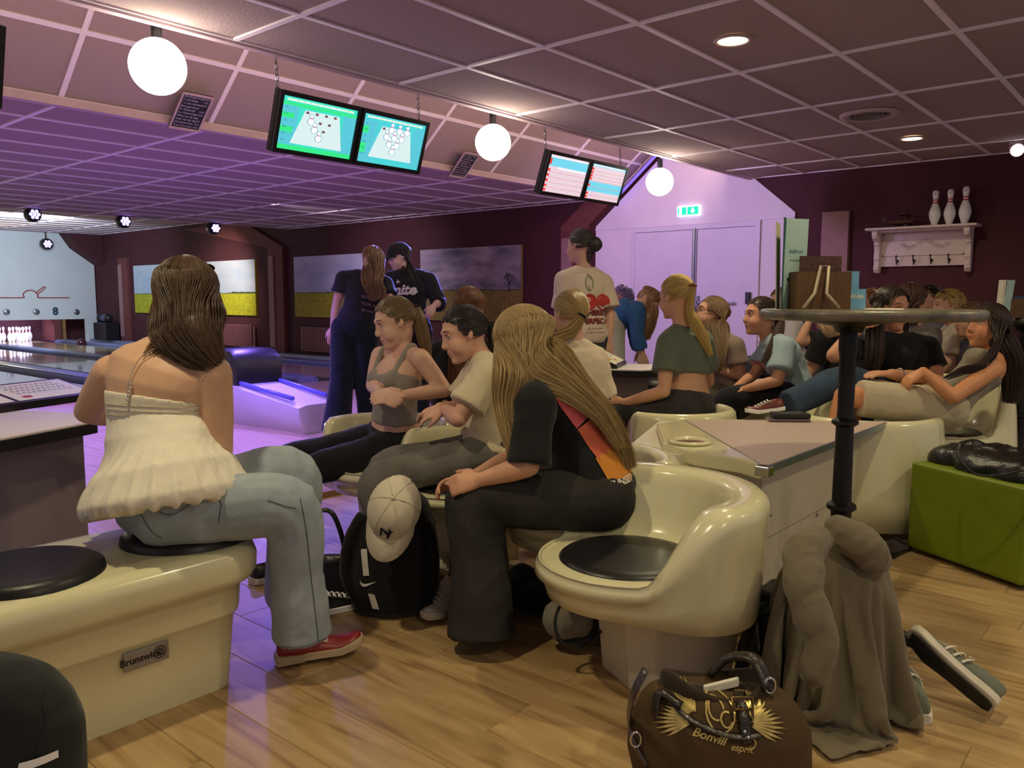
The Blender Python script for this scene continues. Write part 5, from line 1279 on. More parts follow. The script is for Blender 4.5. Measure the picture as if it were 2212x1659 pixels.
class Person:
    """A continuous skin surface (top-level object) with hair and clothes as children; joints as world points"""
    def __init__(s, label, J, face, up=(0, 1, 0), skinc=(214, 164, 134), k=1.0, hk=1.0, voxel=.0075, wk=1.0, hands=None, legs='none', side=None, bust=0.0, chest_f=None, arms=True, base=None, neckr=1.0, armk=1.0, group=None, brow=(90, 66, 46), look=0.0, eyes=True, lid=.15, ear=.075):
        s.J = J; s.k = k; s.wk = wk; s.vox = voxel
        s.h = Head(J['hd'], face, up, hk)
        m = M(); head_form(m, s.h, J['nk'], ear)
        sv = (J['sA']-J['sB']).normalized(); s.s1 = sv
        s.s0 = cdir(side).normalized() if side else sv
        if s.s0.dot(sv) < 0: s.s0 = -s.s0
        s.spine = [J['pv']]+([J['ch']] if 'ch' in J else [])+[J['nk']]
        torso(m, s.spine, s.s0, sv, k, 0, wk=wk)
        tf = cdir(chest_f).normalized() if chest_f else None
        s.bust = []
        if tf is not None and bust:
            sp = bez(s.spine, 12); c = sp[int(len(sp)*.70)]
            for q in (-1, 1): s.bust.append((c+sv*(q*.068*k)+tf*(.072*k), bust*k)); m.sphere(c+sv*(q*.068*k)+tf*(.072*k), bust*k, n=14, m=10)
        m.tube([J['sA'].lerp(J['nk'], .08), J['nk'].lerp(J['sA'], .35)+cdir((0, .012, 0)), J['nk'], J['nk'].lerp(J['sB'], .35)+cdir((0, .012, 0)), J['sB'].lerp(J['nk'], .08)], [.046*k, .048*k, .052*k, .048*k, .046*k], 14, round_ends=True)
        if arms:
            for q in 'AB':
                if 'e'+q not in J: continue
                a, e, w = J['s'+q], J['e'+q], J['w'+q]; kk = k*armk
                limb(m, [a, a.lerp(e, .5), e], [.050*kk, .046*kk, .037*kk]); limb(m, [e, e.lerp(w, .4), w], [.038*kk, .037*kk, .025*kk])
                if hands and q in hands: hand(m, w, hands[q][0], hands[q][1], k*hands[q][2].get('k', 1.0), **{a_: b_ for a_, b_ in hands[q][2].items() if a_ != 'k'})
                else: hand(m, w, w-e, FWD*-1, k)
        s.legs = {}
        for q in 'AB':
            if 'k'+q in J:
                hp = J.get('h'+q, J['pv']+s.s0*((1 if q == 'A' else -1)*.088*k)); s.legs[q] = (hp, J['k'+q], J['a'+q])
        if legs != 'none':
            for q, (hp, kn, an) in s.legs.items():
                limb(m, [hp, hp.lerp(kn, .5), kn], [.088*k, .076*k, .055*k]); limb(m, [kn, kn.lerp(an, .35), an], [.054*k, .053*k, .034*k])
        v, me = bake(m, voxel, 5, .5); v, t = carve(s.h, v, me)
        og = V3((J['pv'].x, J['pv'].y, 0)) if base is None else V3(base)
        setv(me, v-np.array(og, np.float32)); tint_attr(me, t); me.materials.append(skin(skinc)); me.name = 'person'
        for p in me.polygons: p.use_smooth = True
        s.o = bpy.data.objects.new('person', me); COL.objects.link(s.o); s.o.location = og; ORG[s.o.name] = og
        tag(s.o, label, 'person', group)
        if eyes: face_parts(s.h, s.o, brow, look, lid)
    def top(s, name, col, off=.016, t0=.1, t1=.93, sleeve=.55, sr=.016, amp=.006, kind='knit', flare=0.0, label=None, vox=None, straps=False, low=None, it=4, seed=0.0, sc=9, pleat=None):
        m = M(); J, k = s.J, s.k
        torso(m, s.spine, s.s0, s.s1, k, off, t0, t1, s.wk, flare)
        for c, r in s.bust: m.sphere(c, r+off*.8, n=14, m=10)
        if sleeve:
            nk = J['nk']
            m.tube([J['sA'], nk.lerp(J['sA'], .45)+cdir((0, .004, 0)), nk.lerp(J['sB'], .45)+cdir((0, .004, 0)), J['sB']], [.050*k+off, .05*k+off, .05*k+off, .050*k+off], 14, round_ends=True)
            for q in 'AB':
                if 'e'+q not in J: continue
                a, e, w = J['s'+q], J['e'+q], J['w'+q]; f = sleeve
                if f <= 1.05:
                    P = [a, a.lerp(e, f*.5), a.lerp(e, f)]; m.tube(P, [.052*k+off, .050*k+sr, .048*k+sr*1.5], 16, round_ends=False)
                    m.sphere(a, .052*k+off, n=14, m=10)
                else:
                    m.tube(bez([a, a.lerp(e, .5), e, e.lerp(w, f-1)], 5), np.interp(np.linspace(0, 1, 16), [0, .5, 1], [.052*k+off, .044*k+sr, .034*k+sr*1.3]), 14); m.sphere(a, .052*k+off, n=14, m=10)
        if straps:
            sp = bez(s.spine, 12); T = J['nk']
            fr = cdir(straps).normalized()
            for q in ('A', 'B'):
                c = T.lerp(J['s'+q], .62); sh = J['s'+q]-T; b = sp[int(len(sp)*.72)]
                sd = s.s1*((1 if q == 'A' else -1)*.085*k)
                limb(m, [b+sd+fr*.085*k, T.lerp(J['s'+q], .60)+fr*.035*k+cdir((0, .035, 0))*k, T.lerp(J['s'+q], .62)+cdir((0, .05, 0))*k-fr*.01, b+sd*1.1-fr*.085*k], [.016, .013, .013, .016], 8)
        s.to, s.tb = garment(name, m, fabric(col, kind), s.o, vox or .0095, it, amp, sc, seed, label, pleat)
        return s.to
    def bottoms(s, name, col, r=(.102, .080, .075), off=.010, t1=.22, amp=.006, kind='denim', upto=1.0, label=None, vox=None, seed=3.0, sc=8, mid=None):
        m = M(); k = s.k
        torso(m, s.spine, s.s0, s.s1, k, off, -.16, t1, s.wk)
        for q, (hp, kn, an) in s.legs.items():
            P = [hp, hp.lerp(kn, .5), kn, kn.lerp(an, .5), an]; R = [r[0], (r[0]+r[1])/2, r[1], mid or (r[1]+r[2])/2, r[2]]
            if upto < 1:
                P = [hp, hp.lerp(kn, upto*.5), hp.lerp(kn, upto)]; R = [r[0], r[1], r[2]]
                m.tube(bez(P, 5), [x*k for x in np.interp(np.linspace(0, 1, 11), np.linspace(0, 1, 3), R)], 16)
            else:
                B = bez(P, 6); m.tube(B, [x*k for x in np.interp(np.linspace(0, 1, len(B)), np.linspace(0, 1, 5), R)], 16)
            m.sphere(hp, r[0]*k, n=14, m=10)
        s.bo, s.bb = garment(name, m, fabric(col, kind), s.o, vox or .0095, 4, amp, sc, seed, label)
        return s.bo
def plen(J):
    g = lambda a, b: round((J[a]-J[b]).length, 2) if a in J and b in J else None
    return dict(sh=g('sA', 'sB'), uaA=g('sA', 'eA'), faA=g('eA', 'wA'), uaB=g('sB', 'eB'), faB=g('eB', 'wB'), sp=g('pv', 'nk'), nh=g('nk', 'hd'), thA=g('pv', 'kA'), shA=g('kA', 'aA'), thB=g('pv', 'kB'), shB=g('kB', 'aB'))
# ================================================================ PEOPLE
def pose(D, **k): return {n: at(v[0], v[1], D+(v[2] if len(v) > 2 else 0)) for n, v in k.items()}
def gd(D, *pts): return [(at(p[0], p[1], D+p[2]), p[3], p[4]) for p in pts]
def side_exit(h, near=True, tilt=60, z=-.45, base=0):
    sn = 1 if h.L.dot(-FWD) > 0 else -1
    if not near: sn = -sn
    return lambda a: V3((-sin(radians(base+tilt*a)), sn*cos(radians(base+tilt*a)), z))
def curtain(h, parent, guide, exf, col, n=160, width=.0032, wax=None, seed=1, name='hair_lock', jit=.008, starts=None, core=True, wave=0.0, scalp=True):
    r = random.Random(seed); wax = wax or RIGHT; gf = guide_frames(guide, wax); paths = []
    for i in range(n):
        a = r.uniform(-1, 1); b = r.uniform(-1, 1)*sqrt(max(0, 1-a*a*.8)); ex = exf(a); ex.z += r.uniform(-.18, .18)
        st = V3((r.uniform(-.35, .55) if starts is None else r.uniform(*starts), .06*(1 if ex.y > 0 else -1), .95)); q = 1.045+.03*b
        P = [h.e(slerp(st, ex, t), q+.03*t) for t in (0, .25, .5, .75, .9)]; L0 = r.uniform(.75, 1.0); ph = r.uniform(0, 6); jv = V3((r.gauss(0, 1), r.gauss(0, 1), 0))
        for j, (c, w, t) in enumerate(gf):
            if j == len(gf)-1: c = gf[j-1][0].lerp(c, L0)
            P.append(c+w*a+t*b+jv*jit*(j/len(gf))+w.normalized()*(wave*sin(ph*.4+j*1.7)))
        if not scalp: P = P[5:]
        paths.append(bez(P, 3))
    cm = None
    if core:
        cm = M(); cm.rings([[c+w*(.82*cos(q))+t*(.7*sin(q)) for q in np.linspace(0, 2*pi, 15)[:-1]] for c, w, t in gf[:-1]])
    return strand_mesh(name, paths, width, col, parent, r, cm)
def cv(x, y, z): return cdir((x, y, z))
PAR = {}
# ---- P1: woman in the white halter top
J = pose(2.42, hd=(402, 648, .10), nk=(376, 750, .03), ch=(342, 890, .02), pv=(366, 1085, 0), sA=(462, 806, -.02), sB=(240, 804, .04), eA=(474, 985, .03), wA=(408, 968, .22), eB=(188, 888, .2), wB=(262, 905, .38),
         kA=(625, 1098, .0), aA=(655, 1372, .08), kB=(630, 1030, .20), aB=(628, 1290, .42))
p = Person('person seen from behind in white halter top and light jeans on the bench', J, (-.28, -.12, 1), k=1.03, hk=1.06, armk=1.04, wk=1.15, ear=.066, voxel=.0065, side=(.3, 0, -1), skinc=(214, 170, 138), hands=dict(A=(cv(-.8, -.1, .6), cv(.2, .8, -.2), dict(curl=.5, thumb=1)), B=(cv(.8, 0, .5), cv(0, 1, 0), dict(curl=.3, thumb=1))))
p.bottoms('jeans', (164, 176, 184), (.110, .088, .088), .012, .16, amp=.009, mid=.076, label='light blue denim jeans', vox=.008)
stitch = mat('denim_stitching', S(84, 94, 104), .8, nscale=60, namt=.1)
for q_ in (((648, 1075), (662, 1150), (672, 1250), (684, 1350), (688, 1395)), ((336, 1102), (372, 1112), (418, 1082), (450, 1048)), ((424, 1050), (440, 1066), (472, 1078), (478, 1090)), ((478, 1090), (472, 1130)), ((300, 1084), (306, 1112), (330, 1150), (350, 1162)), ((590, 1395), (650, 1398), (705, 1378)), ((578, 1080), (612, 1092), (640, 1098))):
    seam('seam', p.bb, q_, p.o, stitch)
p.wk = 1.05
p.top('halter_top', (236, 228, 208), .007, -.02, .585, 0, amp=.010, flare=.10, label='white gathered cotton halter top', vox=.007, sc=5.5, pleat=(p.J['pv'], 25, .76, .60, .006))
m = M(); torso(m, p.spine, p.s0, p.s1, p.k, .017, .47, .60, p.wk)
_, wb_ = garment('waistband', m, fabric((228, 219, 196)), p.o, .006, 3, .0008, 20)
for dy in (0, 11, 22, 33): seam('seam', wb_, ((228, 872+dy), (270, 876+dy), (330, 879+dy), (390, 880+dy), (436, 876+dy)), p.o, fabric((196, 184, 156)), .0011)
hl = onz(604, 1438, .0); 
shoe('bowling_shoe', p.o, hl+Z3*.012, onz(765, 1408, 0)-hl, V3((0, 0, 1)), (mat('red_shoe_leather', S(150, 34, 34), .35, nscale=12, namt=.15), mat('tan_sole', S(200, 178, 140), .6, nscale=20, namt=.1), MT['pinw']), 1.0, laces=False, label='red leather bowling shoe with tan sole', heelblock=True)
sh_ = [c for c in p.o.children if c.name.startswith('bowling_shoe')][0]
dd_ = (onz(765, 1408, 0)-hl).normalized(); sd_ = V3((dd_.y, -dd_.x, 0))
if sd_.dot(FWD) > 0: sd_ = -sd_
for a in (.115, .14):
    m = M(); c = hl+dd_*a+sd_*.034+Z3*.073; q_ = (sd_*.75+Z3*.65).normalized(); e1 = dd_; e2 = q_.cross(e1)
    m.tube([c+e1*(.0055*cos(k))+e2*(.0055*sin(k)) for k in np.linspace(0, 2*pi, 11)[:-1]], .0022, 6, close=True); obj('eyelet', m, MT['pinw'], sh_, smooth=True)
h2 = onz(652, 1338, 0); shoe('bowling_shoe', p.o, h2, onz(716, 1322, 0)-h2, V3((0, 0, 1)), (MT['black'], MT['pinw'], MT['pinw']), .95, label='dark shoe with white sole')
HC1 = (84, 62, 46)
long_hair(p.h, p.o, gd(2.42, (406, 672, -.0, .104, .06), (407, 715, -.035, .106, .05), (432, 752, -.055, .075, .03), (470, 790, -.06, .030, .012)), HC1, n=1300, width=.0012, az=118, zexit=-.15, seed=11, jit=.006, puff=.17)
curtain(p.h, p.o, gd(2.42, (400, 700, -.055, .06, .012), (385, 728, -.06, .055, .012), (345, 768, -.06, .04, .010), (305, 820, -.07, .022, .008), (282, 862, -.07, .012, .006)), lambda a: V3((-1, .5*a-.2, -.35)), (150, 112, 70), n=110, width=.0012, seed=12, name='hair_lock', core=False, wave=.008, scalp=False)
m = M(); b0 = at(302, 775, 2.33); b1 = at(279, 825, 2.32); b2 = at(274, 872, 2.32)
m.tube(bez([at(352, 742, 2.36), b0, b1, b2], 6), .0014, 5); 
for i in range(6): m.sphere(at(283-i*1.8, 830+i*8.2, 2.318), .0042, n=10, m=6)
obj('bead_string', m, mat('silver_beads', S(206, 200, 190), .25, metal=.8, nscale=20, namt=.05), p.o, smooth=True)
m = M()
for y in (-.5, .5):
    c = p.h.e((.50, y*1.25, .86), 1.17); n_ = (c-p.h.p(*p.h.ec)).normalized(); e1 = p.h.L; e2 = n_.cross(e1); m.sphere(c, (.028, .022, .004), (e1, e2, n_), 18, 8)
for y in (-1, 1): m.tube(bez([p.h.e((.50, y*.90, .80), 1.17), p.h.e((.25, y*1.0, .42), 1.13), p.h.e((-.1, y*1.0, .05), 1.12)], 5), .0028, 6)
tag(obj('sunglasses', m, MT['black'], smooth=True), 'dark sunglasses pushed up on the hair of the woman in the halter top', 'sunglasses')
c = at(362, 1078, 2.315); u_ = cv(.85, .32, .2).normalized(); v_ = cv(-.3, .95, 0).normalized()
m = M(); m.box(c, (.072, .15, .009), (u_, v_, u_.cross(v_))); ph = tag(obj('phone', m, MT['black'], bevel=.004), 'phone in a card case sticking out of the light blue jeans pocket', 'phone')
m = M(); m.box(c+v_*.045-u_.cross(v_)*.006*(1 if u_.cross(v_).dot(FWD) > 0 else -1), (.05, .05, .002), (u_, v_, u_.cross(v_))); obj('card', m, MT['paper'], ph)
PAR[1] = p
# ---- P4: girl with long blonde hair
J = pose(2.80, hd=(1128, 738, .02), nk=(1180, 822, .02), ch=(1240, 925, .0), pv=(1290, 1068, .0), sA=(1156, 872, -.16), sB=(1190, 852, .17), eA=(1142, 1006, -.2), wA=(1040, 1036, -.17), eB=(1115, 985, .15), wB=(1010, 1040, -.02),
         kA=(1036, 1086, -.10), aA=(1040, 1372, -.12), kB=(1022, 1066, .12), aB=(1046, 1330, .14))
p = Person('person with long straight blonde hair, black printed tee and flared dark trousers, seated mid-picture', J, (-1, -.3, .25), k=.98, voxel=.0065, ear=.064, side=(.1, 0, -1), skinc=(208, 156, 124), hands=dict(A=(cv(-1, -.2, .15), cv(.1, .5, -1), dict(curl=.62, thumb=1)), B=(cv(-1, -.1, -.3), cv(.1, .7, .6), dict(curl=.6, thumb=-1))))
p.bottoms('trousers', (54, 52, 50), (.115, .094, .118), .014, .18, amp=.008, mid=.098, label='dark grey flared trousers', vox=.008)
p.top('t_shirt', (26, 25, 27), .022, -.03, .95, .98, .018, amp=.008, label='oversized black tee with sunset print', vox=.008)
def q2(pts): return (pts, [tuple(range(len(pts)))])
def strip(n=14, w=.15, h=.36):
    vs = []; fs = []
    for j in range(n+1):
        for i in range(5): vs.append((w*(i/4-.5), h*(j/n-.5)))
    for j in range(n):
        for i in range(4): fs.append((j*5+i, j*5+i+1, j*5+i+6, j*5+i+5))
    return vs, fs
lk = cv(-.35, -.05, 1); o_ = at(1285, 935, 2.45); uu = cv(.82, .52, 0); vv = cv(-.53, .85, 0)
pk = [mat('print_pink', S(206, 92, 100), .85, nscale=80, namt=.1), mat('print_coral', S(204, 98, 70), .85, nscale=80, namt=.1), mat('print_orange', S(208, 134, 44), .85, nscale=80, namt=.1)]
sb = lambda j, n, h=.37: ([(a, b) for a, b in strip(6, .135, h/3)[0]], strip(6, .135, h/3)[1])
for j, (x_, y_, ang) in enumerate(((1250, 866, 50), (1296, 937, 57), (1335, 1006, 64))):
    a_ = radians(ang); decal('sunset_print', p.tb, sb(j, 3), at(x_, y_, 2.45), cv(sin(a_), cos(a_), 0), cv(-cos(a_), sin(a_), 0), lk, pk[j], p.to, off=.0025, sub=0)
pal = []; m_ = M()
for cx_, cy_ in ((.045, .02),):
    for k in range(7):
        a = radians(20+k*50); L_ = .035
        e = V3((cos(a), sin(a), 0)); s_ = V3((-sin(a), cos(a), 0)); b_ = V3((cx_, cy_, 0))
        m_.add([b_-s_*.003, b_+e*L_*.5-s_*.006+s_*-.002, b_+e*L_-s_*.008, b_+e*L_*.5+s_*.005, b_+s_*.003], [(0, 1, 2, 3, 4)])
    m_.add([V3((cx_-.003, cy_, 0)), V3((cx_-.004, cy_-.06, 0)), V3((cx_+.004, cy_-.06, 0)), V3((cx_+.003, cy_, 0))], [(0, 1, 2, 3)])
decal('palm_print', p.tb, ([v[:2] for v in m_.v], m_.f), o_, uu, vv, lk, fabric((26, 25, 27)), p.to, off=.004, sub=1)
tv, tf_ = text_poly('SUNSET', .030, bold=.0012); decal('lettering_print', p.tb, (tv, tf_), at(1345, 1040, 2.45), cv(.95, .2, 0), cv(-.2, .95, 0), lk, fabric((214, 206, 196)), p.to, off=.004, sub=0)
HC4 = (172, 144, 98)
ex = side_exit(p.h, True, 80, -.35, 8)
curtain(p.h, p.o, gd(2.80, (1112, 800, -.14, .075, .03), (1100, 870, -.15, .055, .022), (1112, 950, -.19, .036, .016), (1128, 1010, -.20, .018, .010)), side_exit(p.h, True, 45, -.35, -45), HC4, 760, .0011, seed=41, name='hair_lock')
long_hair(p.h, p.o, gd(2.80, (1178, 785, -.06, .095, .055), (1248, 838, -.11, .050, .035), (1312, 900, -.12, .028, .022), (1346, 965, -.10, .018, .014), (1360, 1012, -.08, .010, .008)), HC4, n=1100, width=.0011, wax=cv(.62, .75, .1), az=100, zexit=-.25, seed=42, puff=.10)
curtain(p.h, p.o, gd(2.80, (1150, 795, -.13, .085, .03), (1222, 836, -.16, .048, .022), (1298, 898, -.15, .026, .018), (1344, 970, -.13, .012, .010)), side_exit(p.h, True, 50, -.35, 30), (180, 152, 104), 760, .0010, wax=cv(.65, .75, 0), seed=43)
PAR[4] = p
# ---- P2: girl in the grey tank top
J = pose(3.80, hd=(853, 697, -.02), nk=(868, 768, .03), ch=(852, 858, -.02), pv=(858, 952, .04), sA=(908, 774, -.12), sB=(822, 768, .12), eA=(960, 842, -.10), wA=(862, 856, -.23), eB=(806, 832, .02), wB=(822, 850, -.20),
         kA=(664, 1024, -.12), aA=(652, 1180, -.05), kB=(612, 1000, .10), aB=(625, 1165, .15))
p = Person('person with ponytail in a grey tank top and black trousers, hands clasped, leaning back', J, (-1, -.42, -.42), k=.93, hk=.97, voxel=.006, lid=.55, skinc=(222, 178, 154), bust=.045, chest_f=(-.8, 0, -.7), hands=dict(A=(cv(-1, -.05, -.1), cv(-.1, .5, -1), dict(curl=.35, thumb=1)), B=(cv(.5, -.2, -.6), cv(-.8, .4, -.6), dict(curl=.55, thumb=-1))))
p.bottoms('trousers', (24, 23, 30), (.105, .078, .072), .010, .20, amp=.006, kind='knit', label='black trousers')
p.top('tank_top', (150, 143, 134), .007, .26, .70, 0, amp=.004, straps=(-.75, 0, -.65), label='light grey ribbed tank top', vox=.0075, it=3)
pony_hair(p.h, p.o, (-.95, -.05, .10), gd(3.80, (905, 690, .0, .030, .022), (915, 730, .0, .030, .022), (922, 765, .01, .022, .015), (926, 800, .02, .01, .008)), (128, 102, 74), n=560, seed=21, width=.0019, ttn=260)
# ---- P3: dark-haired in cream tee
J = pose(3.42, hd=(1002, 722, -.02), nk=(1046, 780, .02), ch=(1058, 865, .03), pv=(1062, 975, .03), sA=(1052, 812, -.17), sB=(1036, 800, .16), eA=(990, 905, -.22), wA=(962, 884, -.03), eB=(985, 885, .16), wB=(950, 880, .02),
         kA=(815, 1038, -.12), aA=(842, 1225, -.12), kB=(828, 1010, .10), aB=(860, 1190, .12))
p = Person('person with dark tied-back hair, cream tee and grey jeans, arm on the seat back', J, (-1, -.38, -.30), k=.93, hk=.97, voxel=.006, lid=.5, skinc=(218, 168, 142), side=(.1, 0, -1), hands=dict(A=(cv(-.7, -.25, .2), cv(-.3, .85, -.4), dict(curl=.3, thumb=-1)), B=(cv(-.7, -.2, .3), cv(0, 1, -.3), dict(curl=.4, thumb=1))), brow=(50, 40, 36))
p.bottoms('jeans', (116, 112, 106), (.098, .074, .070), .008, .14, amp=.008, label='grey jeans')
p.top('t_shirt', (214, 200, 168), .018, -.02, .95, .72, .024, amp=.008, label='cream tee')
pony_hair(p.h, p.o, (-.95, .1, -.22), gd(3.42, (1066, 742, .0, .020, .018), (1062, 758, .0, .015, .012), (1056, 768, .0, .008, .008)), (46, 38, 36), n=700, seed=31, ttn=90, low=.04, width=.0022)
# ---- P5: reddish hair behind
J = pose(4.25, hd=(1010, 670, 0), nk=(1002, 740, .0), pv=(985, 940, 0), sA=(1055, 760, 0), sB=(950, 762, .02), eA=(1062, 850, .02), wA=(1020, 880, -.1), eB=(942, 845, .0), wB=(965, 880, -.1), kA=(900, 960, .2), aA=(890, 1060, .2), kB=(880, 960, .35), aB=(870, 1060, .35))
p = Person('person with reddish brown hair and black top, seated behind the dark-haired one in cream', J, (-.35, -.1, .9), k=.92, ear=.066, hk=.97, voxel=.0085, skinc=(204, 156, 132))
p.top('sweater', (26, 24, 28), .018, -.02, .95, 1.8, .016); p.bottoms('trousers', (40, 42, 52))
long_hair(p.h, p.o, gd(4.25, (1012, 700, -.06, .085, .045), (1005, 760, -.10, .08, .03), (990, 820, -.10, .05, .02), (985, 850, -.1, .03, .01)), (132, 90, 66), n=420, width=.0024, az=110, zexit=-.2, seed=51)
# ---- P6: standing, dark tee
J = pose(6.6, hd=(806, 566, .02), nk=(796, 598, .0), pv=(766, 712, .0), sA=(832, 614, .02), sB=(742, 602, .0), eA=(846, 662, -.08), wA=(838, 700, -.15), eB=(727, 658, .0), wB=(719, 708, -.03), kA=(790, 815, .05), aA=(806, 915, .18), kB=(738, 824, .0), aB=(726, 932, .0))
p = Person('person standing on the approach in a dark tour tee and velvet trousers, long wavy hair', J, (.35, -.55, .75), k=.97, ear=.066, voxel=.009, skinc=(206, 160, 150))
p.top('t_shirt', (34, 33, 42), .018, .16, .95, .55, .02, label='dark tee with printed back')
p.bottoms('trousers', (17, 29, 36), (.115, .10, .125), .012, .30, kind='knit', mid=.11, label='dark teal wide velvet trousers')
long_hair(p.h, p.o, gd(6.6, (806, 590, -.06, .085, .05), (805, 612, -.12, .085, .04), (812, 632, -.12, .07, .03), (818, 648, -.12, .05, .02)), (126, 96, 72), n=220, width=.005, az=115, zexit=-.3, seed=61, wave=.012, jit=.016)
m_ = M(); rr = random.Random(9)
for j, (s_, z_) in enumerate((('TONIGHT', .030), ('II II', .05), ('ROCK II', .034), ('TOUR 24', .030), ('BE DAY', .026))): lettering(m_, s_, z_, V3((.0, .07-.052*j, 0)), V3((1, 0, 0)), V3((0, 1, 0)), bold=.001)
decal('back_print', p.tb, ([v[:2] for v in m_.v], m_.f), at(800, 635, 6.4), cv(.97, -.2, 0), cv(.2, .97, 0), cv(0, 0, 1), fabric((126, 104, 110)), p.to, off=.004, sub=0)
for q, (x, y, z_) in dict(A=(806, 925, .18), B=(728, 945, 0)).items():
    b_ = at(x, y, 6.6+z_); b_.z = .03; shoe('shoe', p.o, b_, cv(-.2, 0, .6), Z3, (MT['black'], MT['pinw'], MT['pinw']), .9)
# ---- P7: cap and baseball jersey
J = pose(7.3, hd=(862, 556, .0), nk=(880, 594, .02), pv=(888, 722, .0), sA=(926, 606, .02), sB=(846, 604, .0), eA=(948, 654, -.02), wA=(938, 660, -.22), eB=(832, 660, .05), wB=(845, 700, -.1), kA=(905, 815, .0), aA=(908, 905, 0), kB=(872, 815, .0), aB=(868, 905, .0))
p = Person('person in a dark cap and baseball jersey facing left under the blue light', J, (-.85, -.3, -.45), k=1.0, voxel=.009, skinc=(206, 168, 160), hands=dict(A=(cv(-.3, -.7, -.6), cv(.3, .4, -.8), dict(curl=.6))))
p.top('baseball_jersey', (30, 30, 40), .024, -.06, .95, 1.35, .028, amp=.012, label='dark satin baseball jersey with white lettering')
p.bottoms('trousers', (24, 24, 32), (.115, .095, .095), .012, .12, kind='knit')
tv, tf_ = text_poly('finite', .13, bold=.004, shear=.25); decal('jersey_lettering', p.tb, (tv, tf_), at(866, 627, 7.0), cv(1, .02, 0), cv(0, 1, 0), cv(.1, 0, 1), fabric((214, 208, 216)), p.to, off=.006, sub=0)
tv, tf_ = text_poly('+', .07, bold=.002); decal('jersey_emblem', p.tb, (tv, tf_), at(860, 610, 7.0), cv(1, .02, 0), cv(0, 1, 0), cv(.1, 0, 1), fabric((214, 208, 216)), p.to, off=.006, sub=0)
decal('lettering_swash', p.tb, ([(-.10, .0), (.0, -.006), (.14, .012), (.15, .03), (.0, .014), (-.10, .012)], [(0, 1, 4, 5), (1, 2, 3, 4)]), at(866, 636, 7.0), cv(1, .02, 0), cv(0, 1, 0), cv(.1, 0, 1), fabric((214, 208, 216)), p.to, off=.006, sub=1)
long_hair(p.h, p.o, gd(7.3, (880, 585, -.02, .07, .05), (892, 612, -.06, .06, .03), (900, 640, -.08, .04, .02)), (34, 30, 34), n=150, width=.005, az=100, zexit=-.2, seed=71)
def cap_on(h, name, label, col, top=True):
    t = thing(name, label, 'cap', h.p(0, 0, .02)); m = M(); rs = []
    for e in np.linspace(.12, pi/2-.05, 10): rs.append([h.e((cos(q)*cos(e), sin(q)*cos(e), sin(e)), 1.16 if e < 1.2 else 1.13) for q in np.linspace(0, 2*pi, 33)[:-1]])
    m.rings(rs, False, True); obj('cap_crown', m, col, t, smooth=True)
    m = M(); r0 = []; r1 = []
    for q in np.linspace(-1.15, 1.15, 13):
        a = h.e((cos(q), sin(q)*.98, .12), 1.14); b = a+h.F*(.072*max(0, cos(q*1.3))**.45+.003)*h.k-h.U*.012*h.k-h.U*(.02*abs(sin(q)))*h.k
        r0 += [a, b]; r1 += [a-h.U*.004, b-h.U*.004]
    n = len(r0)//2; vs = r0+r1; fs = []
    for i in range(n-1): fs += [(2*i, 2*i+1, 2*i+3, 2*i+2), (2*n+2*i, 2*n+2*i+2, 2*n+2*i+3, 2*n+2*i+1), (2*i+1, 2*n+2*i+1, 2*n+2*i+3, 2*i+3)]
    m.add(vs, fs); obj('cap_brim', m, col, t, smooth=True)
    m = M(); m.sphere(h.e((0, 0, 1), 1.15), .007, n=10, m=6); obj('cap_button', m, col, t, smooth=True)
    return t
cap_on(p.h, 'cap', 'dark cap worn by the person in the baseball jersey', fabric((30, 30, 40)))
# ---- P8: standing in cherry tee
J = pose(5.9, hd=(1252, 532, .0), nk=(1264, 590, .0), pv=(1262, 728, .0), sA=(1302, 612, .04), sB=(1220, 606, -.04), eA=(1318, 680, .02), wA=(1316, 735, -.02), eB=(1214, 682, -.04), wB=(1224, 735, -.06), kA=(1275, 840, .0), aA=(1277, 950, 0), kB=(1245, 840, .0), aB=(1245, 950, 0))
p = Person('person standing with a dark bun and cream cherry print tee, seen from behind', J, (-.75, .0, .62), k=.97, voxel=.009, skinc=(204, 158, 138))
p.top('t_shirt', (208, 190, 172), .026, -.10, .95, .80, .028, amp=.010, label='cream tee with red cherry print')
p.bottoms('trousers', (60, 62, 74), (.11, .09, .09), .012, .1)
lk = cv(-.12, 0, 1); uu, vv = cv(.98, .06, .12), cv(-.05, 1, 0)
m_ = M()
for a in (-.052, .052):
    m_.add([V3((a+.055*cos(q)*(1 if abs(sin(q)) < .8 else .8), -.0+.058*sin(q), 0)) for q in np.linspace(0, 2*pi, 17)[:-1]], [tuple(range(16))])
decal('cherry_print', p.tb, ([v[:2] for v in m_.v], m_.f), at(1288, 652, 5.7), uu, vv, lk, fabric((182, 62, 58)), p.to, off=.005, sub=1)
m_ = M()
for a in (-.07, .035): m_.add([V3((a+.004+.022*cos(q), .022+.014*sin(q), 0)) for q in np.linspace(0, 2*pi, 11)[:-1]], [tuple(range(10))])
decal('highlight_print', p.tb, ([v[:2] for v in m_.v], m_.f), at(1288, 652, 5.7), uu, vv, lk, fabric((224, 140, 134)), p.to, off=.007, sub=1)
m_ = M(); L_ = [(0, -.06), (.028, -.03), (.034, .01), (.02, .05), (.0, .075), (-.02, .045), (-.03, .0), (-.02, -.04)]
for a, b in zip(L_, L_[1:]+L_[:1]): m_.add([V3((a[0], a[1], 0)), V3((b[0], b[1], 0)), V3((b[0]*.8, b[1]*.86, 0)), V3((a[0]*.8, a[1]*.86, 0))], [(0, 1, 2, 3)])
m_.add([V3((-.003, -.06, 0)), V3((.003, -.06, 0)), V3((.003, .06, 0)), V3((-.003, .06, 0))], [(0, 1, 2, 3)])
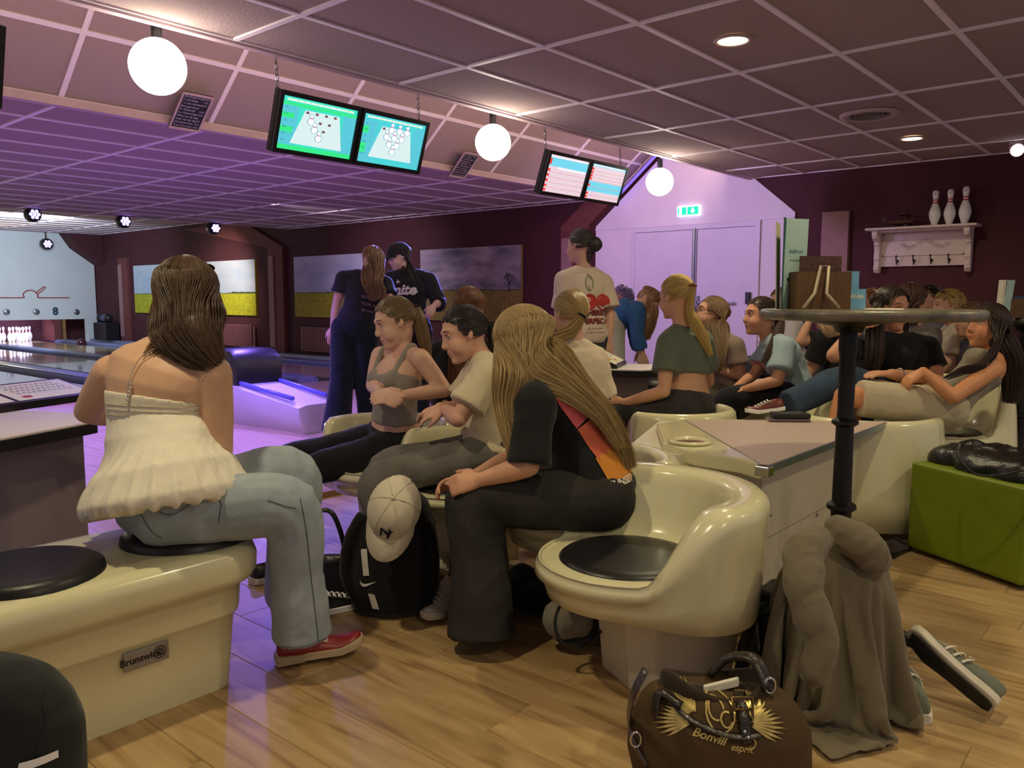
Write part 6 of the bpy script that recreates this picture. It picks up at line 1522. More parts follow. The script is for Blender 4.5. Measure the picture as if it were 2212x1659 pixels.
decal('leaf_print', p.tb, ([v[:2] for v in m_.v], m_.f), at(1273, 612, 5.7), uu, vv, lk, fabric((128, 138, 104)), p.to, off=.005, sub=0)
m_ = M(); lettering(m_, 'CHERRY', .052, V3((.01, .06, 0)), V3((1, 0, 0)), V3((0, 1, 0)), bold=.0022); lettering(m_, 'PERFECT', .052, V3((0, .0, 0)), V3((1, 0, 0)), V3((0, 1, 0)), bold=.0022)
lettering(m_, 'all you need is', .022, V3((0, -.05, 0)), V3((1, 0, 0)), V3((0, 1, 0))); lettering(m_, 'a little sweetness', .022, V3((0, -.078, 0)), V3((1, 0, 0)), V3((0, 1, 0)))
decal('lettering_print', p.tb, ([v[:2] for v in m_.v], m_.f), at(1286, 694, 5.7), uu, vv, lk, fabric((120, 44, 44)), p.to, off=.005, sub=0)['kind'] = 'stuff'
pony_hair(p.h, p.o, (-.95, .0, -.15), gd(5.9, (1272, 556, -.05, .02, .02), (1274, 562, -.05, .012, .012), (1275, 568, -.05, .006, .006)), (72, 66, 62), n=260, width=.004, seed=81, ttn=20); bun(p.h, p.o, (-.95, 0, -.2), (70, 62, 58), .05)
for x in (1277, 1245):
    b_ = at(x, 975, 5.9); b_.z = .03; shoe('shoe', p.o, b_, cv(-.5, 0, .6), Z3, (MT['black'], MT['pinw'], MT['pinw']), .9)
# ---- P9: blonde low ponytail, cream tee, from behind
J = pose(3.95, hd=(1231, 678, .02), nk=(1240, 748, .0), pv=(1262, 945, .0), sA=(1284, 776, .02), sB=(1194, 760, -.02), eA=(1300, 862, .05), wA=(1262, 900, .22), eB=(1178, 850, .02), wB=(1200, 890, .2), kA=(1170, 975, .3), aA=(1150, 1105, .3), kB=(1150, 980, .15), aB=(1140, 1130, .15))
p = Person('person with low blonde ponytail and cream tee, back to us behind the long-haired girl', J, (-.55, -.02, .83), k=.90, hk=.97, voxel=.008, skinc=(206, 160, 134))
p.top('t_shirt', (214, 196, 170), .022, -.05, .95, .95, .026, amp=.009, label='cream tee'); p.bottoms('jeans', (80, 82, 92))
pony_hair(p.h, p.o, (-.9, .12, -.40), gd(3.95, (1236, 712, -.10, .032, .022), (1215, 724, -.11, .030, .02), (1192, 730, -.10, .028, .016), (1170, 734, -.08, .02, .010)), (176, 146, 92), n=560, seed=91, wax=cv(.3, 1, 0), width=.0022)
# ---- P10: bending over in a denim jacket
J = pose(6.6, hd=(1398, 655, .0), nk=(1374, 664, .0), pv=(1322, 694, .1), sA=(1376, 676, -.13), sB=(1372, 674, .15), eA=(1376, 722, -.14), wA=(1387, 762, -.14), eB=(1370, 720, .2), wB=(1380, 760, .22), kA=(1330, 800, .0), aA=(1328, 900, .0), kB=(1318, 800, .2), aB=(1318, 900, .2))
p = Person('person bending forward in a blue denim jacket with long hair hanging down', J, (.62, -.78, -.1), up=(.8, .6, 0), k=.95, ear=.066, voxel=.009, skinc=(206, 158, 134), side=(0, 0, -1))
p.top('denim_jacket', (58, 96, 150), .022, .05, .95, 1.85, .018, kind='denim', label='blue denim jacket', amp=.009); p.bottoms('trousers', (196, 186, 176), (.105, .08, .08), kind='knit')
long_hair(p.h, p.o, gd(6.6, (1402, 668, -.06, .075, .05), (1400, 690, -.08, .07, .04), (1396, 712, -.06, .055, .03), (1390, 734, -.04, .03, .015)), (156, 116, 86), n=200, width=.0045, az=110, zexit=.2, seed=101)
for x, z_ in ((1328, 0), (1318, .2)):
    b_ = at(x, 940, 6.6+z_); b_.z = .03; shoe('shoe', p.o, b_, cv(1, 0, 0), Z3, (MT['pinw'], MT['pinw'], MT['pinw']), .9)
J = pose(7.6, hd=(1340, 646, .0), nk=(1326, 652, .0), pv=(1292, 672, .1), sA=(1326, 660, -.13), sB=(1324, 660, .15), eA=(1328, 700, -.14), wA=(1336, 735, -.14), eB=(1322, 700, .2), wB=(1330, 735, .22), kA=(1294, 785, .0), aA=(1292, 890, .0), kB=(1288, 785, .2), aB=(1288, 890, .2))
p = Person('person in a hot pink top bending down behind the denim jacket', J, (.5, -.8, -.2), up=(.8, .5, 0), k=.9, voxel=.011, skinc=(206, 158, 160), side=(0, 0, -1), eyes=False)
p.top('pink_top', (240, 50, 130), .02, .0, .95, .6, .02); p.bottoms('trousers', (70, 60, 90))
short_hair(p.h, p.o, (150, 130, 190), n=220, length=.08, lift=.16)  # pale curls, with the purple light put into their colour
# ---- P12: blonde ponytail, green crop top
J = pose(4.35, hd=(1460, 642, .0), nk=(1476, 712, .0), ch=(1484, 790, .03), pv=(1482, 890, .0), sA=(1518, 738, .06), sB=(1444, 740, -.06), eA=(1530, 825, .22), wA=(1460, 862, .32), eB=(1434, 846, -.12), wB=(1350, 870, -.06), kA=(1350, 892, .22), aA=(1340, 1000, .25), kB=(1322, 898, .0), aB=(1320, 1010, .0))
p = Person('person with high blonde ponytail and sage green crop top, seated sideways behind the table', J, (-.6, -.06, .8), k=.92, hk=.97, voxel=.007, skinc=(206, 156, 122))
p.bottoms('jeans', (62, 60, 60), (.110, .085, .085), .010, .20, label='dark grey jeans'); p.top('crop_top', (98, 106, 90), .016, .40, .95, .62, .022, amp=.006, label='sage green crop top')
pony_hair(p.h, p.o, (-.92, .0, .22), gd(4.35, (1490, 668, -.08, .022, .02), (1502, 695, -.09, .028, .02), (1520, 730, -.08, .028, .018), (1536, 768, -.06, .014, .01)), (196, 164, 96), n=560, seed=121, width=.0023, ttn=240, tie_col=(110, 60, 50))
# ---- P13: glasses, taupe tee
J = pose(5.2, hd=(1535, 680, .0), nk=(1560, 736, .0), pv=(1582, 872, .0), sA=(1588, 748, -.15), sB=(1552, 746, .15), eA=(1600, 812, -.16), wA=(1544, 796, -.10), eB=(1560, 812, .16), wB=(1535, 792, .05), kA=(1520, 852, -.1), aA=(1516, 950, -.08), kB=(1515, 848, .12), aB=(1512, 940, .12))
p = Person('person with glasses and long light brown hair in a taupe tee, looking up left', J, (-1, .22, -.05), k=.93, ear=.066, hk=.98, voxel=.0085, side=(.1, 0, -1), skinc=(204, 152, 126), bust=.05, chest_f=(-1, 0, -.1))
p.top('t_shirt', (138, 120, 110), .014, -.02, .95, .62, .016, label='taupe tee'); p.bottoms('trousers', (120, 112, 100), (.115, .09, .085))
long_hair(p.h, p.o, gd(5.2, (1548, 705, -.08, .075, .045), (1552, 740, -.16, .06, .025), (1550, 775, -.20, .045, .018), (1546, 805, -.2, .02, .01)), (126, 100, 74), n=420, width=.0028, az=112, zexit=-.25, seed=131)
m = M(); h = p.h
for y in (-.032, .032):
    c = h.p(.098, y, .010); m.tube([c+h.L*(.024*cos(q)*h.k)+h.U*(.02*sin(q)*h.k) for q in np.linspace(0, 2*pi, 17)[:-1]], .0018, 6, close=True); m.tube([h.p(.096, y*1.75, .014), h.p(-.0, y*2.6, .012)], .0016, 6)
m.tube([h.p(.1, -.009, .014), h.p(.103, 0, .017), h.p(.1, .009, .014)], .0016, 6)
tag(obj('glasses', m, MT['black'], smooth=True), 'thin framed glasses on the face of the girl in taupe', 'glasses')
# ---- P14: dark ponytail, pale blue tee
J = pose(4.85, hd=(1642, 684, .0), nk=(1664, 736, .02), pv=(1712, 852, .0), ch=(1700, 790, .02), sA=(1694, 752, -.15), sB=(1664, 752, .15), eA=(1680, 822, -.22), wA=(1606, 842, -.14), eB=(1630, 808, .10), wB=(1590, 838, -.02), kA=(1568, 866, -.10), aA=(1545, 970, -.1), kB=(1580, 862, .10), aB=(1560, 960, .1))
p = Person('person with dark ponytail and pale blue tee, smiling in profile, hands on knee', J, (-1, .0, -.12), k=.92, hk=.97, voxel=.007, side=(.1, 0, -1), skinc=(206, 150, 120), brow=(60, 46, 40), hands=dict(A=(cv(-1, -.25, .1), cv(-.2, 1, -.3), dict(curl=.25)), B=(cv(-1, -.3, 0), cv(-.2, 1, 0), dict(curl=.25))))
p.top('t_shirt', (150, 170, 180), .022, -.03, .95, .75, .026, label='pale blue tee with pink lettering'); p.bottoms('trousers', (26, 25, 32), (.105, .08, .08), kind='knit')
tv, tf_ = text_poly('OM', .085, bold=.004); decal('pink_lettering', p.tb, (tv, tf_), at(1648, 792, 4.75), cv(.35, 0, -.95), cv(-.1, 1, 0), cv(.93, 0, .35), fabric((220, 140, 140)), p.to, off=.004, sub=1)
pony_hair(p.h, p.o, (-.95, -.02, .0), gd(4.85, (1684, 700, -.03, .03, .022), (1678, 730, -.10, .032, .022), (1662, 760, -.17, .025, .016), (1648, 785, -.2, .012, .008)), (70, 52, 42), n=520, seed=141, width=.0024, tie_col=(180, 130, 100))
m = M(); c = p.h.p(-.004, .086*(1 if p.h.L.dot(-FWD) > 0 else -1), -.052); m.tube([c+p.h.F*(.012*cos(q))+p.h.U*(.012*sin(q)) for q in np.linspace(0, 2*pi, 15)[:-1]], .0015, 5, close=True); obj('earring', m, MT['chrome'], p.o, smooth=True)
# ---- background row
def sitter(label, D, hd, nk, pv, face, hair, haircol, top, skinc=(206, 156, 130), k=.9, hk=.97, sh=.17, sleeves=.6, pants=(60, 62, 74), arms=None, hairkw={}, legs=True, tb=(0, 0)):
    J = pose(D, hd=hd, nk=nk, pv=pv); F = cdir(face); f = V3((F.x, F.y, 0)).normalized(); sd = Z3.cross(f)
    J['sA'] = J['nk']+sd*sh*k*(1)+Z3*-.05; J['sB'] = J['nk']-sd*sh*k+Z3*-.05
    for q, sg in (('A', 1), ('B', -1)):
        J['e'+q] = J['s'+q]+Z3*(-.25*k)+f*.06+sd*(.04*sg); J['w'+q] = J['e'+q]+f*(.2*k)+Z3*-.06-sd*(.08*sg)
        if legs: J['k'+q] = J['pv']+f*.42*k+sd*(.1*sg)+Z3*.02; J['a'+q] = J['k'+q]-Z3*(.38*k)+f*.02
    if arms:
        for n, v in arms.items(): J[n] = at(v[0], v[1], D+v[2])
    p = Person(label, J, face, ear=.066 if hair == 'none' else .075, k=k, hk=hk, voxel=.0095, skinc=skinc, side=None)
    p.top('t_shirt', top, .018, -.04, .95, sleeves, .02)
    if legs: p.bottoms('trousers', pants, (.105, .08, .075))
    if hair == 'short': short_hair(p.h, p.o, haircol, **hairkw)
    return p
sitter('person, a boy in a white tee seated against the white wall', 6.1, (1690, 656, 0), (1702, 690, 0), (1722, 800, 0), (-1, -.05, 0), 'short', (150, 116, 86), (206, 198, 206), hairkw=dict(seed=151))
p = sitter('person in a black tee with blond hair resting head on a raised hand', 5.45, (1782, 672, 0), (1806, 720, 0), (1815, 850, 0), (-.5, -.2, .8), 'none', None, (24, 23, 28), arms=dict(eB=(1728, 738, -.05), wB=(1752, 688, -.05), sB=(1768, 734, -.02)))
long_hair(p.h, p.o, gd(5.45, (1788, 695, -.09, .07, .03), (1796, 712, -.12, .06, .02), (1800, 728, -.12, .045, .015)), (188, 158, 124), n=180, width=.0042, az=110, zexit=-.2, seed=161)
# ---- P17: brunette in black tee, legs crossed
J = pose(4.45, hd=(1925, 668, .0), nk=(1936, 738, .03), pv=(1962, 868, .03), sA=(2004, 752, .03), sB=(1866, 748, -.02), eA=(2022, 822, -.02), wA=(1924, 808, -.24), eB=(1802, 768, -.12), wB=(1856, 706, -.12), kA=(1818, 822, -.20), aA=(1700, 874, -.30), kB=(1858, 862, -.14), aB=(1850, 970, -.2), hA=at and (1950, 862, -.02), hB=(1980, 870, .06))
p = Person('person with long brown hair, black tee and blue jeans behind the bar table column', J, (.38, -.18, -.9), k=1.0, ear=.066, voxel=.0075, skinc=(204, 148, 118), brow=(50, 40, 34), hands=dict(A=(cv(-1, .05, -.2), cv(0, 1, -.3), dict(curl=.3)), B=(cv(.7, .6, .1), cv(-.5, .5, -.5), dict(curl=.5))), armk=1.12)
p.top('t_shirt', (20, 20, 23), .018, -.02, .94, .60, .02, label='black tee'); p.bottoms('jeans', (60, 76, 96), (.108, .08, .07), label='blue jeans')
curtain(p.h, p.o, gd(4.45, (1890, 700, -.06, .045, .04), (1888, 745, -.12, .05, .03), (1886, 780, -.13, .045, .025), (1880, 815, -.12, .02, .01)), lambda a: V3((.15-.5*abs(a), p.h.L.dot(RIGHT) < 0 and 1 or -1, -.25)), (58, 44, 38), 160, .0036, seed=171)
long_hair(p.h, p.o, gd(4.45, (1930, 700, .10, .08, .03), (1925, 740, .10, .08, .03), (1915, 790, .08, .06, .02)), (58, 44, 38), n=240, width=.0036, az=120, zexit=-.2, seed=172)
m = M(); c = J['wA'].lerp(J['eA'], .18); d = (J['eA']-J['wA']).normalized(); e1 = d.orthogonal().normalized(); e2 = d.cross(e1)
m.tube([c+e1*(.036*cos(q))+e2*(.036*sin(q)) for q in np.linspace(0, 2*pi, 21)[:-1]], .003, 6, close=True); obj('bracelet', m, MT['chrome'], p.o, smooth=True)
hl = at(1690, 886, 4.1); shoe('bowling_shoe', p.o, hl, cv(-1, -.12, -.1), cv(-.1, 1, -.1), (mat('brown_red_leather', S(110, 48, 38), .4, nscale=12, namt=.15), MT['pinw'], MT['pinw']), .72, label='brown red shoe with white sole')
# ---- P18: woman leaning back
J = pose(4.15, hd=(2132, 706, .0), nk=(2150, 772, .0), ch=(2098, 822, .0), pv=(2020, 882, .0), sA=(2146, 796, -.16), sB=(2126, 792, .15), eA=(2058, 858, -.24), wA=(1994, 802, -.17), eB=(2060, 838, .14), wB=(1985, 806, -.02), kA=(1824, 856, -.10), aA=(1796, 965, -.10), kB=(1850, 848, .10), aB=(1845, 955, .1))
p = Person('person with long dark brown hair leaning back in a grey tank top and beige shorts', J, (-1, .10, -.18), k=.94, ear=.066, hk=1.0, voxel=.007, side=(.1, 0, -1), skinc=(206, 142, 100), legs='bare', bust=.055, chest_f=(-.45, .85, 0), brow=(40, 32, 28), hands=dict(A=(cv(-.8, -.5, .1), cv(-.4, .8, -.5), dict(curl=.6)), B=(cv(-.8, -.4, -.2), cv(-.3, .9, .2), dict(curl=.6, thumb=-1))))
p.bottoms('shorts', (190, 176, 148), (.118, .104, .098), .014, .16, upto=.86, kind='knit', label='beige shorts', amp=.010); p.top('tank_top', (140, 132, 116), .008, .10, .70, 0, amp=.004, straps=(-.45, .8, 0), label='grey tank top', vox=.008)
long_hair(p.h, p.o, gd(4.15, (2160, 735, -.03, .065, .06), (2184, 780, -.06, .055, .05), (2188, 820, -.06, .05, .035), (2180, 872, -.06, .025, .02)), (56, 38, 32), n=560, width=.0022, az=112, zexit=-.25, seed=181)
curtain(p.h, p.o, gd(4.15, (2150, 752, -.15, .02, .02), (2120, 790, -.20, .022, .015), (2080, 800, -.19, .02, .012), (2040, 818, -.18, .008, .006)), side_exit(p.h, True, 30, -.4, 0), (52, 36, 30), 60, .003, wax=cv(.3, 1, 0), seed=182)
# ---- others behind
p = sitter('person with brown hair and grey shirt seated behind the brunette, back to us', 5.2, (1962, 652, 0), (1974, 708, 0), (1990, 850, 0), (-.35, .0, 1), 'none', None, (140, 128, 118), arms=dict(eA=(2044, 782, -.1), wA=(2010, 820, -.05)))
long_hair(p.h, p.o, gd(5.2, (1962, 672, -.09, .07, .03), (1962, 690, -.1, .06, .02), (1962, 704, -.1, .05, .015)), (96, 68, 54), n=180, width=.0042, az=110, zexit=-.2, seed=191)
sitter('person, a boy with dark short hair looking left beside the blond one', 6.05, (2006, 652, 0), (2020, 692, 0), (2035, 805, 0), (-1, .05, -.25), 'short', (56, 46, 42), (110, 116, 128), hairkw=dict(seed=201))
p = sitter('person, a blond boy in a cream tee with sunglasses on his head', 5.55, (2048, 664, 0), (2064, 708, 0), (2085, 835, 0), (-1, .0, .25), 'short', (190, 158, 92), (204, 192, 164), hairkw=dict(seed=211, length=.055))
m = M()
for y in (-.4, .4):
    c = p.h.e((.55, y, .85), 1.16); n_ = (c-p.h.p(*p.h.ec)).normalized(); e1 = p.h.L; m.sphere(c, (.026, .018, .004), (e1, n_.cross(e1), n_), 14, 6); m.tube([p.h.e((.5, y*1.4, .7), 1.13), p.h.e((-.1, y*2.2, .3), 1.1)], .003, 6)
tag(obj('sunglasses', m, MT['black'], smooth=True), 'dark sunglasses on the hair of the blond boy', 'sunglasses')
sitter('person, a boy with light brown hair in a grey tee beside the woman leaning back', 5.15, (2098, 694, .1), (2114, 742, .1), (2130, 870, .1), (-1, .08, -.1), 'short', (140, 112, 80), (92, 88, 98), hairkw=dict(seed=221))
sitter('person with ginger hair half hidden behind the bar table', 6.5, (1880, 656, 0), (1894, 694, 0), (1905, 800, 0), (-1, .0, -.05), 'short', (182, 126, 62), (130, 110, 110), hairkw=dict(seed=231, length=.06))
sitter('person with dark hair half hidden by the blue cards on the bar table', 7.0, (1842, 660, 0), (1852, 695, 0), (1862, 800, 0), (-1, .0, -.05), 'short', (60, 44, 40), (90, 70, 76), hairkw=dict(seed=241))
# ---- knee of the person at the lower left edge
J = pose(1.34, hd=(-330, 640, .1), nk=(-300, 860, .1), pv=(-250, 1480, .05), sA=(-190, 940, -.1), sB=(-400, 940, .2), eA=(-150, 1250, .0), wA=(-60, 1420, .0), eB=(-400, 1250, .2), wB=(-300, 1420, .2), kA=(60, 1545, .0), aA=(92, 1930, .02), kB=(-60, 1500, .25), aB=(-60, 1800, .3))
p = Person('person at the lower left edge, only a black trousered knee in view', J, (.3, 0, 1), k=.98, voxel=.009, skinc=(206, 158, 130))
p.bottoms('trousers', (36, 38, 36), (.105, .078, .085), .012, .2, kind='knit', label='black trousers'); p.top('t_shirt', (60, 60, 64), .018, -.02, .95, .6, .02); short_hair(p.h, p.o, (70, 54, 44), seed=251)
decal('white_stripe', p.bb, ([(-.022, -.008), (.022, -.004), (.022, .008), (-.020, .006)], [(0, 1, 2, 3)]), at(80, 1645, 1.3), cv(1, .1, 0), cv(0, 1, 0), cv(0, 0, 1), MT['pinw'], p.bo, off=.004, sub=2)
seam('seam', p.bb, ((100, 1470), (92, 1520), (98, 1560), (75, 1640)), p.o, MT['black'], .001)
# ================================================================ BAGS, CLOTHES AND SHOES ON THE FLOOR
RG = V3((RIGHT.x, RIGHT.y, 0)).normalized(); FG = V3((FWD.x, FWD.y, 0)).normalized()
def blob(secs, ax, m=None, n=26):
    """stack of elliptical sections: (centre, half width, half depth); ax = (side, depth)"""
    m = m or M(); m.rings([[c+ax[0]*(a*cos(q))+ax[1]*(b*sin(q)) for q in np.linspace(0, 2*pi, n+1)[:-1]] for c, a, b in secs]); return m
def sbake(name, m, mt, voxel, it, amp, sc, seed, parent=None, label=None, fold=None, org=None):
    v, me = bake(m, voxel, it)
    if fold is not None:
        d, freq, fa = fold; n = normals(me); q = v@np.array(d, np.float32)
        w = np.array([noise.noise((x*5, y*5, z*5)) for x, y, z in v.tolist()], np.float32)
        v = v+n*(fa*(np.abs(np.sin(q*freq+w*3.2))-.6))[:, None]
    v = wrinkle(me, v, amp, sc, seed) if amp else v
    og = ORG[parent.name] if parent is not None else V3(org) if org is not None else V3(((v[:, 0].min()+v[:, 0].max())/2, (v[:, 1].min()+v[:, 1].max())/2, v[:, 2].min()))
    setv(me, v-np.array(og, np.float32)); me.materials.append(mt); me.name = name
    for p in me.polygons: p.use_smooth = True
    o = bpy.data.objects.new(name, me); COL.objects.link(o)
    if parent is not None: o.parent = parent
    else: o.location = og
    ORG[o.name] = og
    if label: o['label'] = label
    return o, BVHTree.FromPolygons([tuple(x) for x in v.tolist()], [tuple(p.vertices) for p in me.polygons])
# ---- black backpack with a cap hanging over it
B = onz(850, 1318, 0); B.z = 0; bk_ = fabric((22, 22, 25)); wp = mat('white_print', S(226, 222, 212), .6, nscale=60, namt=.06)
t = thing('backpack', 'black backpack with white stripes standing on the floor, cap over its top', 'backpack', B)
lean = RG*.03
m = blob([(B+Z3*.004-FG*.0, .135, .085), (B+Z3*.03, .158, .110), (B+Z3*.12+lean*.2, .168, .125), (B+Z3*.24+lean*.4, .160, .122), (B+Z3*.34+lean*.7, .138, .108), (B+Z3*.42+lean, .105, .085), (B+Z3*.465+lean, .05, .045)], (RG, FG))
m.tube(bez([B-RG*.10-FG*.06+Z3*.02, B-RG*.165-FG*.05+Z3*.15, B-RG*.150-FG*.05+Z3*.28, B-RG*.10-FG*.04+Z3*.38], 5), .022, 8)
pk_, pb_ = sbake('pack_body', m, bk_, .008, 4, .007, 9, 2.0, t)
lk = (FG+RG*.12).normalized(); o_ = at(794, 1255, 2.75)
def rect(a, b, c, d, n=5): 
    vs = [(a+(b-a)*i/1, c+(d-c)*j/n) for j in range(n+1) for i in range(2)]; return vs, [(2*j, 2*j+1, 2*j+3, 2*j+2) for j in range(n)]
decal('white_stripe', pb_, rect(-.014, .012, .02, .115), o_, RG+Z3*.25, Z3-RG*.0+RG*-.12, lk, wp, pk_, .003)
decal('white_stripe', pb_, rect(-.008, .018, -.105, -.045), o_, RG, Z3-RG*.25, lk, wp, pk_, .003)
sw = [(-.032, .012), (-.026, -.006), (-.014, -.010), (.0, -.005), (.036, .016), (.0, .004), (-.014, .001), (-.024, .003)]
decal('curved_tick_emblem', pb_, (sw, [(0, 1, 7), (1, 2, 6, 7), (2, 3, 5, 6), (3, 4, 5)]), o_-Z3*.012, RG, Z3, lk, wp, pk_, .003, sub=0)
m = M(); m.tube(bez([B+Z3*.42+lean-RG*.02+FG*.05, B+Z3*.50+lean+FG*.05, B+Z3*.42+lean+RG*.05+FG*.05], 5), .009, 8, flat=.5); obj('carry_loop', m, bk_, t, smooth=True)
m = M(); m.tube(bez([at(905, 1080, 3.0), at(935, 1150, 2.95), at(942, 1240, 2.95), at(925, 1310, 2.95)], 5), .016, 8, flat=.45); obj('shoulder_strap', m, bk_, t, smooth=True)
hc = Head(at(851, 1112, 2.83), (-.16, -.84, -.46), (.12, .62, -.75), 1.0)
creamc = cloth('cream_cap_cotton', S(206, 196, 174))
ct = cap_on(hc, 'cap', 'cream baseball cap with dark monogram hanging over the black backpack', creamc)
m = M()
for k in range(6):
    a = pi/6+pi/3*k
    m.tube([hc.e((cos(a)*cos(e), sin(a)*cos(e), sin(e)), 1.163 if e < 1.2 else 1.14) for e in np.linspace(.13, 1.5, 9)], .0016, 5)
obj('seam', m, creamc, ct, smooth=True)['kind'] = 'stuff'
n_ = (hc.e((.86, 0, .42), 1.2)-hc.e((.86, 0, .42), 1.1)).normalized(); c = hc.e((.86, 0, .42), 1.178); lv = (hc.U-n_*hc.U.dot(n_)).normalized(); lu = lv.cross(n_)
m = M()
for s_, dx, dy, sz in (('N', -.005, .004, .052), ('Y', .005, -.005, .054)): lettering(m, s_, sz, c+lu*dx+lv*dy+n_*.001, lu, lv, bold=.0012)
obj('monogram', m, fabric((34, 36, 48)), ct, fixn=False)
m = M(); m.tube(bez([hc.e((-.9, .35, .2), 1.16), hc.e((-1, 0, .12), 1.2), hc.e((-.9, -.35, .2), 1.16)], 5), .008, 8, flat=.3); obj('back_strap', m, creamc, ct, smooth=True)
# ---- small black shoulder bag
B = onz(716, 1286, 0); t = thing('shoulder_bag', 'small black shoulder bag with upright strap, left of the backpack', 'bag', B)
m = blob([(B+Z3*.0, .068, .022), (B+Z3*.012, .075, .034), (B+Z3*.08, .072, .036), (B+Z3*.14, .068, .030), (B+Z3*.165, .066, .014)], (RG, FG)); sbake('bag_body', m, fabric((24, 24, 27), 'leather'), .006, 3, .003, 14, 5.0, t)
m = M(); m.tube(bez([B-RG*.062+Z3*.15, B-RG*.075+Z3*.24, B-RG*.045+Z3*.33, B+RG*.005+Z3*.335, B+RG*.04+Z3*.26, B+RG*.062+Z3*.15], 6), .010, 8, flat=.45); obj('bag_strap', m, fabric((24, 24, 27), 'leather'), t, smooth=True)
# ---- sneakers
wl = mat('white_trainer_leather', S(222, 214, 196), .5, nscale=20, namt=.08); ws = mat('white_rubber', S(216, 208, 190), .6, nscale=20, namt=.08)
def loose_shoe(label, heel, d, up, mats, k=1.0, name='sneaker', group=None):
    t = thing(name, label, 'shoe', (heel.x, heel.y, min(heel.z, 0.0)), group); shoe('upper', t, heel, d, up, mats, k); return t
h0 = onz(968, 1290, 0); loose_shoe('white sneaker with thick sole beside the dark flared trousers', h0, onz(926, 1352, 0)-h0, Z3, (wl, ws, wl), 1.05)
h0 = onz(962, 1222, 0); loose_shoe('white sneaker further back, half hidden behind the black backpack', h0, cv(-.1, 0, -1), Z3, (wl, ws, wl), 1.0)
h0 = onz(548, 1262, 0); loose_shoe('dark sneaker peeping out beside the end of the cream bench', h0, cv(.6, 0, .8), Z3, (MT['black'], ws, ws), .95)
gs = fabric((112, 116, 102)); gk = mat('black_rubber', S(30, 30, 32), .6, nscale=30, namt=.1)
h0 = onz(1986, 1560, 0); t = loose_shoe('grey green sneaker standing with its heel towards us, right of the hoodie', h0, onz(1938, 1450, 0)-h0, Z3, (gs, ws, ws), 1.0)
# the second one lies on its side: sole towards the camera
h0 = at(2135, 1552, 2.24); h0.z = .045; tp = at(2035, 1418, 2.32); tp.z = .115
dd = (tp-h0).normalized(); upv = cv(.80, .45, .42)
t = thing('sneaker', 'grey green sneaker lying on its side with the dark sole turned to us', 'shoe', (h0.x, h0.y, 0))
o = shoe('upper', t, h0, dd, upv, (gs, ws, ws), 1.0)
u_ = upv-dd*upv.dot(dd); u_.normalize(); s_ = dd.cross(u_); m = M()
sec = [(-.006, .016), (.01, .025), (.05, .028), (.1, .028), (.14, .031), (.19, .037), (.23, .033), (.255, .02)]
P2 = [h0+dd*x+s_*w-u_*(.003-.018*smoothstep(.19, .268, x)) for x, w in sec]+[h0+dd*x-s_*w-u_*(.003-.018*smoothstep(.19, .268, x)) for x, w in reversed(sec)]
m.rings([[p for p in P2], [p-u_*.003 for p in P2]]); obj('tread', m, gk, o)
m = M(); 
for k in range(3): x = .115+.026*k; m.tube(bez([h0+dd*x-s_*.038+u_*.028, h0+dd*(x-.004)-s_*.036+u_*.045, h0+dd*(x-.012)-s_*.026+u_*.066], 4), .006, 6, flat=.4)
obj('side_stripe', m, wl, o, smooth=True)
# ---- dark bag and jacket under the empty seat
B = onz(1300, 1385, 0); t = thing('holdall', 'black soft bag lying on the floor under the empty shell seat', 'bag', B)
m = blob([(B-RG*.17+Z3*.05, .02, .02), (B-RG*.15+Z3*.065, .06, .09), (B-RG*.06+Z3*.085, .08, .11), (B+RG*.06+Z3*.085, .08, .11), (B+RG*.13+Z3*.07, .065, .1), (B+RG*.16+Z3*.055, .02, .03)], (Z3, FG)); sbake('bag_body', m, fabric((26, 27, 28)), .009, 4, .010, 9, 3.0, t)
m = M(); m.tube(bez([at(1262, 1300, 2.62), at(1218, 1300, 2.55), at(1199, 1345, 2.52), at(1215, 1388, 2.5), at(1262, 1396, 2.5)], 6), .006, 8, flat=.6); m.tube(bez([at(1300, 1300, 2.6), at(1305, 1350, 2.56), at(1275, 1392, 2.52)], 6), .004, 8); obj('bag_strap', m, fabric((24, 24, 27), 'leather'), t, smooth=True)
m = M(); c = at(1218, 1342, 2.66); m.sphere(c+FG*.02, (.072, .06, .065), (RG, FG, Z3)); m.sphere(c+RG*.055-Z3*.012+FG*.02, (.05, .05, .05), (RG, FG, Z3))
o, _ = sbake('grey_pouch', m, fabric((132, 126, 112)), .007, 4, .010, 12, 6.0); tag(o, 'grey cloth pouch stuffed beside the strap of the black bag', 'pouch')
c = onz(1165, 1335, 0); m = M(); m.sphere(c+Z3*.07+FG*.05, (.12, .09, .075), (RG, FG, Z3)); m.sphere(c+Z3*.09-RG*.06+FG*.07, (.07, .07, .09), (RG, FG, Z3)); m.sphere(c+Z3*.03+RG*.06, (.07, .06, .03), (RG, FG, Z3))
o, _ = sbake('jacket', m, fabric((27, 29, 28)), .009, 4, .014, 8, 9.0); tag(o, 'dark jacket crumpled on the floor beside the flared trousers', 'jacket')
c = onz(1113, 1262, 0); m = M(); m.lathe([(.025, 0), (.033, .09), (.034, .092), (.032, .092), (.024, .004)], c, 20); tag(obj('plastic_cup', m, mat('clear_plastic', (.9, .9, .9), .1, nscale=10, namt=.02, trans=.9), smooth=True), 'clear plastic cup on the floor behind the flared trousers', 'cup')
h0 = onz(1915, 1205, 0); loose_shoe('dark shoe on the floor left of the green pouf', h0, cv(.7, 0, .7), Z3, (fabric((60, 50, 50)), MT['black'], MT['black']), .9)
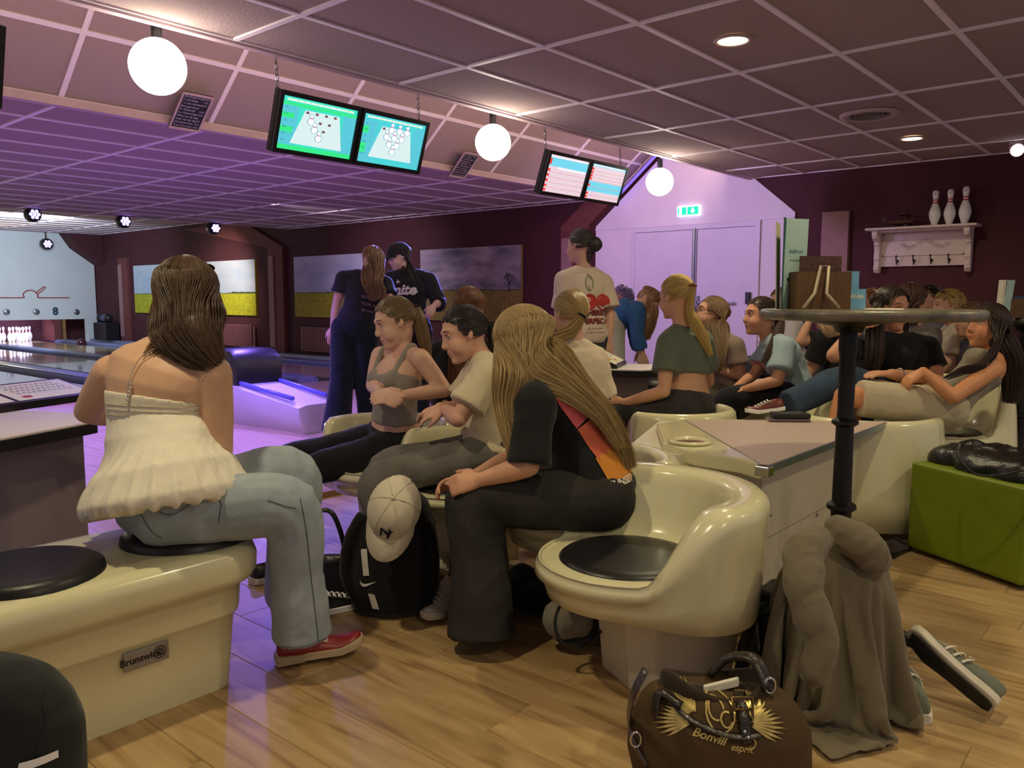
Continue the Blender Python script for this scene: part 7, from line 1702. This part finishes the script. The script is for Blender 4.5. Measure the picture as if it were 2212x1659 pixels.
# ---- grey hoodie draped over a bag, black garment under it
def drape(name, size, res, origin, ux, uy, colliders, frames, mt, amp=.02, seed=1, bend=.25, thick=.004, pin=None):
    """lets a sheet of cloth fall over the colliders and keeps the fallen shape"""
    nx, ny = res; vs = []; fs = []
    for j in range(ny+1):
        for i in range(nx+1):
            a, b = (i/nx-.5), (j/ny-.5); r = random.Random(i*131+j*7+seed)
            vs.append(V3(origin)+ux*(a*size[0])+uy*(b*size[1])+Z3*(amp*noise.noise(V3((a*6+seed, b*6, 0)))))
    for j in range(ny):
        for i in range(nx): q = j*(nx+1)+i; fs.append((q, q+1, q+nx+2, q+nx+1))
    me = bpy.data.meshes.new('sheet'); me.from_pydata([tuple(v) for v in vs], [], fs)
    o = bpy.data.objects.new('sheet', me); COL.objects.link(o)
    cs = []
    for cm in colliders:
        c = bpy.data.objects.new('collider', cm); COL.objects.link(c); c.modifiers.new('c', 'COLLISION'); c.collision.thickness_outer = .006; c.collision.cloth_friction = 14; cs.append(c)
    md = o.modifiers.new('cloth', 'CLOTH'); st = md.settings; st.quality = 4; st.mass = .25; st.tension_stiffness = 12; st.compression_stiffness = 12; st.shear_stiffness = 4; st.bending_stiffness = bend; st.air_damping = 2
    md.collision_settings.distance_min = .006; md.collision_settings.use_self_collision = True; md.collision_settings.self_distance_min = .006; md.collision_settings.collision_quality = 2
    md.point_cache.frame_start = 1; md.point_cache.frame_end = frames+1
    for f in range(1, frames+1): SC.frame_set(f)
    sd = o.modifiers.new('s', 'SOLIDIFY'); sd.thickness = thick; sd.offset = 1; su = o.modifiers.new('u', 'SUBSURF'); su.levels = 1; su.render_levels = 1
    dg = bpy.context.evaluated_depsgraph_get(); out = bpy.data.meshes.new_from_object(o.evaluated_get(dg))
    for c in cs: bpy.data.objects.remove(c)
    bpy.data.objects.remove(o); SC.frame_set(1)
    v = np.empty(len(out.vertices)*3, np.float32); out.vertices.foreach_get('co', v); v = v.reshape(-1, 3)
    og = V3(((v[:, 0].min()+v[:, 0].max())/2, (v[:, 1].min()+v[:, 1].max())/2, v[:, 2].min()))
    setv(out, v-np.array(og, np.float32)); out.name = name; out.materials.clear(); out.materials.append(mt)
    for p_ in out.polygons: p_.use_smooth = True
    ob = bpy.data.objects.new(name, out); COL.objects.link(ob); ob.location = og; ORG[ob.name] = og
    return ob
hd_ = fabric((112, 102, 82))
def A_(x, y, d): return at(x, y, d)
hc_ = onz(1792, 1530, 0); m = M()
blob([(hc_+Z3*.0, .13, .11), (hc_+Z3*.12, .135, .11), (hc_+Z3*.30, .13, .105), (hc_+Z3*.42, .12, .09), (hc_+Z3*.475, .09, .06), (hc_+Z3*.49, .02, .02)], (RG, FG), m)
col1 = m.mesh('lump', [], V3((0, 0, 0))); m = M(); m.box(hc_+Z3*-.05, (3, 3, .1)); col2 = m.mesh('ground', [], V3((0, 0, 0)))
hb = drape('hoodie', (.86, 1.02), (50, 60), hc_+Z3*.53-FG*.06-RG*.01, (RG*.85+FG*.5).normalized(), (FG*.85-RG*.5).normalized(), [col1, col2], 36, hd_, .03, 3)
tag(hb, 'grey brown hoodie heaped up on the floor in front of the bar table column', 'hoodie')
tp_ = hc_+Z3*.50
m = M(); m.tube(bez([A_(1808, 1142, 2.2), A_(1835, 1160, 2.17), A_(1872, 1186, 2.15), A_(1900, 1212, 2.16)], 6), np.interp(np.linspace(0, 1, 19), [0, .3, .8, 1], [.036, .050, .046, .032]), 14, round_ends=True)

sbake('hood', m, hd_, .0065, 3, .014, 12, 8.0, hb, None, ((RG*.6-Z3*.8), 34, .005))
m = M(); m.tube(bez([A_(1768, 1165, 2.12), A_(1736, 1205, 2.04), A_(1742, 1290, 1.98), A_(1772, 1380, 1.955), A_(1760, 1455, 1.945)], 6), np.interp(np.linspace(0, 1, 25), [0, .2, .7, 1], [.035, .050, .042, .032]), 14, round_ends=True)
sbake('sleeve', m, hd_, .0065, 3, .014, 11, 5.0, hb, None, ((RG*.3-Z3*.95), 30, .005))
kc_ = onz(1682, 1495, 0); m = M()
blob([(kc_+Z3*.0, .075, .07), (kc_+Z3*.15, .075, .07), (kc_+Z3*.30, .060, .055), (kc_+Z3*.40, .05, .04), (kc_+Z3*.42, .02, .02)], (RG, FG), m); m.sphere(kc_-FG*.06-RG*.03+Z3*.05, .07)
col3 = m.mesh('lump', [], V3((0, 0, 0))); m = M(); m.box(kc_+Z3*-.05, (3, 3, .1)); col4 = m.mesh('ground', [], V3((0, 0, 0)))
o = drape('jacket', (.44, .66), (34, 48), kc_+Z3*.455-FG*.05-RG*.01, (RG*.9+FG*.45).normalized(), (FG*.9-RG*.45).normalized(), [col3, col4], 28, fabric((24, 25, 25)), .05, 8); tag(o, 'black jacket heaped under the left side of the grey hoodie', 'jacket')
# ---- brown canvas bag in the foreground
B = onz(1548, 1715, 0); brn = mat('brown_canvas', S(82, 64, 42), .8, nscale=420, namt=.2, bump=.3, bscale=300, spec=.2); lea = fabric((40, 32, 26), 'leather')
t = thing('tote_bag', 'brown canvas bag with gold winged print in the right foreground', 'bag', B)
ax = (RG*.98-FG*.18, FG*.98+RG*.18)
zt_ = .262
m = blob([(B+Z3*.0, .16, .08), (B+Z3*.02, .19, .105), (B+Z3*.10, .212, .125), (B+Z3*.18, .205, .118), (B+Z3*.225, .185, .100), (B+Z3*.25, .165, .085), (B+Z3*.262, .150, .07)], ax)
tbo, tbv = sbake('bag_body', m, brn, .0075, 4, .008, 8, 7.0, t)
# opening: raised dark collar
m = M(); cols = []
for z, a, b in ((.235, .128, .068), (.275, .125, .070), (.288, .118, .066), (.284, .110, .058), (.258, .100, .046), (.250, .01, .01)):
    cols.append([B+RG*-.01+Z3*(z+.018*sin(2*q+1))+ax[0]*(a*cos(q)*(1+.06*sin(3*q)))+ax[1]*(b*sin(q)) for q in np.linspace(0, 2*pi, 37)[:-1]])
m.rings(cols, True, True); obj('bag_opening', m, fabric((52, 40, 28)), t, smooth=True)
m = M(); m.box(B+Z3*.272+RG*.0-FG*.01, (.085, .012, .02), (RG*.95+Z3*.25, FG, Z3)); tag(obj('tissue', m, MT['paper'], bevel=.003), 'white paper tissue showing inside the open brown bag', 'tissue')
lk = (FG*.93-Z3*.28).normalized(); uu = (RG*.99).normalized(); vv = (Z3*.95+FG*.3)
o_ = at(1556, 1545, 1.72)
gold = mat('gold_foil_print', S(208, 184, 110), .35, metal=.5, nscale=60, namt=.25)
m_ = M(); rr = random.Random(4)
for sgn in (-1, 1):
    for k in range(17):
        a = radians(-32+k*7.6); L_ = .060+.016*sin(k*.6)+rr.uniform(-.004, .004); r0 = .030+.004*(k % 2)
        e = V3((cos(a)*sgn, sin(a), 0)); s_ = V3((-e.y, e.x, 0)); c0 = V3((.052*sgn, -.012, 0))+e*r0*.55
        m_.add([c0-s_*.0016, c0+e*L_*.6-s_*.0042, c0+e*L_, c0+e*L_*.6+s_*.0020, c0+s_*.0010], [(0, 1, 2, 3, 4)])
def ringp(cx_, cy_, rx, ry, w, a0=0, a1=2*pi, n=16):
    for k in range(n):
        p, q = a0+(a1-a0)*k/n, a0+(a1-a0)*(k+1)/n
        m_.add([V3((cx_+rx*cos(p), cy_+ry*sin(p), 0)), V3((cx_+rx*cos(q), cy_+ry*sin(q), 0)), V3((cx_+(rx-w)*cos(q), cy_+(ry-w)*sin(q), 0)), V3((cx_+(rx-w)*cos(p), cy_+(ry-w)*sin(p), 0))], [(0, 1, 2, 3)])
ringp(0, .005, .032, .042, .004); ringp(-.008, .012, .018, .024, .004, 0, 5); ringp(.012, -.008, .014, .018, .004, 1, 6); ringp(.055, -.055, .018, .014, .003, -2, 3)
lettering(m_, 'Bonvill', .026, V3((-.028, -.044, 0)), V3((.96, -.26, 0)), V3((.26, .96, 0)), shear=.3, bold=.0006); lettering(m_, 'esprit', .021, V3((.040, -.066, 0)), V3((.99, -.12, 0)), V3((.12, .99, 0)), shear=.25, bold=.0005)
dk = decal('gold_wing_print', tbv, ([v[:2] for v in m_.v], m_.f), o_, uu, vv, lk, gold, tbo, .003, sub=1); dk['kind'] = 'stuff'
def onbag(x, y, off=.006):
    d = cdir(_ray(x, y)).normalized(); h_ = tbv.ray_cast(EYE, d)
    return (h_[0]+h_[1]*off) if h_[0] is not None else at(x, y, 1.8)
m = M(); P = [onbag(x, y) for x, y in ((1448, 1508), (1480, 1545), (1530, 1572), (1590, 1590), (1640, 1585))]; m.tube(bez(P, 5), .011, 8, flat=.3); obj('front_strap', m, lea, t, smooth=True)
m = M(); c = onbag(1602, 1535, .010); e1 = uu; e2 = (Z3*.95+FG*.2).normalized()
P = [c+e1*(.022*a)+e2*(.026*b) for a, b in ((-1, -1), (1, -1), (1, 1), (-1, 1))]
m.tube([P[0], P[1], P[2], P[3]], .0035, 8, close=True); m.tube([c-e1*.02, c+e1*.02], .003, 8); obj('buckle', m, mat('bronze_buckle', S(120, 96, 60), .35, metal=.8, nscale=30, namt=.2), t, smooth=True)
m = M(); m.tube(bez([onbag(1596, 1500), onbag(1603, 1535, .005), onbag(1610, 1580), onbag(1612, 1605)], 5), .013, 8, flat=.3); obj('buckle_strap', m, lea, t, smooth=True)
for x, y in ((1606, 1578), (1614, 1592), (1485, 1550)):
    m = M(); m.sphere(onbag(x, y, .011), .0045, n=10, m=6); obj('rivet', m, MT['chrome'], t, smooth=True)
m = M(); P = [onbag(x, y, .004) for x, y in ((1395, 1445), (1368, 1500), (1362, 1560), (1376, 1612), (1400, 1655))]; m.tube(bez(P, 5), .013, 8, flat=.35); obj('side_strap', m, fabric((62, 52, 60), 'leather'), t, smooth=True)
for (x, y) in ((1606, 1408), (1382, 1595)):
    m = M(); c = onbag(x, y, .012) if y > 1500 else B+RG*.10+Z3*.292-FG*.05
    m.tube([c+RG*(.012*cos(q))+Z3*(.018*sin(q)) for q in np.linspace(0, 2*pi, 15)[:-1]], .003, 7, close=True); obj('metal_ring', m, MT['chrome'], t, smooth=True)
m = M(); m.tube(bez([B+RG*.10+Z3*.285-FG*.05, B+RG*.075+Z3*.335-FG*.01, B+RG*.03+Z3*.315+FG*.04, B-RG*.01+Z3*.27+FG*.05], 6), .020, 10, flat=.5); obj('handle', m, lea, t, smooth=True)
m = M(); m.tube(bez([B-RG*.10+Z3*.25-FG*.06, B-RG*.145+Z3*.265-FG*.03, B-RG*.16+Z3*.22-FG*.05], 6), .014, 10, flat=.5); obj('handle', m, lea, t, smooth=True)
# ---- black leather jacket on the pouf
c, e1, e2 = POUF; zt_ = .424; lj = fabric((20, 20, 21), 'leather')
m = M(); m.box(c+Z3*.212, (L_, L_, .424), (e1, e2, Z3)); cA = m.mesh('lump', [], V3((0, 0, 0)), bevel=.02)
m = M()
for a_, b_, r_ in ((-.20, -.14, .055), (-.03, -.16, .06), (.12, -.02, .085), (-.08, .06, .085), (.16, -.16, .06)): m.sphere(c+e1*a_+e2*b_+Z3*(zt_+.01), (r_*1.6, r_*1.3, r_), (e1, e2, Z3), 12, 8)
cB_ = m.mesh('lump', [], V3((0, 0, 0)))
o = drape('leather_jacket', (.80, .64), (54, 44), c-e2*.12-RG*.09+Z3*(zt_+.10), (e1+e2*.25).normalized(), (e2-e1*.25).normalized(), [cA, cB_], 26, lj, .09, 5, bend=.6, thick=.006); tag(o, 'black leather jacket lying crumpled on the green pouf', 'jacket')
m = M(); m.tube(bez([at(2075, 955, 3.28), at(2070, 985, 3.24), at(2100, 1020, 3.2), at(2150, 1028, 3.15), at(2212, 1015, 3.1)], 6), .005, 6); obj('piping', m, lj, o, smooth=True)
